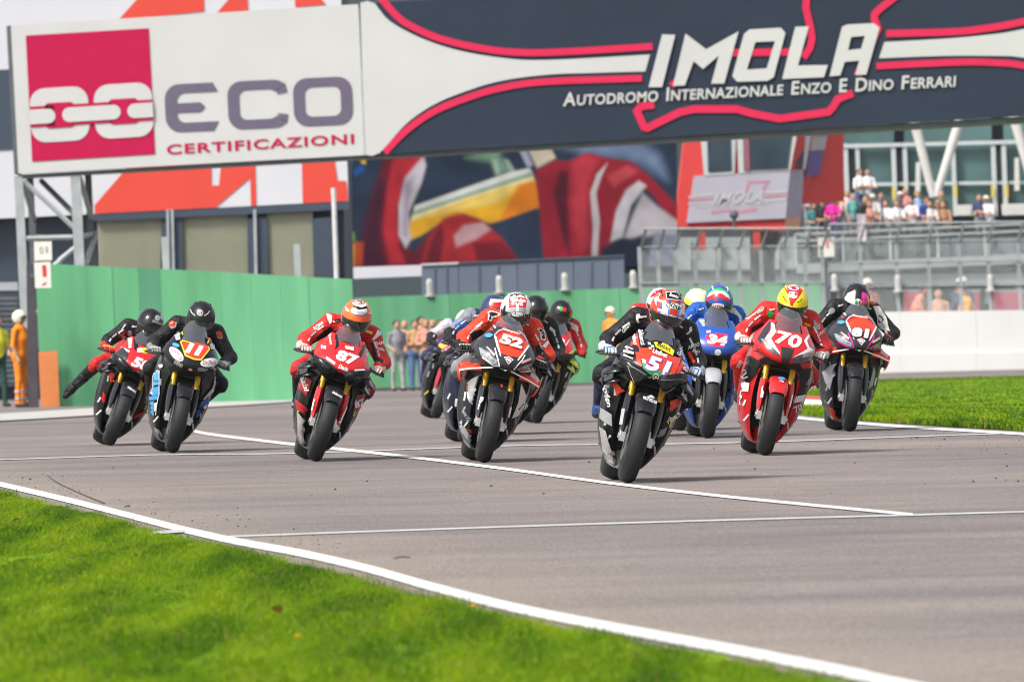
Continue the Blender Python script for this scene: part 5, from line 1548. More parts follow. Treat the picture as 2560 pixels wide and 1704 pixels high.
def spoiler_mesh():
    mb = MB()
    mb.grid([[(x, .10 + .02 * abs(x) / .07, .105 - abs(x) * .3), (x, .165, .085 - abs(x) * .4), (x, .20, .075 - abs(x) * .45)] for x in np.linspace(-.07, .07, 9)])
    for q in (-1, 1):
        mb.tube([(q * .062, -.055, .112), (q * .068, .02, .117), (q * .062, .09, .104)], [.003, .008, .004], 6)
    return mb.mesh('vent', BLACK, 70)
def glove_mesh(s):
    """hand closed round a bar that runs along x; palm behind it, fingers over the front, thumb below"""
    pr = []
    w_ = (s * -.005, .095, -.005)
    pr.append(((s * .002, .10, 0.0), (0, .045, .012), .030, .036, .015, 0))
    pr.append(((-.030, .040, .014), (.030, .040, .014), .020, .020, .012, 0))
    pr.append(((-.026, .065, .012), (.026, .065, .012), .022, .022, .012, 0))
    for k, (x, L, r_) in enumerate(((-.034, .92, .0098), (-.0115, 1.05, .0105), (.0115, 1.0, .0104), (.034, .82, .0090))):
        x *= s
        A = (x, .030, .026); B = (x, -.010 * L, .034); D_ = (x, -.034 * L, .012); Ee = (x, -.024, -.016)
        for (p, q, ra, rb) in ((A, B, r_ * 1.15, r_), (B, D_, r_, r_ * .95), (D_, Ee, r_ * .95, r_ * .8)):
            pr.append((p, q, ra, rb, .004, 1 if p is A else 0))
        pr.append((A, A, r_ * 1.35, r_ * 1.35, .004, 2))
    T0_ = (-s * .038, .055, .000); T1 = (-s * .050, .022, -.014); T2 = (-s * .040, -.006, -.022)
    pr.append((T0_, T1, .013, .011, .006, 0)); pr.append((T1, T2, .011, .009, .004, 0))
    pr.append(((s * .002, .10, 0), (s * .004, .165, .005), .036, .042, .02, 0))
    return body_mesh('glove', pr, [BLACK, BLACK, BLACK], h=.0042, relax=1)
def boot_mesh(s):
    pr = [((0, 0, 0), (0, .01, .15), .046, .054, .02, 0), ((0, .02, -.035), (0, -.06, -.045), .042, .040, .02, 0), ((0, -.06, -.045), (0, -.15, -.052), .040, .030, .02, 1), ((0, .045, -.05), (0, -.02, -.065), .034, .03, .01, 2),
          ((0, -.05, -.068), (0, -.155, -.07), .026, .018, .01, 2), ((s * .035, -.04, -.03), (s * .03, -.12, -.045), .02, .018, .01, 1), ((0, -.045, .04), (0, -.055, .12), .018, .02, .015, 1)]
    return body_mesh('boot', pr, [BLACK, BLACK, SOLE], h=.010, relax=1)

def make_rider(spec, bk, loc2):
    r = spec['rider']
    j = dict(hip=(0, 1.12, .90), chest=(0, .84, 1.03), sh=(0, .69, 1.115), head=(0, .50, 1.215))
    hx = r.get('hang', .0)
    def off(p, d): return (p[0] + d[0], p[1] + d[1], p[2] + d[2])
    hip = off(j['hip'], (hx * .7, 0, 0)); chest = off(j['chest'], (hx * .8, 0, 0)); sh = off(j['sh'], (hx, 0, 0)); head = off(off(j['head'], (hx * 1.2, 0, 0)), r.get('head_off', (0, 0, 0)))
    pr = []
    # materials: 0 main, 1 second (upper arm / shoulder), 2 forearm, 3 leg, 4 lower leg, 5 inner arm
    pr.append((off(hip, (-.07, 0, 0)), off(hip, (.07, 0, 0)), .135, .135, .05, 3))
    pr.append((hip, chest, .135, .145, .06, 0)); pr.append((chest, off(sh, (0, .02, -.01)), .148, .125, .06, 0))
    pr.append((off(sh, (-.13, 0, -.005)), off(sh, (.13, 0, -.005)), .082, .082, .05, 0))
    pr.append((off(sh, (0, .10, .085)), off(sh, (0, .26, .03)), .055, .065, .06, 0))
    pr.append((sh, (head[0], head[1] + .05, head[2] - .08), .075, .065, .04, 0))
    hands = {}; ank = {}
    for s in (-1, 1):
        S = off(sh, (s * .170, -.01, -.01))
        wr = (s * .305, .455, .862)
        ek = r.get('elbow', {}).get(s, (0, 0, 0))
        El = (s * .312 + hx * .2 + ek[0], .640 + ek[1], .925 + ek[2])
        pr.append((S, El, .079, .061, .035, 1)); pr.append((El, wr, .061, .046, .02, 2)); pr.append((off(El, (s * .012, .01, 0)), off(El, (s * .012, -.04, -.01)), .052, .045, .02, 2))
        pr.append((off(S, (s * .02, -.02, .025)), off(S, (s * .045, -.04, -.01)), .055, .05, .03, 1))
        hands[s] = wr
        kn = r.get('knee', {}).get(s, (s * .285, .74, .69)); an = r.get('ankle', {}).get(s, (s * .205, 1.10, .45))
        Hp = off(hip, (s * .095, -.02, -.02))
        pr.append((Hp, kn, .092, .066, .04, 3)); pr.append((kn, an, .064, .046, .02, 4)); pr.append((off(kn, (s * .02, -.015, 0)), off(kn, (s * .025, .01, -.04)), .05, .045, .02, 3))
        ank[s] = (an, kn)
    c = r['col']
    me = body_mesh('person', pr, [c['main'], c.get('shoulder', c['main']), c.get('forearm', c['main']), c.get('leg', c['main']), c.get('shin', c.get('leg', c['main']))], h=.0165, relax=2)
    o = link('person', me, None)
    o.location = bk.location; o.rotation_euler = bk.rotation_euler
    tag(o, r['label'], 'person', 'riders on racing motorcycles')
    bpy.context.view_layer.update()
    # helmet
    hm = shared('helmet', helmet_mesh)
    h = inst('helmet', hm, o, [r['helmet']])
    tilt = Euler((R(r.get('tilt', 16)), R(-spec['lean'] * .35 + r.get('roll', 0)), R(r.get('turn', 4))))
    h.location = head; h.rotation_euler = tilt
    inst('visor', shared('visor', visor_mesh), h, [r.get('visor', VISOR)]); inst('vent', shared('spoiler', spoiler_mesh), h, [r.get('vent', r['helmet'])])
    Mh = Matrix.Translation(head) @ tilt.to_matrix().to_4x4()
    hv = [Mh @ v.co for v in hm.vertices]; hf = [tuple(p.vertices) for p in hm.polygons]
    hb = BVHTree.FromPolygons(hv, hf); Mi = Mh.inverted()
    lay = 0
    for d in r.get('helmet_decals', []):
        lay += 1
        apply_decal(d, loc2, hb, o, h, .0010 + .0005 * lay, spec['frame'][2], inv=Mi, maxlen=.02)
    for s in (-1, 1):
        g = inst('glove', shared(('glove', s), lambda: glove_mesh(s)), o, [r['glove'], r.get('knuckle', r['glove']), r.get('knuckle2', r['glove'])])
        g.location = (s * .298, .342, .833)
        g.rotation_euler = (R(10), R(s * 9), R(-s * 11))
        an, kn = ank[s]
        b = inst('boot', shared(('boot', s), lambda: boot_mesh(s)), o, [r['boot'], r.get('toe', r['boot']), SOLE])
        v = (Vector(kn) - Vector(an)).normalized()
        if r.get('dangle') == s:
            t_ = Vector((-.30, -.55, -.78)).normalized(); u_ = (v - t_ * v.dot(t_)).normalized(); yv = -t_; xv = yv.cross(u_)
            b.matrix_local = Matrix.Translation(Vector(an)) @ Matrix((xv, yv, u_)).transposed().to_4x4()
        else:
            b.location = (an[0], an[1], an[2]); b.rotation_euler = (R(-12), 0, R(-s * 8))
        if r.get('slider'):
            k = MB(); k.ball((0, 0, 0), (.03, .05, .06), 10, 6); kk = k.build('knee_slider', r['slider'], o, 60); kk.location = (kn[0] + s * .072, kn[1] - .02, kn[2] - .02)
    bvb = BVHTree.FromPolygons([v.co for v in me.vertices], [tuple(p.vertices) for p in me.polygons])
    lay = 0
    for d in r.get('suit_decals', []):
        lay += 1
        apply_decal(d, loc2, bvb, o, o, .002 + .0006 * lay, spec['frame'][2])
    pal = r.get('bars', [L_WHT, GREY, L_WHT])
    if pal:
        for s in (-1, 1):
            for k, (x, z, ln_, an_) in enumerate(((.232, 1.045, .060, -50), (.275, .985, .055, -58), (.13, 1.13, .045, -20), (.300, .93, .035, -75), (.29, .66, .06, -70))):
                a_ = R(an_); hx_, hz_ = ln_ / 2 * math.cos(a_) * s, ln_ / 2 * math.sin(a_)
                apply_decal((Lr, 'sponsor_patch', pal[k % len(pal)], [(s * x + hx * .5 - hx_, z - hz_), (s * x + hx * .5 + hx_, z + hz_)], .013 if k != 4 else .03), lambda q: q, bvb, o, o, .005, 1.0)
    return o
# ================================================================== THE FIELD
L_BLK = fab('black', (0.009, 0.009, 0.011)); L_RED = fab('red', (0.50, 0.020, 0.018)); L_ORED = fab('orange red', (0.66, 0.045, 0.02)); L_WHT = fab('white', (0.66, 0.65, 0.62)); L_BLU = fab('blue', (0.012, 0.085, 0.38)); L_DGR = fab('dark grey', (0.022, 0.023, 0.026)); L_NVY = fab('navy', (0.02, 0.03, 0.09))
H_BLK = pm('helmet black', (0.006, 0.006, 0.008), rough=0.18, spec=0.4); H_MAT = pm('helmet satin black', (0.008, 0.008, 0.010), rough=0.36, coat=0.1, spec=0.35)
H_WHT = pm('helmet white', (0.74, 0.74, 0.73)); H_ORG = pm('helmet orange', (0.80, 0.13, 0.015)); H_RDO = pm('helmet red orange', (0.66, 0.045, 0.012)); H_YEL = pm('helmet yellow', (0.84, 0.66, 0.01)); H_PALE = pm('helmet pale yellow', (0.74, 0.74, 0.45))
F51 = (305, 1495, 1068, 14.2); F87 = (270, 1480, 1019, 17.0); F52 = (540, 1490, 1052, 12.3); F70 = (360, 1490, 1071, 12.0); F81 = (1072, 1292, 934, 5.5); F11 = (910, 1403, 985, 12.5); F5X = (368, 1345, 929, 21.5); F34 = (890, 1172, 830, 5.5)
P, T, Lr, El = 'poly', 'text', 'line', 'ell'
def cols(nose, side, belly, guard, fender, wing=CARBON, **k):
    d = dict(nose=nose, side=side, belly=belly, guard=guard, fender=fender, wing=wing); d.update(k); return d
def rsv_decals(edge, plate_red, num, ncx, side_c, logo):
    return []
SPECS = []
SPECS.append(dict(kind='A', at=(1563, 1207), lean=16.8, yaw=2.9, frame=F51, label='black and red racing motorcycle with number 51 and a yellow band, leading the pack',
    col=cols(CARBON, CARBON, SILV, CARBON, CARBON, CARBON), decals=[
    (P, 'red_panel', RED2, [(415, 515), (480, 520), (560, 545), (655, 580), (720, 592), (700, 650), (655, 725), (600, 715), (450, 665), (428, 600)]),
    (P, 'red_panel', RED2, [(345, 490), (372, 440), (410, 385), (420, 520), (425, 600), (414, 600), (412, 520), (395, 500)]),
    (P, 'red_panel', RED2, [(385, 548), (412, 552), (426, 655), (392, 640)]), (P, 'red_panel', RED2, [(730, 600), (752, 610), (700, 722), (662, 722)]), (P, 'red_panel', RED2, [(770, 490), (790, 480), (786, 560), (745, 615), (735, 590)]),
    (P, 'green_panel', GREEN, [(428, 628), (470, 645), (560, 690), (640, 700), (652, 738), (520, 738), (436, 668)]), (P, 'white_panel', WHITE, [(426, 598), (458, 610), (452, 634), (428, 626)]),
    (P, 'yellow_band', YEL, [(524, 480), (575, 478), (630, 502), (673, 542), (657, 578), (600, 550), (536, 517)]), (T, 'sponsor_lettering', BLACK, ('BARDAHL', (598, 518), 24, 108, -11, .03, 0)),
    (T, 'sponsor_lettering', WHITE, ('Unibet', (563, 560), 34, 112, -6, .04, .1)),
    (T, 'number_outline', PURP, ('51', (546, 648), 112, 192, -4, .075, .12)), (T, 'race_number', WHITE, ('51', (546, 648), 103, 180, -4, .045, .12)),
    (P, 'side_strip', BLACK, [(415, 390), (462, 355), (470, 510), (425, 515)]), (T, 'sponsor_lettering', WHITE, ('Golinucci', (441, 437), 34, 130, -72, .02, 0)),
    (P, 'side_strip', BLACK, [(672, 560), (740, 450), (772, 480), (715, 588)]), (T, 'sponsor_lettering', WHITE, ('Golinucci', (733, 520), 32, 135, 73, .02, 0)),
    (T, 'sponsor_lettering', WHITE, ('PERFORMANCE', (390, 450), 20, 105, -76, .02, 0)), (T, 'sponsor_lettering', WHITE, ('ESPERIA', (762, 570), 18, 80, 70, .02, 0)),
    (P, 'checker', WHITE, [[(478, 484), (498, 486), (500, 504), (480, 502)], [(500, 506), (520, 508), (523, 524), (502, 523)], [(482, 520), (500, 522), (502, 536), (485, 533)]]),
    (P, 'sponsor_patch', SALM, [(308, 540), (340, 543), (375, 556), (372, 574), (340, 566), (305, 558)]), (T, 'sponsor_lettering', WHITE, ('falmen', (345, 522), 14, 62, -10, .03, .1)), (T, 'sponsor_lettering', WHITE, ('falmen', (335, 587), 14, 66, -10, .03, .1)),
    (P, 'sponsor_patch', SALM, [(722, 660), (750, 655), (780, 675), (776, 695), (745, 690), (720, 680)]), (T, 'sponsor_lettering', WHITE, ('falmen', (735, 708), 14, 66, -8, .03, .1)), (T, 'sponsor_lettering', WHITE, ('falmen', (748, 643), 14, 56, -8, .03, .1)),
    (P, 'air_intake', ENG, [(332, 648), (365, 655), (497, 742), (478, 752), (380, 778)]), (P, 'air_intake', ENG, [(538, 778), (590, 752), (716, 746), (640, 815), (608, 846)]),
    (Lr, 'intake_edge', GREY, [(330, 645), (374, 782), (484, 762)], 5), (Lr, 'intake_edge', GREY, [(338, 645), (380, 660), (500, 742)], 6), (Lr, 'intake_edge', GREY, [(535, 780), (612, 850), (720, 762)], 5), (Lr, 'intake_edge', GREY, [(560, 748), (700, 738)], 5),
    (El, 'badge_ring', WHITE, (525, 722, 22, 22, 0)), (El, 'badge', CHAR, (525, 722, 15, 15, 0)), (El, 'badge', WHITE, (525, 722, 8, 8, 0)),
    (P, 'red_brush', RED2, [[(203, 738), (240, 742), (285, 800), (302, 825), (262, 868), (252, 820), (222, 775)]]), (T, 'sponsor_lettering', WHITE, ('stylen', (200, 865), 38, 165, -66, .02, .1)),
    (P, 'grey_panel', GREY, [(168, 955), (232, 1000), (236, 1085), (190, 1060), (160, 1030)]), (P, 'grey_panel', SILV, [(160, 1090), (196, 1120), (236, 1280), (250, 1365), (205, 1372)]),
    (P, 'red_brush', RED2, [[(634, 905), (735, 862), (728, 885), (640, 945)], [(630, 950), (720, 900), (705, 930), (640, 975)]]), (T, 'sponsor_lettering', WHITE, ('ribe.s', (660, 1018), 40, 110, 52, .02, .1)), (P, 'grey_panel', GREY, [(560, 1120), (620, 1085), (600, 1140), (552, 1175)]),
    (T, 'fender_lettering', WHITE, ('MOTOZOO', (466, 908), 20, 90, -8, .03, 0)), (P, 'fender_peak', WHITE, [(445, 888), (478, 876), (500, 898)]),
    (Lr, 'guard_lettering', GREY, [(305, 965), (285, 1080)], 14)],
    rider=dict(label='rider in black leathers with an orange, white and blue helmet on motorcycle 51', hang=.02, tilt=20, roll=2, knee={1: (.31, .74, .68)}, ankle={-1: (-.235, 1.08, .47), 1: (.20, 1.12, .42)},
        col=dict(main=L_BLK, shoulder=L_BLK, forearm=L_BLK, leg=L_BLK, shin=L_NVY), glove=fab('glove blue white', (0.42, 0.50, 0.60)), knuckle=BLUE, knuckle2=WHITE, boot=fab('boot blue', (0.03, 0.06, 0.20)), toe=fab('boot blue', (0.03, 0.06, 0.20)), helmet=H_RDO, vent=BLACK,
        helmet_decals=[(P, 'white_field', H_WHT, [(545, 165), (640, 195), (700, 205), (798, 190), (790, 270), (745, 290), (650, 285), (570, 255)]), (P, 'white_band', H_WHT, [(530, 150), (555, 100), (600, 82), (596, 110), (575, 160), (640, 200), (560, 180)]),
            (P, 'blue_stripe', BLUE, [[(640, 92), (665, 90), (662, 112), (640, 112)], [(650, 165), (665, 168), (664, 190), (645, 186)], [(735, 110), (752, 118), (748, 142), (735, 140)], [(716, 178), (735, 182), (730, 200), (712, 196)]]),
            (P, 'black_patch', BLACK, [(628, 110), (700, 112), (750, 130), (748, 178), (690, 170), (632, 165)]), (Lr, 'patch_edge', H_WHT, [(630, 112), (700, 114), (748, 131), (746, 176), (690, 168), (634, 163), (630, 112)], 4), (T, 'patch_lettering', H_WHT, ('Santo', (688, 140), 24, 70, -4, .04, .15)),
            (El, 'logo_oval', BLACK, (687, 215, 62, 26, 6)), (El, 'logo_oval', H_WHT, (687, 215, 57, 21, 6)), (T, 'logo_lettering', BLACK, ('Xlite', (688, 215), 32, 92, 0, .02, .1)),
            (P, 'side_block', H_RDO, [(562, 180), (588, 186), (586, 232), (560, 228)]), (P, 'side_block', BLUE, [(590, 187), (600, 190), (597, 236), (587, 233)]), (P, 'side_block', H_RDO, [(775, 205), (795, 205), (786, 262), (768, 262)]), (P, 'front_block', H_RDO, [(655, 240), (710, 243), (704, 284), (650, 278)]), (P, 'front_block', LBLUE, [(640, 238), (654, 240), (649, 278), (636, 275)]), (P, 'front_block', LBLUE, [(712, 243), (726, 243), (718, 284), (706, 284)]),
            (Lr, 'lower_band', PURP, [(572, 256), (640, 282), (720, 292), (776, 288)], 15), (T, 'lower_lettering', H_WHT, ('GLS GLS GLS', (675, 286), 13, 180, -1, .06, 0))],
        suit_decals=[(P, 'shoulder_logo', L_WHT, [(422, 275), (450, 272), (455, 300), (440, 310), (448, 335), (432, 340), (420, 305)]), (P, 'shoulder_logo', L_WHT, [(815, 370), (832, 365), (835, 395), (800, 425), (790, 415), (812, 400)]), (T, 'sleeve_lettering', L_WHT, ('ARGO', (845, 505), 26, 90, 32, .03, .15)), (T, 'sleeve_lettering', L_WHT, ('GINA', (350, 375), 26, 80, 60, .02, .1)), (P, 'sleeve_stripe', L_ORED, [(800, 550), (822, 545), (850, 620), (835, 640)]), (P, 'chest_trim', L_ORED, [(515, 235), (535, 240), (545, 330), (530, 330)]), (T, 'sleeve_lettering', L_WHT, ('Edil', (862, 545), 20, 50, 0, .02, 0))])))
SPECS.append(dict(kind='A', at=(783, 1153), lean=19.4, yaw=3.9, frame=F87, label='bright red racing motorcycle with a white number 87 and a clear screen',
    col=cols(RED, CARBON, SILV, RED, CARBON, CARBON, tank=BLACK), decals=[
    (P, 'side_strip', BLACK, [(470, 425), (492, 395), (492, 545), (455, 575), (470, 520)]), (P, 'side_strip', BLACK, [(650, 610), (735, 500), (745, 510), (690, 600), (668, 640)]),
    (T, 'race_number', WHITE, ('87', (555, 640), 92, 190, -3, .05, .1)), (P, 'sponsor_patch', WHITE, [(385, 628), (455, 678), (446, 696), (377, 645)]), (P, 'sponsor_patch', WHITE, [(610, 734), (693, 733), (695, 757), (612, 757)]), (T, 'sponsor_lettering', WHITE, ('Dacio', (520, 722), 34, 85, -6, .05, .2)), (P, 'sponsor_patch', WHITE, [(350, 538), (388, 545), (384, 570), (348, 566)]), (P, 'sponsor_patch', WHITE, [(730, 672), (768, 675), (764, 702), (728, 698)]),
    (T, 'sponsor_lettering', WHITE, ('Tecnica', (428, 490), 22, 90, -70, .02, 0)), (T, 'sponsor_lettering', WHITE, ('Service', (745, 585), 22, 95, 72, .02, 0)), (P, 'sponsor_patch', WHITE, [(540, 545), (612, 556), (612, 585), (545, 570)]),
    (P, 'air_intake', ENG, [(343, 640), (380, 650), (470, 738), (482, 782), (372, 790)]), (P, 'air_intake', ENG, [(528, 790), (690, 778), (660, 815), (610, 860)]), (Lr, 'intake_edge', GREY, [(340, 645), (370, 792), (455, 788)], 5), (Lr, 'intake_edge', GREY, [(550, 825), (605, 862), (690, 800)], 5),
    (P, 'red_panel', DRED, [(196, 745), (275, 828), (232, 952), (176, 885)]), (T, 'sponsor_lettering', WHITE, ('Salsi', (222, 850), 40, 130, -58, .03, .2)), (P, 'red_panel', DRED, [(640, 960), (735, 895), (700, 1045), (606, 1085)]), (T, 'sponsor_lettering', WHITE, ('87', (662, 1010), 56, 90, 40, .04, .1)), (P, 'red_panel', DRED, [(155, 975), (232, 1040), (228, 1105), (160, 1060)]), (P, 'grey_panel', SILV, [(165, 1075), (218, 1150), (240, 1350), (180, 1330)]),
    (T, 'fender_lettering', WHITE, ('SPEEDONE', (455, 945), 18, 85, -12, .03, 0)), (Lr, 'guard_lettering', WHITE, [(290, 980), (268, 1070)], 9), (Lr, 'guard_lettering', WHITE, [(540, 1040), (480, 1170)], 9)],
    rider=dict(label='rider in red leathers with white shoulder patches and an orange helmet on motorcycle 87', hang=.02, tilt=18, turn=3, elbow={1: (.03, -.03, .0)},
        col=dict(main=L_RED, shoulder=L_RED, forearm=L_RED, leg=L_RED, shin=L_BLK), glove=fab('glove cream red', (0.50, 0.44, 0.40)), knuckle=L_ORED, boot=fab('boot white black', (0.30, 0.30, 0.31)), toe=L_BLK, helmet=H_ORG, vent=H_ORG,
        helmet_decals=[(P, 'white_field', H_WHT, [(618, 150), (660, 128), (700, 130), (745, 165), (748, 200), (735, 222), (690, 232), (640, 215), (612, 190)]), (Lr, 'blue_ring', BLUE, [(628, 170), (650, 148), (672, 140)], 12), (Lr, 'blue_ring', BLUE, [(692, 142), (715, 152), (735, 180)], 12), (El, 'logo_oval', DRED, (680, 180, 48, 22, 3)), (El, 'logo_oval', H_WHT, (680, 180, 43, 17, 3)), (T, 'logo_lettering', DRED, ('SUOMY', (680, 180), 18, 66, 0, .03, 0)),
            (P, 'black_field', BLACK, [(628, 212), (690, 228), (738, 215), (742, 235), (690, 250), (625, 228)]), (P, 'white_field', H_WHT, [(605, 240), (640, 228), (665, 250), (690, 245), (735, 240), (735, 268), (690, 290), (640, 284), (610, 268)]), (P, 'grey_mark', GREY, [(640, 252), (668, 262), (712, 262), (735, 252), (700, 290), (660, 284)]), (P, 'flash', H_WHT, [(560, 205), (598, 262), (565, 255)]), (P, 'flash', BLUE, [(556, 200), (572, 225), (560, 245)]), (P, 'flash', H_WHT, [(742, 285), (785, 240), (775, 285)]), (Lr, 'lower_band', BLUE, [(640, 290), (700, 296), (765, 282)], 7)],
        suit_decals=[(P, 'shoulder_patch', L_WHT, [(412, 262), (440, 252), (458, 268), (456, 350), (440, 362), (425, 330)]), (P, 'shoulder_patch', L_WHT, [(838, 405), (862, 402), (868, 450), (800, 498), (788, 490), (820, 450)]), (T, 'sleeve_lettering', L_WHT, ('ROMA', (350, 375), 30, 95, 52, .03, .1)), (T, 'sleeve_lettering', L_WHT, ('RAM', (852, 520), 28, 70, 25, .03, .1)), (P, 'yellow_tag', YEL, [(735, 405), (796, 430), (786, 450), (727, 426)]), (El, 'chest_logo', BLACK, (510, 335, 30, 16, 0)), (P, 'inner_sleeve', L_BLK, [(330, 470), (440, 385), (470, 400), (340, 530)]), (P, 'inner_sleeve', L_BLK, [(775, 520), (800, 515), (830, 640), (880, 660), (860, 690), (810, 660)]), (T, 'sleeve_lettering', L_WHT, ('Adidas', (862, 570), 22, 60, 0, .03, 0))])))
def rsv(edge, fr, z, plate, num, numshape):
    """V-lamp nose: the measured points of number 52, moved to another machine by z"""
    q = lambda L: [z(p) for p in L]
    return [(P, 'number_plate', plate, q([(668, 462), (725, 425), (780, 412), (845, 425), (905, 480), (932, 520), (935, 545), (852, 640), (800, 628), (760, 622), (692, 602)])),
        (P, 'plate_arch', DRED if plate is RED2 else plate, q([(652, 455), (690, 418), (740, 402), (790, 397), (850, 415), (900, 460), (928, 510), (905, 508), (870, 465), (835, 438), (785, 428), (735, 435), (690, 455), (670, 472)])),
        (Lr, 'arch_edge', WHITE, q([(650, 455), (690, 416), (740, 400), (790, 395), (852, 413), (902, 458), (930, 512)]), 5 * fr), (T, 'arch_lettering', WHITE, ('Campioni', z((795, 424)), 22 * fr, 150 * fr, -4, .03, 0)),
        (P, 'white_strip', WHITE, q([(648, 456), (666, 460), (698, 625), (690, 628), (662, 540)])), (P, 'white_strip', WHITE, q([(930, 532), (945, 540), (838, 662), (828, 655)])),
        (P, 'headlight', LENS, q([(522, 552), (545, 560), (600, 612), (660, 655), (668, 692), (645, 690), (560, 645), (535, 615)])), (P, 'headlight', LENS, q([(826, 728), (880, 705), (985, 668), (992, 690), (965, 738), (900, 748), (820, 748)])),
        (Lr, 'lamp_edge', edge, q([(548, 632), (640, 700), (682, 702), (652, 580), (650, 560)]), 11 * fr), (Lr, 'lamp_edge', edge, q([(975, 742), (900, 752), (815, 750), (803, 728), (870, 655), (895, 615)]), 11 * fr),
        (P, 'sponsor_patch', SALM, q([(578, 550), (590, 548), (652, 612), (640, 626)])), (P, 'sponsor_patch', SALM, q([(862, 668), (945, 636), (946, 656), (864, 688)])), (El, 'blue_badge', LBLUE, (*z((608, 458)), 32 * fr, 17 * fr, -8)),
        (P, 'side_mark', RED2, q([(612, 376), (638, 380), (645, 422), (622, 422)])), (P, 'side_mark', WHITE, q([(650, 376), (664, 378), (672, 402), (660, 404)])), (P, 'side_mark', RED2, q([(948, 500), (965, 470), (990, 482), (968, 515)])), (P, 'side_mark', WHITE, q([(955, 460), (965, 448), (972, 455), (962, 470)])),
        (P, 'logo_shield', WHITE, q([(718, 634), (760, 629), (797, 655), (754, 693)])), (P, 'logo_shield', DRED, q([(726, 640), (760, 636), (787, 656), (754, 685)])), (T, 'logo_lettering', WHITE, ('MB', z((757, 656)), 22 * fr, 40 * fr, -12, .03, 0)),
        (P, 'tricolour', GREEN, q([(690, 708), (718, 728), (712, 735), (694, 724)])), (P, 'tricolour', WHITE, q([(716, 730), (752, 742), (745, 750), (718, 742)])), (P, 'tricolour', RED2, q([(754, 742), (782, 732), (776, 740), (752, 750)]))] + numshape
SPECS.append(dict(kind='B', wing='endplate', at=(1205, 1156), lean=14.8, yaw=3.2, frame=F52, label='charcoal racing motorcycle with number 52 on orange-red, white-edged lamps and red side wings',
    col=cols(CHAR, CHAR, BLACK, CHAR, CARBON, RED2, tank=CHAR), decals=rsv(WHITE, 1.0, lambda p: p, RED2, '52', [
        (T, 'race_number', WHITE, ('52', (786, 506), 84, 190, -4, .06, .08))]) + [
    (P, 'white_panel', WHITE, [(430, 845), (470, 812), (548, 768), (512, 880), (478, 1040), (440, 960)]), (P, 'white_panel', WHITE, [(868, 845), (912, 945), (890, 1040), (850, 1108), (795, 1130), (845, 1000)]), (T, 'sponsor_lettering', DRED, ('Mister', (440, 880), 18, 75, -70, .02, .1)), (T, 'sponsor_lettering', DRED, ('Mister', (872, 1030), 18, 70, 68, .02, .1)),
    (T, 'sponsor_lettering', GREY, ('BETA', (440, 1120), 22, 90, -52, .02, .1)), (P, 'red_panel', RED2, [(445, 1215), (470, 1235), (505, 1300), (488, 1330)]), (P, 'grey_panel', GREY, [(378, 1150), (440, 1215), (490, 1335), (480, 1345), (410, 1240)]), (El, 'fender_badge', RED2, (690, 876, 7, 13, 0)), (Lr, 'guard_lettering', WHITE, [(540, 960), (515, 1060)], 9), (Lr, 'guard_lettering', WHITE, [(765, 1040), (745, 1120)], 9)],
    rider=dict(label='rider in orange-red leathers with black shoulder shields and a white helmet on motorcycle 52', hang=.03, tilt=14, turn=4, elbow={1: (.04, -.03, 0)},
        col=dict(main=L_ORED, shoulder=L_ORED, forearm=L_ORED, leg=fab('grey', (0.22, 0.23, 0.25)), shin=L_NVY), glove=L_BLK, knuckle=fab('knuckle white', (0.55, 0.54, 0.50)), boot=fab('boot pale', (0.50, 0.50, 0.49)), toe=fab('boot pale', (0.50, 0.50, 0.49)), helmet=H_WHT, vent=H_WHT,
        helmet_decals=[(P, 'red_patch', RED, [(788, 148), (850, 142), (938, 150), (922, 232), (850, 225), (785, 232)]), (T, 'patch_lettering', H_WHT, ('BMP', (862, 168), 34, 130, -2, .05, .1)), (T, 'patch_lettering', H_WHT, ('TAPPI', (855, 198), 20, 90, -2, .05, 0)), (P, 'grey_field', GREY, [(778, 240), (850, 228), (925, 238), (925, 318), (900, 322), (800, 300), (770, 290)]), (P, 'white_spine', H_WHT, [(842, 205), (864, 205), (862, 262), (842, 262)]), (Lr, 'crown_line', BLACK, [(790, 140), (830, 118), (850, 128), (880, 116), (930, 140)], 5), (Lr, 'crown_line', BLACK, [(800, 125), (850, 112), (915, 124)], 4), (Lr, 'crown_line', BLACK, [(850, 112), (850, 142)], 4),
            (El, 'logo_oval', BLACK, (853, 283, 52, 22, 2)), (El, 'logo_oval', H_WHT, (853, 283, 47, 18, 2)), (T, 'logo_lettering', BLACK, ('Arai', (853, 282), 24, 74, 0, .01, .25)), (P, 'side_flash', BLACK, [(742, 235), (760, 195), (756, 260), (748, 310), (738, 280)]), (P, 'side_flash', BLACK, [(965, 225), (985, 250), (975, 320), (945, 350), (955, 300)])],
        suit_decals=[(P, 'shield_edge', L_WHT, [(622, 262), (650, 250), (720, 270), (722, 292), (672, 305), (650, 338), (622, 330), (628, 290)]), (P, 'shoulder_shield', L_BLK, [(634, 268), (655, 260), (710, 276), (708, 286), (666, 296), (645, 328), (632, 322), (638, 290)]), (P, 'shield_edge', L_WHT, [(1030, 402), (1050, 392), (1112, 428), (1115, 460), (1090, 502), (1058, 488), (1055, 440)]), (P, 'shoulder_shield', L_BLK, [(1040, 406), (1056, 402), (1104, 434), (1106, 458), (1085, 490), (1068, 480), (1064, 436)]), (T, 'sleeve_lettering', L_WHT, ('XXON', (545, 375), 26, 90, 50, .02, .1)), (P, 'sleeve_band', L_WHT, [(1068, 545), (1130, 478), (1140, 500), (1098, 560)]), (P, 'inner_sleeve', L_BLK, [(478, 440), (560, 402), (590, 425), (500, 520)]), (P, 'inner_sleeve', L_BLK, [(1015, 545), (1040, 530), (1100, 610), (1140, 650), (1100, 660), (1040, 620)])])))
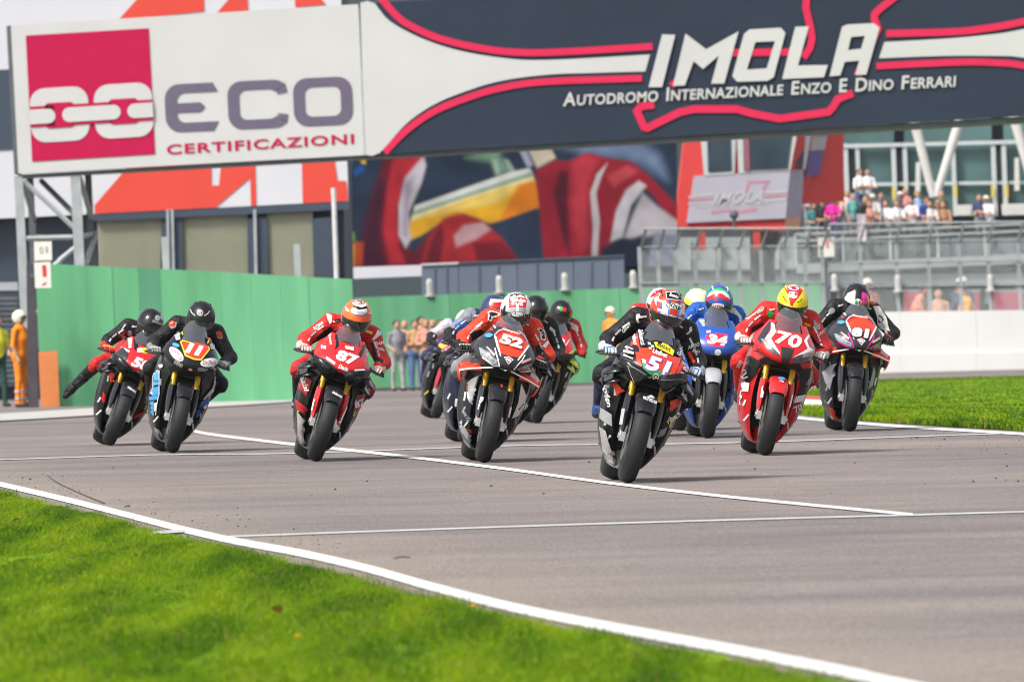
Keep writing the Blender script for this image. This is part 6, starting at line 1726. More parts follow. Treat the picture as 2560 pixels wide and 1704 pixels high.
def to81(p):                            # same nose on number 81: through the two machines' own front views
    s, c_ = math.sin(R(12.3)), math.cos(R(12.3)); dx, dy = p[0] - 540, p[1] - 1490
    x, zz = (dx * c_ + dy * s) / 1052, (dx * s - dy * c_) / 1052
    s, c_ = math.sin(R(5.5)), math.cos(R(5.5))
    return (1072 + 934 * (x * c_ + zz * s), 1292 + 934 * (x * s - zz * c_))
SPECS.append(dict(kind='B', wing='endplate', at=(2122, 1078), lean=8.0, yaw=3.2, frame=F81, label='charcoal racing motorcycle with number 81 and hot pink lamp edges beside the right-hand lawn',
    col=cols(CHAR, CHAR, BLACK, CHAR, CARBON, RED2, tank=CHAR), decals=rsv(PINKP, .88, to81, RED2, '81', [
        (T, 'number_outline', BLACK, ('81', (1172, 465), 88, 172, -2, .10, .1)), (T, 'race_number', WHITE, ('81', (1172, 465), 76, 152, -2, .06, .1))]) + [
    (P, 'grey_panel', GREY, [(885, 790), (925, 745), (1000, 705), (968, 800), (940, 940), (905, 880)]), (P, 'grey_panel', GREY, [(1296, 740), (1312, 800), (1290, 900), (1222, 975), (1270, 860)]), (T, 'sponsor_lettering', GREY, ('Tecno', (885, 1000), 22, 110, -55, .02, .1)), (P, 'red_panel', RED2, [(940, 1080), (965, 1090), (1022, 1180), (1010, 1205), (975, 1160)]), (P, 'grey_panel', GREY, [(885, 1085), (930, 1110), (1000, 1205), (985, 1205), (910, 1130)])],
    rider=dict(label='rider in black and white leathers with a white, black and pink helmet on motorcycle 81', hang=.0, tilt=26, turn=6, elbow={1: (.06, -.02, .0), -1: (-.01, 0, 0)}, head_off=(.0, .0, -.01),
        col=dict(main=L_BLK, shoulder=L_BLK, forearm=L_BLK, leg=L_BLK, shin=L_BLK), glove=L_BLK, knuckle=L_BLK, boot=L_BLK, helmet=H_BLK, vent=H_BLK,
        helmet_decals=[(P, 'white_half', H_WHT, [(1068, 230), (1064, 180), (1100, 125), (1158, 100), (1155, 235), (1110, 240)]), (P, 'pink_side', PINKP, [(1215, 115), (1255, 130), (1278, 180), (1280, 235), (1215, 225), (1210, 170)]), (P, 'yellow_side', YEL, [(1258, 140), (1278, 170), (1285, 220), (1272, 210)]), (El, 'round_logo', H_WHT, (1180, 205, 30, 32, 0)), (El, 'round_logo', GREEN, (1168, 205, 12, 18, 0)), (El, 'round_logo', RED, (1194, 205, 10, 16, 0)), (P, 'pink_dots', LBLUE, [[(1222, 150), (1234, 155), (1226, 166)], [(1240, 185), (1252, 190), (1244, 200)]]), (P, 'pink_dots', LIME, [[(1225, 190), (1234, 200), (1222, 206)], [(1200, 235), (1240, 238), (1215, 246)]])],
        suit_decals=[(P, 'white_sleeve', L_WHT, [(1330, 235), (1385, 235), (1440, 330), (1465, 450), (1420, 440), (1370, 420), (1362, 330)]), (P, 'shoulder_patch', L_BLK, [(1372, 310), (1400, 318), (1420, 350), (1400, 380), (1372, 375)]), (P, 'shoulder_patch', GREY, [(1382, 325), (1398, 332), (1408, 350), (1396, 366), (1382, 364)]), (P, 'red_hump', L_ORED, [(1278, 150), (1300, 160), (1360, 220), (1320, 225), (1290, 200)]), (P, 'yellow_tag', YEL, [(1265, 325), (1332, 340), (1330, 358), (1262, 345)]), (El, 'sleeve_badge', GREY, (975, 275, 30, 24, -30)), (Lr, 'red_piping', L_ORED, [(1365, 430), (1420, 470), (1500, 520)], 6)])))
SPECS.append(dict(kind='C', at=(1908, 1138), lean=14.4, yaw=2.3, frame=F70, label='red racing motorcycle with number 70, white angled stripes and a red front fender',
    col=cols(RED, RED, RED, RED, RED, RED), decals=[
    (P, 'shoulder_panel', CHAR, [(322, 522), (380, 440), (440, 372), (452, 400), (382, 520), (345, 560)]), (P, 'white_stripe', WHITE, [(445, 385), (470, 397), (482, 462), (432, 520), (470, 590), (502, 642), (492, 655), (380, 522), (437, 455)]), (P, 'white_stripe', WHITE, [(770, 470), (785, 480), (737, 540), (752, 590), (802, 625), (700, 655), (612, 676), (738, 606), (710, 540)]),
    (P, 'ram_intake', ENG, [(512, 588), (566, 596), (622, 612), (600, 660), (575, 728), (512, 716)]), (T, 'race_number', WHITE, ('70', (580, 530), 112, 222, -3, .035, .12)),
    (P, 'headlight', LENSD, [(345, 520), (372, 528), (440, 590), (490, 642), (500, 672), (430, 634), (380, 590)]), (P, 'headlight', LENSD, [(598, 690), (650, 662), (790, 622), (800, 642), (772, 690), (700, 716), (610, 722)]), (P, 'lamp_glass', LENS, [(350, 522), (372, 528), (430, 582), (430, 612), (385, 580)]), (P, 'lamp_glass', LENS, [(690, 650), (790, 624), (798, 642), (770, 670), (690, 682)]), (P, 'reflector', AMBER, [(386, 552), (406, 560), (412, 582), (392, 574)]), (P, 'reflector', AMBER, [(748, 632), (774, 626), (776, 644), (750, 652)]),
    (P, 'black_upper', BLACK, [(225, 690), (270, 660), (330, 700), (420, 730), (330, 800), (262, 882), (172, 868), (185, 780)]), (T, 'sponsor_lettering', SILV, ('HONDA', (205, 770), 60, 190, -62, .02, .1)), (P, 'white_panel', WHITE, [(180, 872), (265, 890), (258, 962), (200, 960), (172, 945)]), (Lr, 'number_outline', WHITE, [(165, 960), (205, 965), (200, 1070), (162, 1050)], 5), (T, 'side_number', WHITE, ('70', (182, 1010), 60, 60, -20, .02, .1)), (P, 'black_upper', BLACK, [(640, 790), (730, 770), (800, 770), (770, 900), (738, 985), (655, 1000), (690, 900)]), (T, 'sponsor_lettering', SILV, ('HONDA', (775, 850), 30, 130, 70, .02, .1)), (P, 'white_panel', WHITE, [(640, 1000), (735, 985), (712, 1040), (622, 1058)]), (T, 'side_number', WHITE, ('70', (668, 1100), 56, 70, 40, .02, .1)),
    (El, 'fender_badge', LBLUE, (505, 860, 30, 12, 8)), (T, 'fender_lettering', WHITE, ('HRC', (503, 882), 14, 34, 0, .03, 0)), (Lr, 'guard_lettering', WHITE, [(362, 920), (345, 1010)], 9), (Lr, 'guard_lettering', WHITE, [(600, 985), (572, 1090)], 9)],
    rider=dict(label='rider in red leathers with a yellow and red helmet on motorcycle 70', hang=.01, tilt=18, turn=3, elbow={1: (.03, -.02, 0)},
        col=dict(main=L_RED, shoulder=L_RED, forearm=L_RED, leg=L_RED, shin=L_RED), glove=fab('glove white red', (0.60, 0.57, 0.55)), knuckle=L_RED, boot=L_BLK, toe=L_DGR, helmet=H_YEL, vent=H_YEL,
        helmet_decals=[(P, 'red_centre', RED, [(568, 88), (620, 72), (685, 78), (738, 108), (690, 170), (640, 230), (632, 250), (618, 250), (600, 170)]), (El, 'logo_oval', BLUE, (648, 98, 52, 24, 6)), (El, 'logo_oval', H_WHT, (648, 98, 46, 19, 6)), (El, 'logo_oval', DRED, (648, 97, 34, 12, 6)), (P, 'flag_badge', H_WHT, [(608, 130), (675, 135), (672, 180), (640, 185), (604, 172)]), (P, 'flag_badge', GREEN, [(610, 132), (630, 134), (628, 158), (608, 156)]), (P, 'flag_badge', RED, [(652, 138), (672, 140), (668, 162), (650, 160)]), (Lr, 'flash', BLACK, [(558, 165), (575, 200), (590, 215)], 6), (Lr, 'flash', BLACK, [(672, 220), (700, 208), (712, 190)], 6), (T, 'lower_lettering', H_WHT, ('SANTO', (600, 245), 10, 60, -4, .03, 0))],
        suit_decals=[(P, 'shoulder_patch', fab('patch grey', (0.35, 0.34, 0.33)), [(345, 290), (400, 245), (412, 262), (400, 290), (355, 315)]), (P, 'shoulder_patch', L_ORED, [(375, 258), (402, 248), (398, 272), (378, 276)]), (P, 'shoulder_patch', fab('patch grey', (0.35, 0.34, 0.33)), [(828, 370), (850, 362), (885, 410), (880, 445), (850, 450), (830, 410)]), (P, 'shoulder_patch', L_ORED, [(835, 365), (855, 362), (882, 400), (860, 402)]), (El, 'chest_logo', GREEN, (462, 318, 24, 28, 0)), (T, 'sleeve_lettering', L_WHT, ('Tecnowash', (305, 330), 20, 110, 48, .02, .1)), (T, 'sleeve_lettering', L_WHT, ('GIVI', (885, 480), 22, 70, 45, .02, .1)), (P, 'yellow_tag', YEL, [(750, 385), (802, 405), (800, 425), (748, 405)]), (P, 'inner_sleeve', L_BLK, [(300, 430), (395, 385), (410, 405), (310, 465)]), (P, 'inner_sleeve', L_BLK, [(775, 500), (805, 490), (870, 575), (910, 600), (850, 610), (800, 570)])])))
SPECS.append(dict(kind='C', at=(427, 1132), lean=15.0, yaw=5.2, frame=F11, label='black racing motorcycle with number 11 on an orange plate edged in yellow',
    col=cols(BLACK, BLACK, SILV, CARBON, BLACK, BLACK), decals=[
    (P, 'plate_edge', YEL, [(998, 452), (1045, 425), (1140, 452), (1232, 470), (1260, 515), (1215, 565), (1172, 614), (1108, 608), (1032, 575)]), (P, 'number_plate', RED2, [(1008, 458), (1048, 437), (1140, 462), (1226, 480), (1247, 514), (1205, 560), (1166, 602), (1112, 596), (1042, 565)]), (Lr, 'plate_edge', YEL, [(1015, 338), (1030, 395), (1046, 432)], 11), (Lr, 'plate_edge', YEL, [(1232, 472), (1262, 432), (1284, 402)], 11), (T, 'race_number', WHITE, ('11', (1116, 520), 92, 150, -3, .07, .22)),
    (El, 'lamp_sticker', WHITE, (962, 560, 75, 38, 48)), (Lr, 'sticker_ring', DRED, [(905, 515), (925, 512), (975, 552), (1012, 600), (1020, 612)], 3), (T, 'sponsor_lettering', DRED, ('Dr.Pack', (968, 562), 34, 118, -38, .01, .1)), (El, 'lamp_sticker', WHITE, (1243, 632, 82, 36, -8)), (T, 'sponsor_lettering', DRED, ('Dr.Pack', (1245, 632), 34, 122, 12, .01, .1)), (T, 'sponsor_lettering', GREY, ('GEMA', (980, 642), 30, 85, -18, .04, 0)), (T, 'sponsor_lettering', GREY, ('GEMA', (1186, 690), 26, 95, 8, .04, 0)), (El, 'badge', DRED, (1078, 690, 24, 16, 12)), (El, 'badge', WHITE, (1078, 690, 14, 8, 12)), (El, 'blue_badge', LBLUE, (962, 486, 30, 16, 20)),
    (P, 'side_mark', GREY, [(958, 385), (1000, 355), (1005, 440), (968, 448)]), (P, 'side_mark', GREY, [(1252, 480), (1300, 455), (1296, 520), (1262, 522)]), (P, 'side_mark', RED2, [(1030, 345), (1052, 338), (1056, 385), (1040, 385)]), (P, 'side_mark', RED2, [(1230, 410), (1262, 385), (1265, 425), (1240, 442)]),
    (P, 'blue_letter', LBLUE, [[(790, 712), (828, 700), (830, 780), (796, 792)], [(788, 800), (830, 790), (830, 820), (792, 826)], [(780, 850), (828, 830), (828, 905), (782, 920)], [(740, 930), (824, 912), (820, 945), (745, 960)], [(742, 975), (790, 962), (792, 1090), (740, 1010)]]), (Lr, 'letter_edge', WHITE, [(790, 712), (828, 700), (830, 905), (820, 945), (805, 1080)], 5), (Lr, 'letter_edge', WHITE, [(790, 712), (786, 850), (742, 935)], 4), (P, 'blue_letter', BLUE, [[(1180, 965), (1250, 930), (1240, 985), (1172, 1012)], [(1150, 1045), (1180, 1025), (1172, 1085), (1140, 1100)]]), (P, 'white_panel', GREY, [(1300, 745), (1318, 775), (1290, 880), (1210, 950), (1195, 945), (1275, 850)]), (P, 'white_letter', WHITE, [[(828, 655), (852, 645), (860, 665), (835, 680)], [(795, 980), (815, 970), (812, 1040), (797, 1050)]]), (P, 'grey_panel', SILV, [(800, 1180), (860, 1220), (875, 1280), (830, 1260)])],
    rider=dict(label='rider in plain black leathers and a black helmet on motorcycle 11', hang=.03, tilt=22, turn=4, elbow={1: (.05, -.02, .0)}, knee={1: (.34, .74, .69)}, bars=[L_DGR],
        col=dict(main=L_DGR, shoulder=L_BLK, forearm=L_BLK, leg=L_BLK, shin=L_BLK), glove=fab('glove grey', (0.20, 0.20, 0.20)), knuckle=fab('knuckle white', (0.55, 0.54, 0.50)), boot=L_BLK, toe=L_DGR, helmet=H_MAT, vent=H_MAT, slider=None,
        helmet_decals=[(El, 'round_logo', GREY, (1187, 205, 26, 28, 0)), (El, 'round_logo', GREEN, (1177, 205, 9, 15, 0)), (El, 'round_logo', RED, (1198, 205, 8, 14, 0)), (Lr, 'flash', WHITE, [(1108, 175), (1118, 205), (1145, 230)], 5), (Lr, 'flash', WHITE, [(1222, 230), (1252, 212), (1268, 190)], 5)],
        suit_decals=[(P, 'shoulder_patch', fab('patch grey', (0.30, 0.29, 0.28)), [(930, 305), (970, 272), (998, 290), (990, 330), (950, 350)]), (El, 'shoulder_patch', L_ORED, (960, 298, 30, 24, -20)), (P, 'shoulder_patch', fab('patch grey', (0.30, 0.29, 0.28)), [(1338, 372), (1365, 360), (1395, 400), (1390, 430), (1350, 425)]), (El, 'shoulder_patch', L_ORED, (1368, 392, 26, 28, 0)), (P, 'knee_patch', PINKP, [(1308, 822), (1355, 795), (1358, 820), (1310, 850)])])))
SPECS.append(dict(kind='A', at=(268, 1114), lean=23.6, yaw=4.4, frame=F5X, label='red and black racing motorcycle partly hidden behind number 11, its number starting with 5',
    col=cols(RED, CARBON, BLACK, CARBON, CARBON, CARBON), decals=[
    (P, 'side_strip', BLACK, [(612, 400), (662, 388), (650, 530), (615, 525)]), (P, 'white_patch', WHITE, [(640, 512), (680, 505), (685, 545), (640, 545)]), (P, 'yellow_patch', YEL, [(682, 505), (728, 508), (728, 560), (685, 550)]), (T, 'race_number', WHITE, ('58', (668, 645), 92, 165, 0, .05, .2)), (El, 'badge', WHITE, (645, 722, 18, 16, 0)), (P, 'headlight', ENG, [(492, 645), (530, 648), (605, 738), (512, 728)]), (Lr, 'intake_edge', GREY, [(495, 640), (550, 668), (608, 735)], 5), (El, 'blue_badge', LBLUE, (465, 625, 18, 28, 10)), (P, 'side_mark', WHITE, [(500, 505), (515, 500), (575, 535), (565, 548)]), (P, 'side_mark', WHITE, [(480, 552), (495, 550), (545, 580), (535, 592)]), (P, 'white_strip', SALM, [(570, 425), (608, 420), (590, 510), (565, 515)]),
    (P, 'black_panel', CHAR, [(440, 560), (520, 500), (560, 560), (520, 640), (478, 650)]), (P, 'red_panel', RED2, [(395, 710), (420, 690), (462, 762), (440, 810), (410, 800)]), (P, 'red_panel', RED, [(350, 880), (375, 925), (372, 995), (340, 960)]), (P, 'pink_patch', PINKP, [(700, 690), (735, 670), (760, 720), (735, 755), (708, 750)]), (T, 'fender_lettering', WHITE, ('SPEEDONE', (575, 870), 18, 80, -12, .03, 0)), (P, 'red_panel', RED, [(600, 1090), (720, 1050), (680, 1090), (620, 1118)])],
    rider=dict(label='rider in black and red leathers with one leg stretched out and a glossy black helmet', hang=-.01, tilt=18, turn=4, knee={-1: (-.325, .80, .68)}, ankle={-1: (-.43, 1.08, .44)}, dangle=-1,
        col=dict(main=L_BLK, shoulder=L_BLK, forearm=L_BLK, leg=L_RED, shin=L_BLK), glove=L_RED, knuckle=fab('glove lime', (0.62, 0.66, 0.10)), boot=L_BLK, helmet=H_BLK, vent=H_BLK,
        helmet_decals=[(El, 'skull_logo', GREY, (830, 248, 24, 26, 0)), (T, 'helmet_lettering', GREY, ('SHARK', (828, 288), 24, 92, 0, .03, .1)), (P, 'flash', GREY, [(850, 235), (885, 225), (880, 262), (862, 265)])],
        suit_decals=[(P, 'red_shoulder', L_ORED, [(655, 262), (700, 248), (712, 265), (708, 295), (668, 292)]), (Lr, 'sleeve_stripe', L_RED, [(505, 405), (570, 365)], 14), (Lr, 'sleeve_lettering', L_WHT, [(500, 385), (560, 300)], 9), (El, 'sleeve_patch', GREY, (545, 425, 20, 28, 0)), (El, 'sleeve_patch', GREY, (596, 380, 20, 26, 0))])))
SPECS.append(dict(kind='C', at=(1767, 1095), lean=8.0, yaw=2.4, frame=F34, label='blue racing motorcycle with number 34 on a red plate, between numbers 51 and 70',
    col=cols(BLUE, BLUE, SILV, CARBON, GREY, BLUE), decals=[
    (P, 'plate_edge', PINKP, [(885, 420), (965, 405), (1050, 415), (1048, 455), (1012, 512), (905, 498), (885, 450)]), (P, 'number_plate', RED, [(892, 424), (965, 410), (1040, 420), (1038, 452), (1006, 504), (910, 490), (892, 452)]), (T, 'race_number', WHITE, ('34', (968, 455), 72, 148, -3, .06, .15)), (El, 'badge', WHITE, (970, 545, 24, 22, 0)), (P, 'side_mark', GREY, [(845, 310), (880, 295), (905, 350), (870, 360)]), (P, 'side_mark', SILV, [(890, 388), (925, 385), (925, 405), (892, 408)]), (P, 'black_lip', BLACK, [(880, 590), (960, 600), (1075, 610), (1060, 640), (960, 630), (890, 615)]), (P, 'grey_panel', GREY, [(800, 640), (830, 650), (815, 760), (795, 740)]), (P, 'black_panel', BLACK, [(1050, 690), (1095, 660), (1085, 820), (1060, 880)])],
    rider=dict(label='rider in blue and white leathers, helmet crowned green, white and red, motorcycle 34', hang=.02, tilt=20,
        col=dict(main=L_BLU, shoulder=L_BLU, forearm=L_WHT, leg=L_WHT, shin=L_BLU), glove=L_WHT, knuckle=L_BLU, boot=L_WHT, helmet=BLUE, vent=H_WHT,
        helmet_decals=[(P, 'green_crown', GREEN, [(920, 120), (960, 80), (1010, 72), (1050, 90), (1080, 125), (1000, 100)]), (P, 'white_crown', H_WHT, [(915, 140), (935, 108), (985, 92), (1040, 100), (1075, 130), (1085, 160), (1000, 118)]), (P, 'red_crown', RED, [(905, 185), (920, 140), (965, 115), (1020, 115), (1070, 150), (1080, 190), (1040, 160), (985, 145), (930, 165)]), (El, 'logo_oval', H_WHT, (990, 205, 48, 18, 2)), (T, 'logo_lettering', DRED, ('CABERG', (990, 205), 16, 74, 0, .03, 0)), (T, 'star_logo', RED, ('V', (980, 168), 20, 30, 0, .05, 0))],
        suit_decals=[(P, 'white_back', L_WHT, [(1092, 215), (1130, 222), (1180, 290), (1175, 330), (1150, 280), (1095, 250)]), (P, 'yellow_tag', YEL, [(1075, 340), (1120, 345), (1120, 360), (1075, 358)]), (El, 'green_patch', GREEN, (1075, 380, 18, 28, 0)), (El, 'white_patch', L_WHT, (905, 345, 26, 30, 0))])))
def plain(at, kind, lean, yaw, label, c, rlabel, rc, glove, helmet, hdec=(), sdec=(), dec=(), frame=None, **k):
    s = G(*at); sc__ = 1000.0
    SPECS.append(dict(kind=kind, at=at, lean=lean, yaw=yaw, frame=(0, 0, 1000.0, 0), label=label, col=c, decals=list(dec), rider=dict(label=rlabel, col=rc, glove=glove, boot=L_BLK, helmet=helmet, helmet_decals=list(hdec), suit_decals=list(sdec), tilt=18, **k)))
U = lambda L: [(x * 1000, -z * 1000) for x, z in L]     # decals given straight in metres of the bike's front view
def num(s, mt, x=0, z=.90, h=.105, w_=.2): return (T, 'race_number', mt, (s, (x * 1000, -z * 1000), h * 1000, w_ * 1000, 0, .05, .1))
plain((1603, 1092), 'A', 12, 2.5, 'dark red racing motorcycle almost hidden behind number 51', cols(DRED, BLACK, BLACK, CARBON, CARBON), 'rider in red and black leathers almost hidden behind the rider of number 51', dict(main=L_RED, shoulder=L_RED, forearm=L_BLK, leg=L_BLK), L_BLK, H_WHT,
      hdec=[(P, 'red_crown', RED, U([(-.11, 1.25), (-.07, 1.32), (0, 1.35), (.06, 1.33), (0, 1.30), (-.06, 1.27)]))], sdec=[(El, 'shoulder_patch', L_WHT, (-205, -1120, 40, 30, 40))])
plain((1697, 1076), 'A', 12, 2.5, 'black racing motorcycle behind number 34, only its front wheel clear', cols(BLACK, BLACK, SILV, CARBON, CARBON), 'rider with a pale yellow helmet behind the blue rider of number 34', dict(main=L_BLK, shoulder=L_WHT, forearm=L_BLK, leg=L_BLK), L_BLK, H_PALE,
      hdec=[(P, 'yellow_side', H_YEL, U([(-.125, 1.18), (-.12, 1.26), (-.05, 1.22), (-.03, 1.17), (-.08, 1.13)]))])
plain((1158, 1107), 'A', 17, 3.5, 'dark navy racing motorcycle behind the left side of number 52', cols(CHAR, pm('navy', (0.012, 0.018, 0.05)), BLACK, CARBON, CARBON), 'rider in navy and grey leathers with a dark blue and red helmet behind number 52', dict(main=L_NVY, shoulder=fab('mid grey', (0.20, 0.21, 0.25)), forearm=L_BLK, leg=L_BLK), L_BLK, pm('helmet navy', (0.02, 0.03, 0.10)),
      hdec=[(P, 'white_flash', H_WHT, U([(-.06, 1.30), (.06, 1.33), (.1, 1.29), (.02, 1.28), (-.06, 1.25)])), (P, 'red_flash', RED, U([(-.05, 1.27), (.04, 1.30), (.1, 1.26), (.02, 1.24), (-.04, 1.22)]))], sdec=[(P, 'sleeve_patch', L_BLU, U([(-.30, 1.0), (-.22, 1.08), (-.18, 1.0), (-.27, .92)]))])
plain((1266, 1086), 'A', 17, 3.0, 'black racing motorcycle hidden behind the right side of number 52', cols(BLACK, BLACK, BLACK, CARBON, CARBON), 'rider with a plain black helmet showing just behind the white helmet of number 52', dict(main=L_BLK, leg=L_BLK), L_BLK, H_BLK, sdec=[(P, 'white_patch', L_WHT, U([(.18, 1.10), (.24, 1.07), (.24, 1.04), (.18, 1.07)]))])
plain((1086, 1046), 'A', 22, 4.0, 'pink and red racing motorcycle blurred in the distance on the left of number 52', cols(pm('coral', (0.66, 0.10, 0.14)), BLACK, BLACK, DRED, BLACK), 'distant rider in grey and blue leathers with a black and white helmet', dict(main=L_BLU, shoulder=fab('pale grey', (0.45, 0.45, 0.49)), forearm=L_BLK, leg=L_NVY), L_BLK, H_WHT,
      hdec=[(P, 'black_flash', BLACK, U([(-.1, 1.24), (-.03, 1.33), (.03, 1.33), (.0, 1.26), (-.06, 1.2)])), (P, 'black_flash', BLACK, U([(.05, 1.3), (.11, 1.24), (.1, 1.18), (.03, 1.24)]))], dec=[(P, 'lime_flash', LIME, U([(-.23, .84), (-.16, .92), (-.15, .86), (-.2, .8)])), (P, 'white_flash', WHITE, U([(-.1, .86), (.1, .94), (.1, .86), (-.06, .8)]))])
plain((1338, 1058), 'A', 17, 3.0, 'red and white racing motorcycle with lime flashes, blurred behind the right arm of rider 52', cols(RED, BLACK, BLACK, CARBON, BLACK, LIME), 'distant rider in red and black, black helmet with green and red badge', dict(main=L_BLK, shoulder=L_RED, forearm=L_RED, leg=L_BLK), L_RED, H_BLK,
      hdec=[(El, 'badge', GREEN, (-15, -1255, 22, 24, 0)), (El, 'badge', RED, (22, -1255, 22, 24, 0)), (P, 'red_rear', RED, U([(.09, 1.3), (.12, 1.26), (.122, 1.19), (.09, 1.2)]))], sdec=[(P, 'white_patch', L_WHT, U([(.13, 1.15), (.22, 1.12), (.24, 1.06), (.16, 1.08)]))],
      dec=[num('90', WHITE), (Lr, 'white_edge', WHITE, U([(.06, .78), (.15, .96)]), 10), (Lr, 'lime_flash', LIME, U([(.17, .80), (.235, .88)]), 22), (Lr, 'lime_flash', LIME, U([(.19, .76), (.26, .77)]), 20)])
T1 = time.time()
for s in SPECS:
    bk, loc2 = make_bike(s)
    bpy.context.view_layer.update()
    make_rider(s, bk, loc2)
print('bikes %.1f s' % (time.time() - T1))
# ================================================================== PEOPLE BESIDE THE TRACK
def cloth(n, c): return mat('cloth ' + n, c, rough=0.8, var=0.15, vscale=9)
HAIRB = mat('hair brown', (0.05, 0.028, 0.016), rough=0.6); HAIRK = mat('hair black', (0.012, 0.010, 0.010), rough=0.6); HAIRY = mat('hair blond', (0.36, 0.22, 0.09), rough=0.6); HAIRG = mat('hair grey', (0.25, 0.24, 0.23), rough=0.6)
WCAP = cloth('cap white', (0.66, 0.64, 0.55))
SHOE = mat('dark shoe', (0.03, 0.03, 0.03), rough=0.6)
def person_prims(pose):
    # slots: 0 shirt, 1 skin, 2 trousers, 3 shoes, 4 lower trouser band
    p = []
    ln = {'rail': .16, 'stand': .0, 'walk': .03, 'folded': .02}[pose]
    y = lambda z: -ln * max(0, z - .95) / .55 * 1.0
    hip = (0, .02, .95); ch = (0, y(1.25), 1.25); sh = (0, y(1.42), 1.42); hd = (0, y(1.62) - .02, 1.625)
    p.append(((-.07, .02, .94), (.07, .02, .94), .125, .125, .04, 2)); p.append((hip, ch, .125, .145, .05, 0)); p.append((ch, sh, .145, .115, .05, 0))
    p.append(((-.13, sh[1], 1.41), (.13, sh[1], 1.41), .065, .065, .04, 0)); p.append(((0, sh[1], 1.45), (0, hd[1] + .02, 1.55), .055, .05, .02, 1))
    p.append(((0, hd[1] + .01, 1.645), (0, hd[1] - .015, 1.60), .094, .078, .02, 1)); p.append(((0, hd[1] - .085, 1.615), (0, hd[1] - .105, 1.595), .016, .014, .012, 1))
    for s in (-1, 1):
        p.append(((s * .092, hd[1], 1.625), (s * .098, hd[1] + .005, 1.605), .016, .014, .008, 1))
        S = (s * .185, sh[1], 1.40)
        if pose == 'rail': E_, H_ = (s * .235, sh[1] - .08, 1.13), (s * .10, sh[1] - .32, 1.115)
        elif pose == 'stand': E_, H_ = (s * .235, sh[1] + .02, 1.12), (s * .225, sh[1] - .08, .88)
        elif pose == 'walk': E_, H_ = (s * .23, sh[1] + .05, 1.13), (s * .16, sh[1] - .16, 1.02)
        else: E_, H_ = (s * .24, sh[1] - .04, 1.14), (-s * .05, sh[1] - .17, 1.17 + s * .02)
        p.append((S, E_, .055, .045, .03, 0)); p.append((E_, H_, .042, .030, .02, 1))
        d = (Vector(H_) - Vector(E_)).normalized()
        side = Vector((1, 0, 0))
        pal = Vector(H_) + d * .045
        p.append((H_, tuple(pal), .034, .036, .015, 1))
        for k in range(4): p.append((tuple(pal + side * (-.028 + .019 * k)), tuple(pal + side * (-.03 + .020 * k) + d * (.07 + .008 * (k in (1, 2))) + Vector((0, 0, -.02))), .011, .009, .004, 1))
        p.append((tuple(Vector(H_) + d * .02 - side * s * .03), tuple(Vector(H_) + d * .06 - side * s * .055), .012, .010, .005, 1))
        f = .07 * s if pose == 'walk' else .0
        p.append(((s * .085, .02, .92), (s * .10, .0 - f * .5, .50), .088, .062, .03, 2)); p.append(((s * .10, -f * .5, .50), (s * .105, .03 - f, .28), .060, .052, .02, 2)); p.append(((s * .105, .03 - f, .28), (s * .105, .03 - f, .09), .054, .05, .01, 4))
        p.append(((s * .105, .05 - f, .045), (s * .115, -.12 - f, .035), .046, .038, .015, 3))
    return p, hd
PM = {}
def person_mesh(pose, h):
    if (pose, h) not in PM:
        pr, hd = person_prims(pose); PM[(pose, h)] = (body_mesh('person', pr, [SKIN] * 5, h=h, relax=1), hd)
    return PM[(pose, h)]
def hair_mesh(long):
    def f():
        rows = []
        for i in range(9):
            el = 90 - i * (17 if long else 12.5)
            rows.append([(.106 * math.sin(a) * math.cos(R(el)), .110 * -math.cos(a) * math.cos(R(el)) + .016 + (.012 if el < 20 else 0), .106 * math.sin(R(el)) + (-.05 if long and el < -20 else 0)) for a in np.linspace(R(60 if i > 5 else (34 if i > 3 else 0)), R(300 if i > 5 else (326 if i > 3 else 360)), 19)])
        mb = MB(); mb.grid(rows); return mb.mesh('hair', HAIRB, 70)
    return shared(('hair', long), f)
def cap_mesh():
    mb = MB(); mb.ball((0, .01, .03), (.104, .11, .085), 16, 8); mb.grid([[(x, -.09 - .09 * math.cos(x / .075 * 1.4), .045 - abs(x) * .15) for x in np.linspace(-.075, .075, 7)], [(x, -.07, .055 - abs(x) * .1) for x in np.linspace(-.075, .075, 7)]]); return mb.mesh('cap', WCAP, 70)
def hard_helmet():
    mb = MB(); rows = [[(.125 * math.sin(a) * math.cos(R(e)), -.14 * math.cos(a) * math.cos(R(e)) + .01, .135 * math.sin(R(e)) + .01) for a in np.linspace(R(50 if e < 5 else 0), R(310 if e < 5 else 360), 25)] for e in np.linspace(90, -55, 12)]
    mb.grid(rows); return mb.mesh('helmet', WCAP, 70)
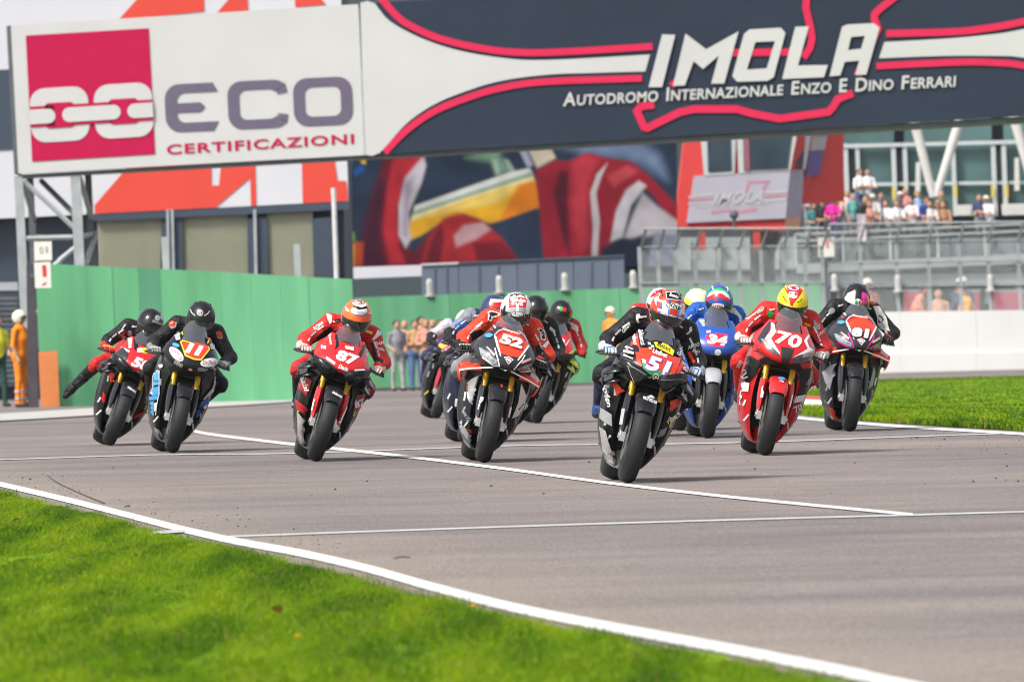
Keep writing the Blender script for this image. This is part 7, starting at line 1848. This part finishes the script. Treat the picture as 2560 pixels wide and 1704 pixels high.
def person(label, at, pose, shirt, trousers, head='brown', turn=0, scale=1.0, bare=True, group=None, band=None, h=.022, legs=None):
    me, hd = person_mesh(pose, h)
    o = link('person', me)
    sl = [shirt, SKIN if bare else shirt, trousers, SHOE, band or trousers]
    for i, mt in enumerate(sl):
        o.material_slots[i].link = 'OBJECT'; o.material_slots[i].material = mt
    o.location = at; o.rotation_euler = (0, 0, R(turn)); o.scale = (scale,) * 3
    tag(o, label, 'person', group)
    hc = (0, hd[1], hd[2] + .015)
    if head in ('cap',): inst('cap', shared('cap', cap_mesh), o, loc=hc)
    elif head == 'helmet': inst('helmet', shared('hardhelmet', hard_helmet), o, loc=hc)
    elif head != 'bald': inst('hair', hair_mesh(head.endswith('+')), o, [{'brown': HAIRB, 'black': HAIRK, 'blond': HAIRY, 'grey': HAIRG}[head.rstrip('+')]], loc=hc)
    for s in (-1, 1):
        inst('eye', shared('eye', lambda: MB().ball((0, 0, 0), .011, 8, 5).mesh('eye', mat('eye dark', (0.02, 0.015, 0.012), rough=0.2, var=0), 60)), o, loc=(s * .035, hd[1] - .088, hd[2] + .015))
    return o
ORANGE = mat('marshal orange', (0.80, 0.22, 0.012), rough=0.7, var=0.10, vscale=8); ORANGE2 = mat('marshal orange light', (0.80, 0.30, 0.05), rough=0.7, var=0.10, vscale=8); REFL = mat('reflective band', (0.48, 0.44, 0.42), rough=0.4)
DJ = cloth('denim', (0.08, 0.13, 0.27)); KH = cloth('khaki', (0.28, 0.24, 0.17)); GR = cloth('grey trousers', (0.20, 0.20, 0.21)); WH = cloth('white', (0.68, 0.67, 0.68)); NV = cloth('navy', (0.035, 0.045, 0.12)); BK = cloth('black', (0.02, 0.02, 0.022))
# marshals
g_ = W(52, 900, 208.0)
mo = person('marshal in an orange suit and white helmet standing beside the dark post', (g_.x, 208.0, gz(g_.x, 208.0)), 'stand', ORANGE, ORANGE, 'helmet', 62, 1.0, True, 'track marshals', None, .018)
mo.material_slots[1].material = ORANGE if False else SKIN
for zz in (.30, .17):
    mb = MB()
    for s in (-1, 1):
        mb.lathe_x([(0, .0)] * 0 or [(-.02, .0605), (-.02, .0625), (.02, .0625), (.02, .0605)], (0, 0, 0), 16)
        for i in range(len(mb.v) - 64, len(mb.v)):
            x, y_, z_ = mb.v[i]; mb.v[i] = (z_ + s * .105, y_ + .03, x + zz)
    mb.build('reflective_band', REFL, mo)
gx_ = W(-6, 900, 213)
vp = person('person in a yellow vest at the left edge behind the orange marshal', (gx_.x, 213, gz(gx_.x, 213)), 'walk', cloth('vest yellow', (0.62, 0.62, 0.03)), cloth('dark green trousers', (0.02, 0.06, 0.05)), 'black', 30, .98)
g_ = W(1532, 900, 262)
person('marshal in orange with a white cap, blurred before the green wall left of rider 51', (g_.x, 262, gz(g_.x, 262) + .02), 'stand', ORANGE2, ORANGE2, 'helmet', -40, 1.0, False, 'track marshals')
for (px, hy, lb, sc_, pose, D, sh, hd_, tu) in ((2168, 700, 'marshal with a white helmet behind the pit wall above rider 81', 1.0, 'stand', 300, cloth('marshal red', (0.45, 0.10, 0.08)), 'helmet', 10), (2283, 712, 'stooping marshal in faded orange behind the pit wall', .98, 'rail', 302, cloth('faded orange', (0.62, 0.24, 0.16)), 'brown', 80),
                                               (2345, 722, 'small figure in pale orange behind the pit wall beside the stooping marshal', .95, 'stand', 306, cloth('pale orange', (0.62, 0.34, 0.24)), 'brown', 0), (2405, 695, 'person with a white helmet and dark overalls behind the pit wall', 1.02, 'stand', 300, cloth('dark overall', (0.05, 0.06, 0.12)), 'helmet', -20), (2428, 712, 'marshal in bright orange bending beside the person with the white helmet', 1.0, 'rail', 299, ORANGE2, 'brown', -70)):
    p = W(px, hy, D)
    zf = gz(p.x, D)
    s_ = max(.8, min(1.25, (p.z - zf) / 1.74))
    person(lb, (p.x, D, p.z - 1.74 * s_), pose, sh, sh if 'dark' not in lb else BK, hd_, tu, s_, False, 'track marshals behind the pit wall')
# onlookers before the green wall
for k, (px, hy, D, lb, sh, tr, hd_, tu, pose) in enumerate(((990, 812, 252, 'onlooker with dark hair and a grey top standing leftmost beside rider 87', cloth('grey top', (0.22, 0.22, 0.26)), cloth('pale grey', (0.32, 0.32, 0.31)), 'black', 20, 'walk'), (1012, 815, 254, 'second onlooker from rider 87, in pink with folded arms', cloth('pinkish', (0.50, 0.30, 0.25)), DJ, 'bald', -10, 'folded'),
        (1036, 812, 253, 'third onlooker from rider 87, in tan with folded arms', cloth('tan', (0.42, 0.25, 0.12)), DJ, 'brown', 15, 'folded'), (1052, 791, 256, 'tallest onlooker, dark haired, in a tan jacket behind the others', cloth('tan', (0.42, 0.25, 0.12)), GR, 'black', 30, 'stand'), (1082, 810, 252, 'onlooker in a white shirt and dark grey trousers near the pink motorcycle', cloth('lilac white', (0.50, 0.49, 0.56)), GR, 'bald', -15, 'walk'), (1064, 806, 250, 'onlooker in a salmon top half hidden between the tan and white ones', cloth('salmon top', (0.52, 0.24, 0.18)), KH, 'blond', 0, 'folded'), (1102, 818, 254, 'rightmost onlooker, in pale blue just left of the distant pink motorcycle', cloth('pale blue top', (0.26, 0.32, 0.46)), DJ, 'brown', 10, 'stand'))):
    p = W(px, hy, D); zf = gz(p.x, D)
    s_ = (p.z - zf) / 1.74
    person(lb, (p.x, D, zf), pose, sh, tr, hd_, tu, max(.9, min(1.12, s_)), True, 'onlookers before the green wall')
# terrace crowd
CR = [(2018, 450, WH, 'brown', 'stand', 'onlooker in a white top standing right beside the control box'), (2036, 446, cloth('lavender', (0.45, 0.38, 0.45)), 'brown', 'stand', 'tall onlooker in lavender on the terrace steps by the control box'), (2064, 453, cloth('petrol', (0.02, 0.12, 0.24)), 'brown', 'rail', 'onlooker in a petrol blue shirt against the red wall'), (2046, 499, cloth('dark vest', (0.03, 0.03, 0.03)), 'black+', 'rail', 'woman with long black hair and bare arms beside the hot pink shirt'), (2081, 491, cloth('hot pink', (0.75, 0.02, 0.35)), 'brown', 'rail', 'onlooker in a hot pink shirt leaning on the rail'),
      (2118, 474, cloth('pale pink', (0.66, 0.46, 0.47)), 'blond', 'rail', 'onlooker in a pale pink shirt right of the hot pink one'), (2147, 421, WH, 'brown', 'folded', 'left one of two people in white shirts standing above the crowd'), (2168, 421, WH, 'brown', 'folded', 'right one of the two people in white shirts standing above the crowd'), (2155, 491, BK, 'blond+', 'rail', 'blond onlooker in black below the two white shirts'), (2186, 484, cloth('light', (0.58, 0.54, 0.55)), 'cap', 'rail', 'onlooker with a white cap leaning on the terrace rail'),
      (2201, 479, cloth('plum', (0.12, 0.08, 0.12)), 'brown', 'stand', 'onlooker in a dark plum top behind the white cap'), (2220, 499, WH, 'brown', 'rail', 'bowed onlooker in white directly right of the plum top'), (2240, 499, cloth('bright white', (0.74, 0.73, 0.76)), 'black', 'rail', 'onlooker in a bright white shirt at the middle of the terrace rail'), (2264, 470, cloth('rose', (0.50, 0.20, 0.20)), 'grey', 'stand', 'taller onlooker in rose red behind the bright white shirt'), (2282, 492, cloth('white pink', (0.70, 0.60, 0.62)), 'brown', 'rail', 'onlooker in a whitish pink shirt left of the slanted columns'),
      (2306, 491, cloth('royal', (0.03, 0.05, 0.24)), 'brown', 'rail', 'onlooker in royal blue at the rail just left of the slanted columns'), (2324, 500, WH, 'brown', 'rail', 'onlooker in white between the royal blue and brown ones'), (2342, 494, cloth('brown', (0.22, 0.11, 0.06)), 'brown', 'folded', 'onlooker in brown under the meeting point of the slanted columns'), (2362, 502, cloth('tan brown', (0.36, 0.20, 0.12)), 'brown', 'rail', 'onlooker in tan, last of the group at the slanted columns'), (2448, 484, NV, 'brown', 'folded', 'onlooker in navy with folded arms, apart from the group'), (2472, 488, WH, 'cap', 'rail', 'onlooker in white with a cap beside the navy one')]
CR += [(2100, 468, cloth('mustard', (0.45, 0.30, 0.06)), 'brown', 'stand', 'onlooker in mustard standing behind the hot pink shirt'), (2132, 482, cloth('sea green', (0.10, 0.30, 0.28)), 'grey', 'stand', 'grey haired onlooker in sea green behind the pale pink shirt'), (2172, 500, cloth('salmon', (0.62, 0.30, 0.24)), 'brown', 'rail', 'onlooker in salmon between the black top and the white cap'), (2250, 478, cloth('charcoal', (0.07, 0.07, 0.08)), 'cap', 'stand', 'onlooker in charcoal with a white cap behind the bright white shirt'), (2293, 476, cloth('sky', (0.25, 0.40, 0.58)), 'blond', 'stand', 'blond onlooker in sky blue left of the slanted columns'), (2352, 476, cloth('olive', (0.16, 0.17, 0.07)), 'bald', 'stand', 'bald onlooker in olive behind the brown one'), (2030, 505, cloth('teal', (0.04, 0.18, 0.20)), 'brown+', 'rail', 'long haired onlooker in teal at the rail next to the control box')]
for (px, hy, sh, hd_, pose, lb) in CR:
    D = 361.2 if hy > 480 else (362.6 if hy > 440 else 363.8)
    p = W(px, hy, D)
    rise = p.z - FLOOR - 1.76
    s_ = 1.0
    if rise < .12: s_ = (p.z - FLOOR) / 1.76; rise = 0
    s_ = max(.88, s_)
    if rise > 0:
        st = thing('viewing_step', 'grey step under the ' + lb[:60].split(' standing')[0].split(' on the')[0].split(' against')[0], 'step', (p.x, D, FLOOR), group='viewing steps on the terrace')
        MB().box((0, 0, rise / 2), (.62, .5, rise)).build('block', M_PL, st)
        MB().box((0, -.2, rise + .004), (.62, .06, .012)).build('nosing', M_PF, st)
    person(lb, (p.x, D, FLOOR + max(0, rise)), pose, sh, DJ if px % 2 else GR, hd_, rnd.uniform(-35, 35), s_, True, 'crowd on the terrace')
flg = MB()
fp = W(2150, 590, 359.9)
flg.grid([[(x, .05 * math.sin(x * 9 + z * 3), -z) for x in np.linspace(-.13, .13, 9)] for z in np.linspace(0, .85, 10)])
fo = flg.build('flag', cloth('flag pinkish', (0.62, 0.52, 0.57)), None, 60); fo.location = W(2152, 535, 359.9)
tag(fo, 'pinkish white flag hanging over the terrace rail', 'flag')
print('script %.1f s' % (time.time() - T0))
# ================================================================== AIR
hz = bpy.data.materials.new('haze')
hz.use_nodes = True
hn = hz.node_tree
hn.nodes.remove(hn.nodes['Principled BSDF'])
pv = hn.nodes.new('ShaderNodeVolumePrincipled')
pv.inputs['Color'].default_value = (0.86, 0.92, 1.0, 1)
pv.inputs['Density'].default_value = 0.00006
pv.inputs['Anisotropy'].default_value = 0.2
hn.links.new(pv.outputs[0], hn.nodes['Material Output'].inputs['Volume'])
hb = MB(); hb.box((0, 205, 20.5), (830, 1230, 65))
tag(hb.build('haze', hz), kind='stuff')
sc.cycles.volume_bounces = 1
print('script %.1f s' % (time.time() - T0))
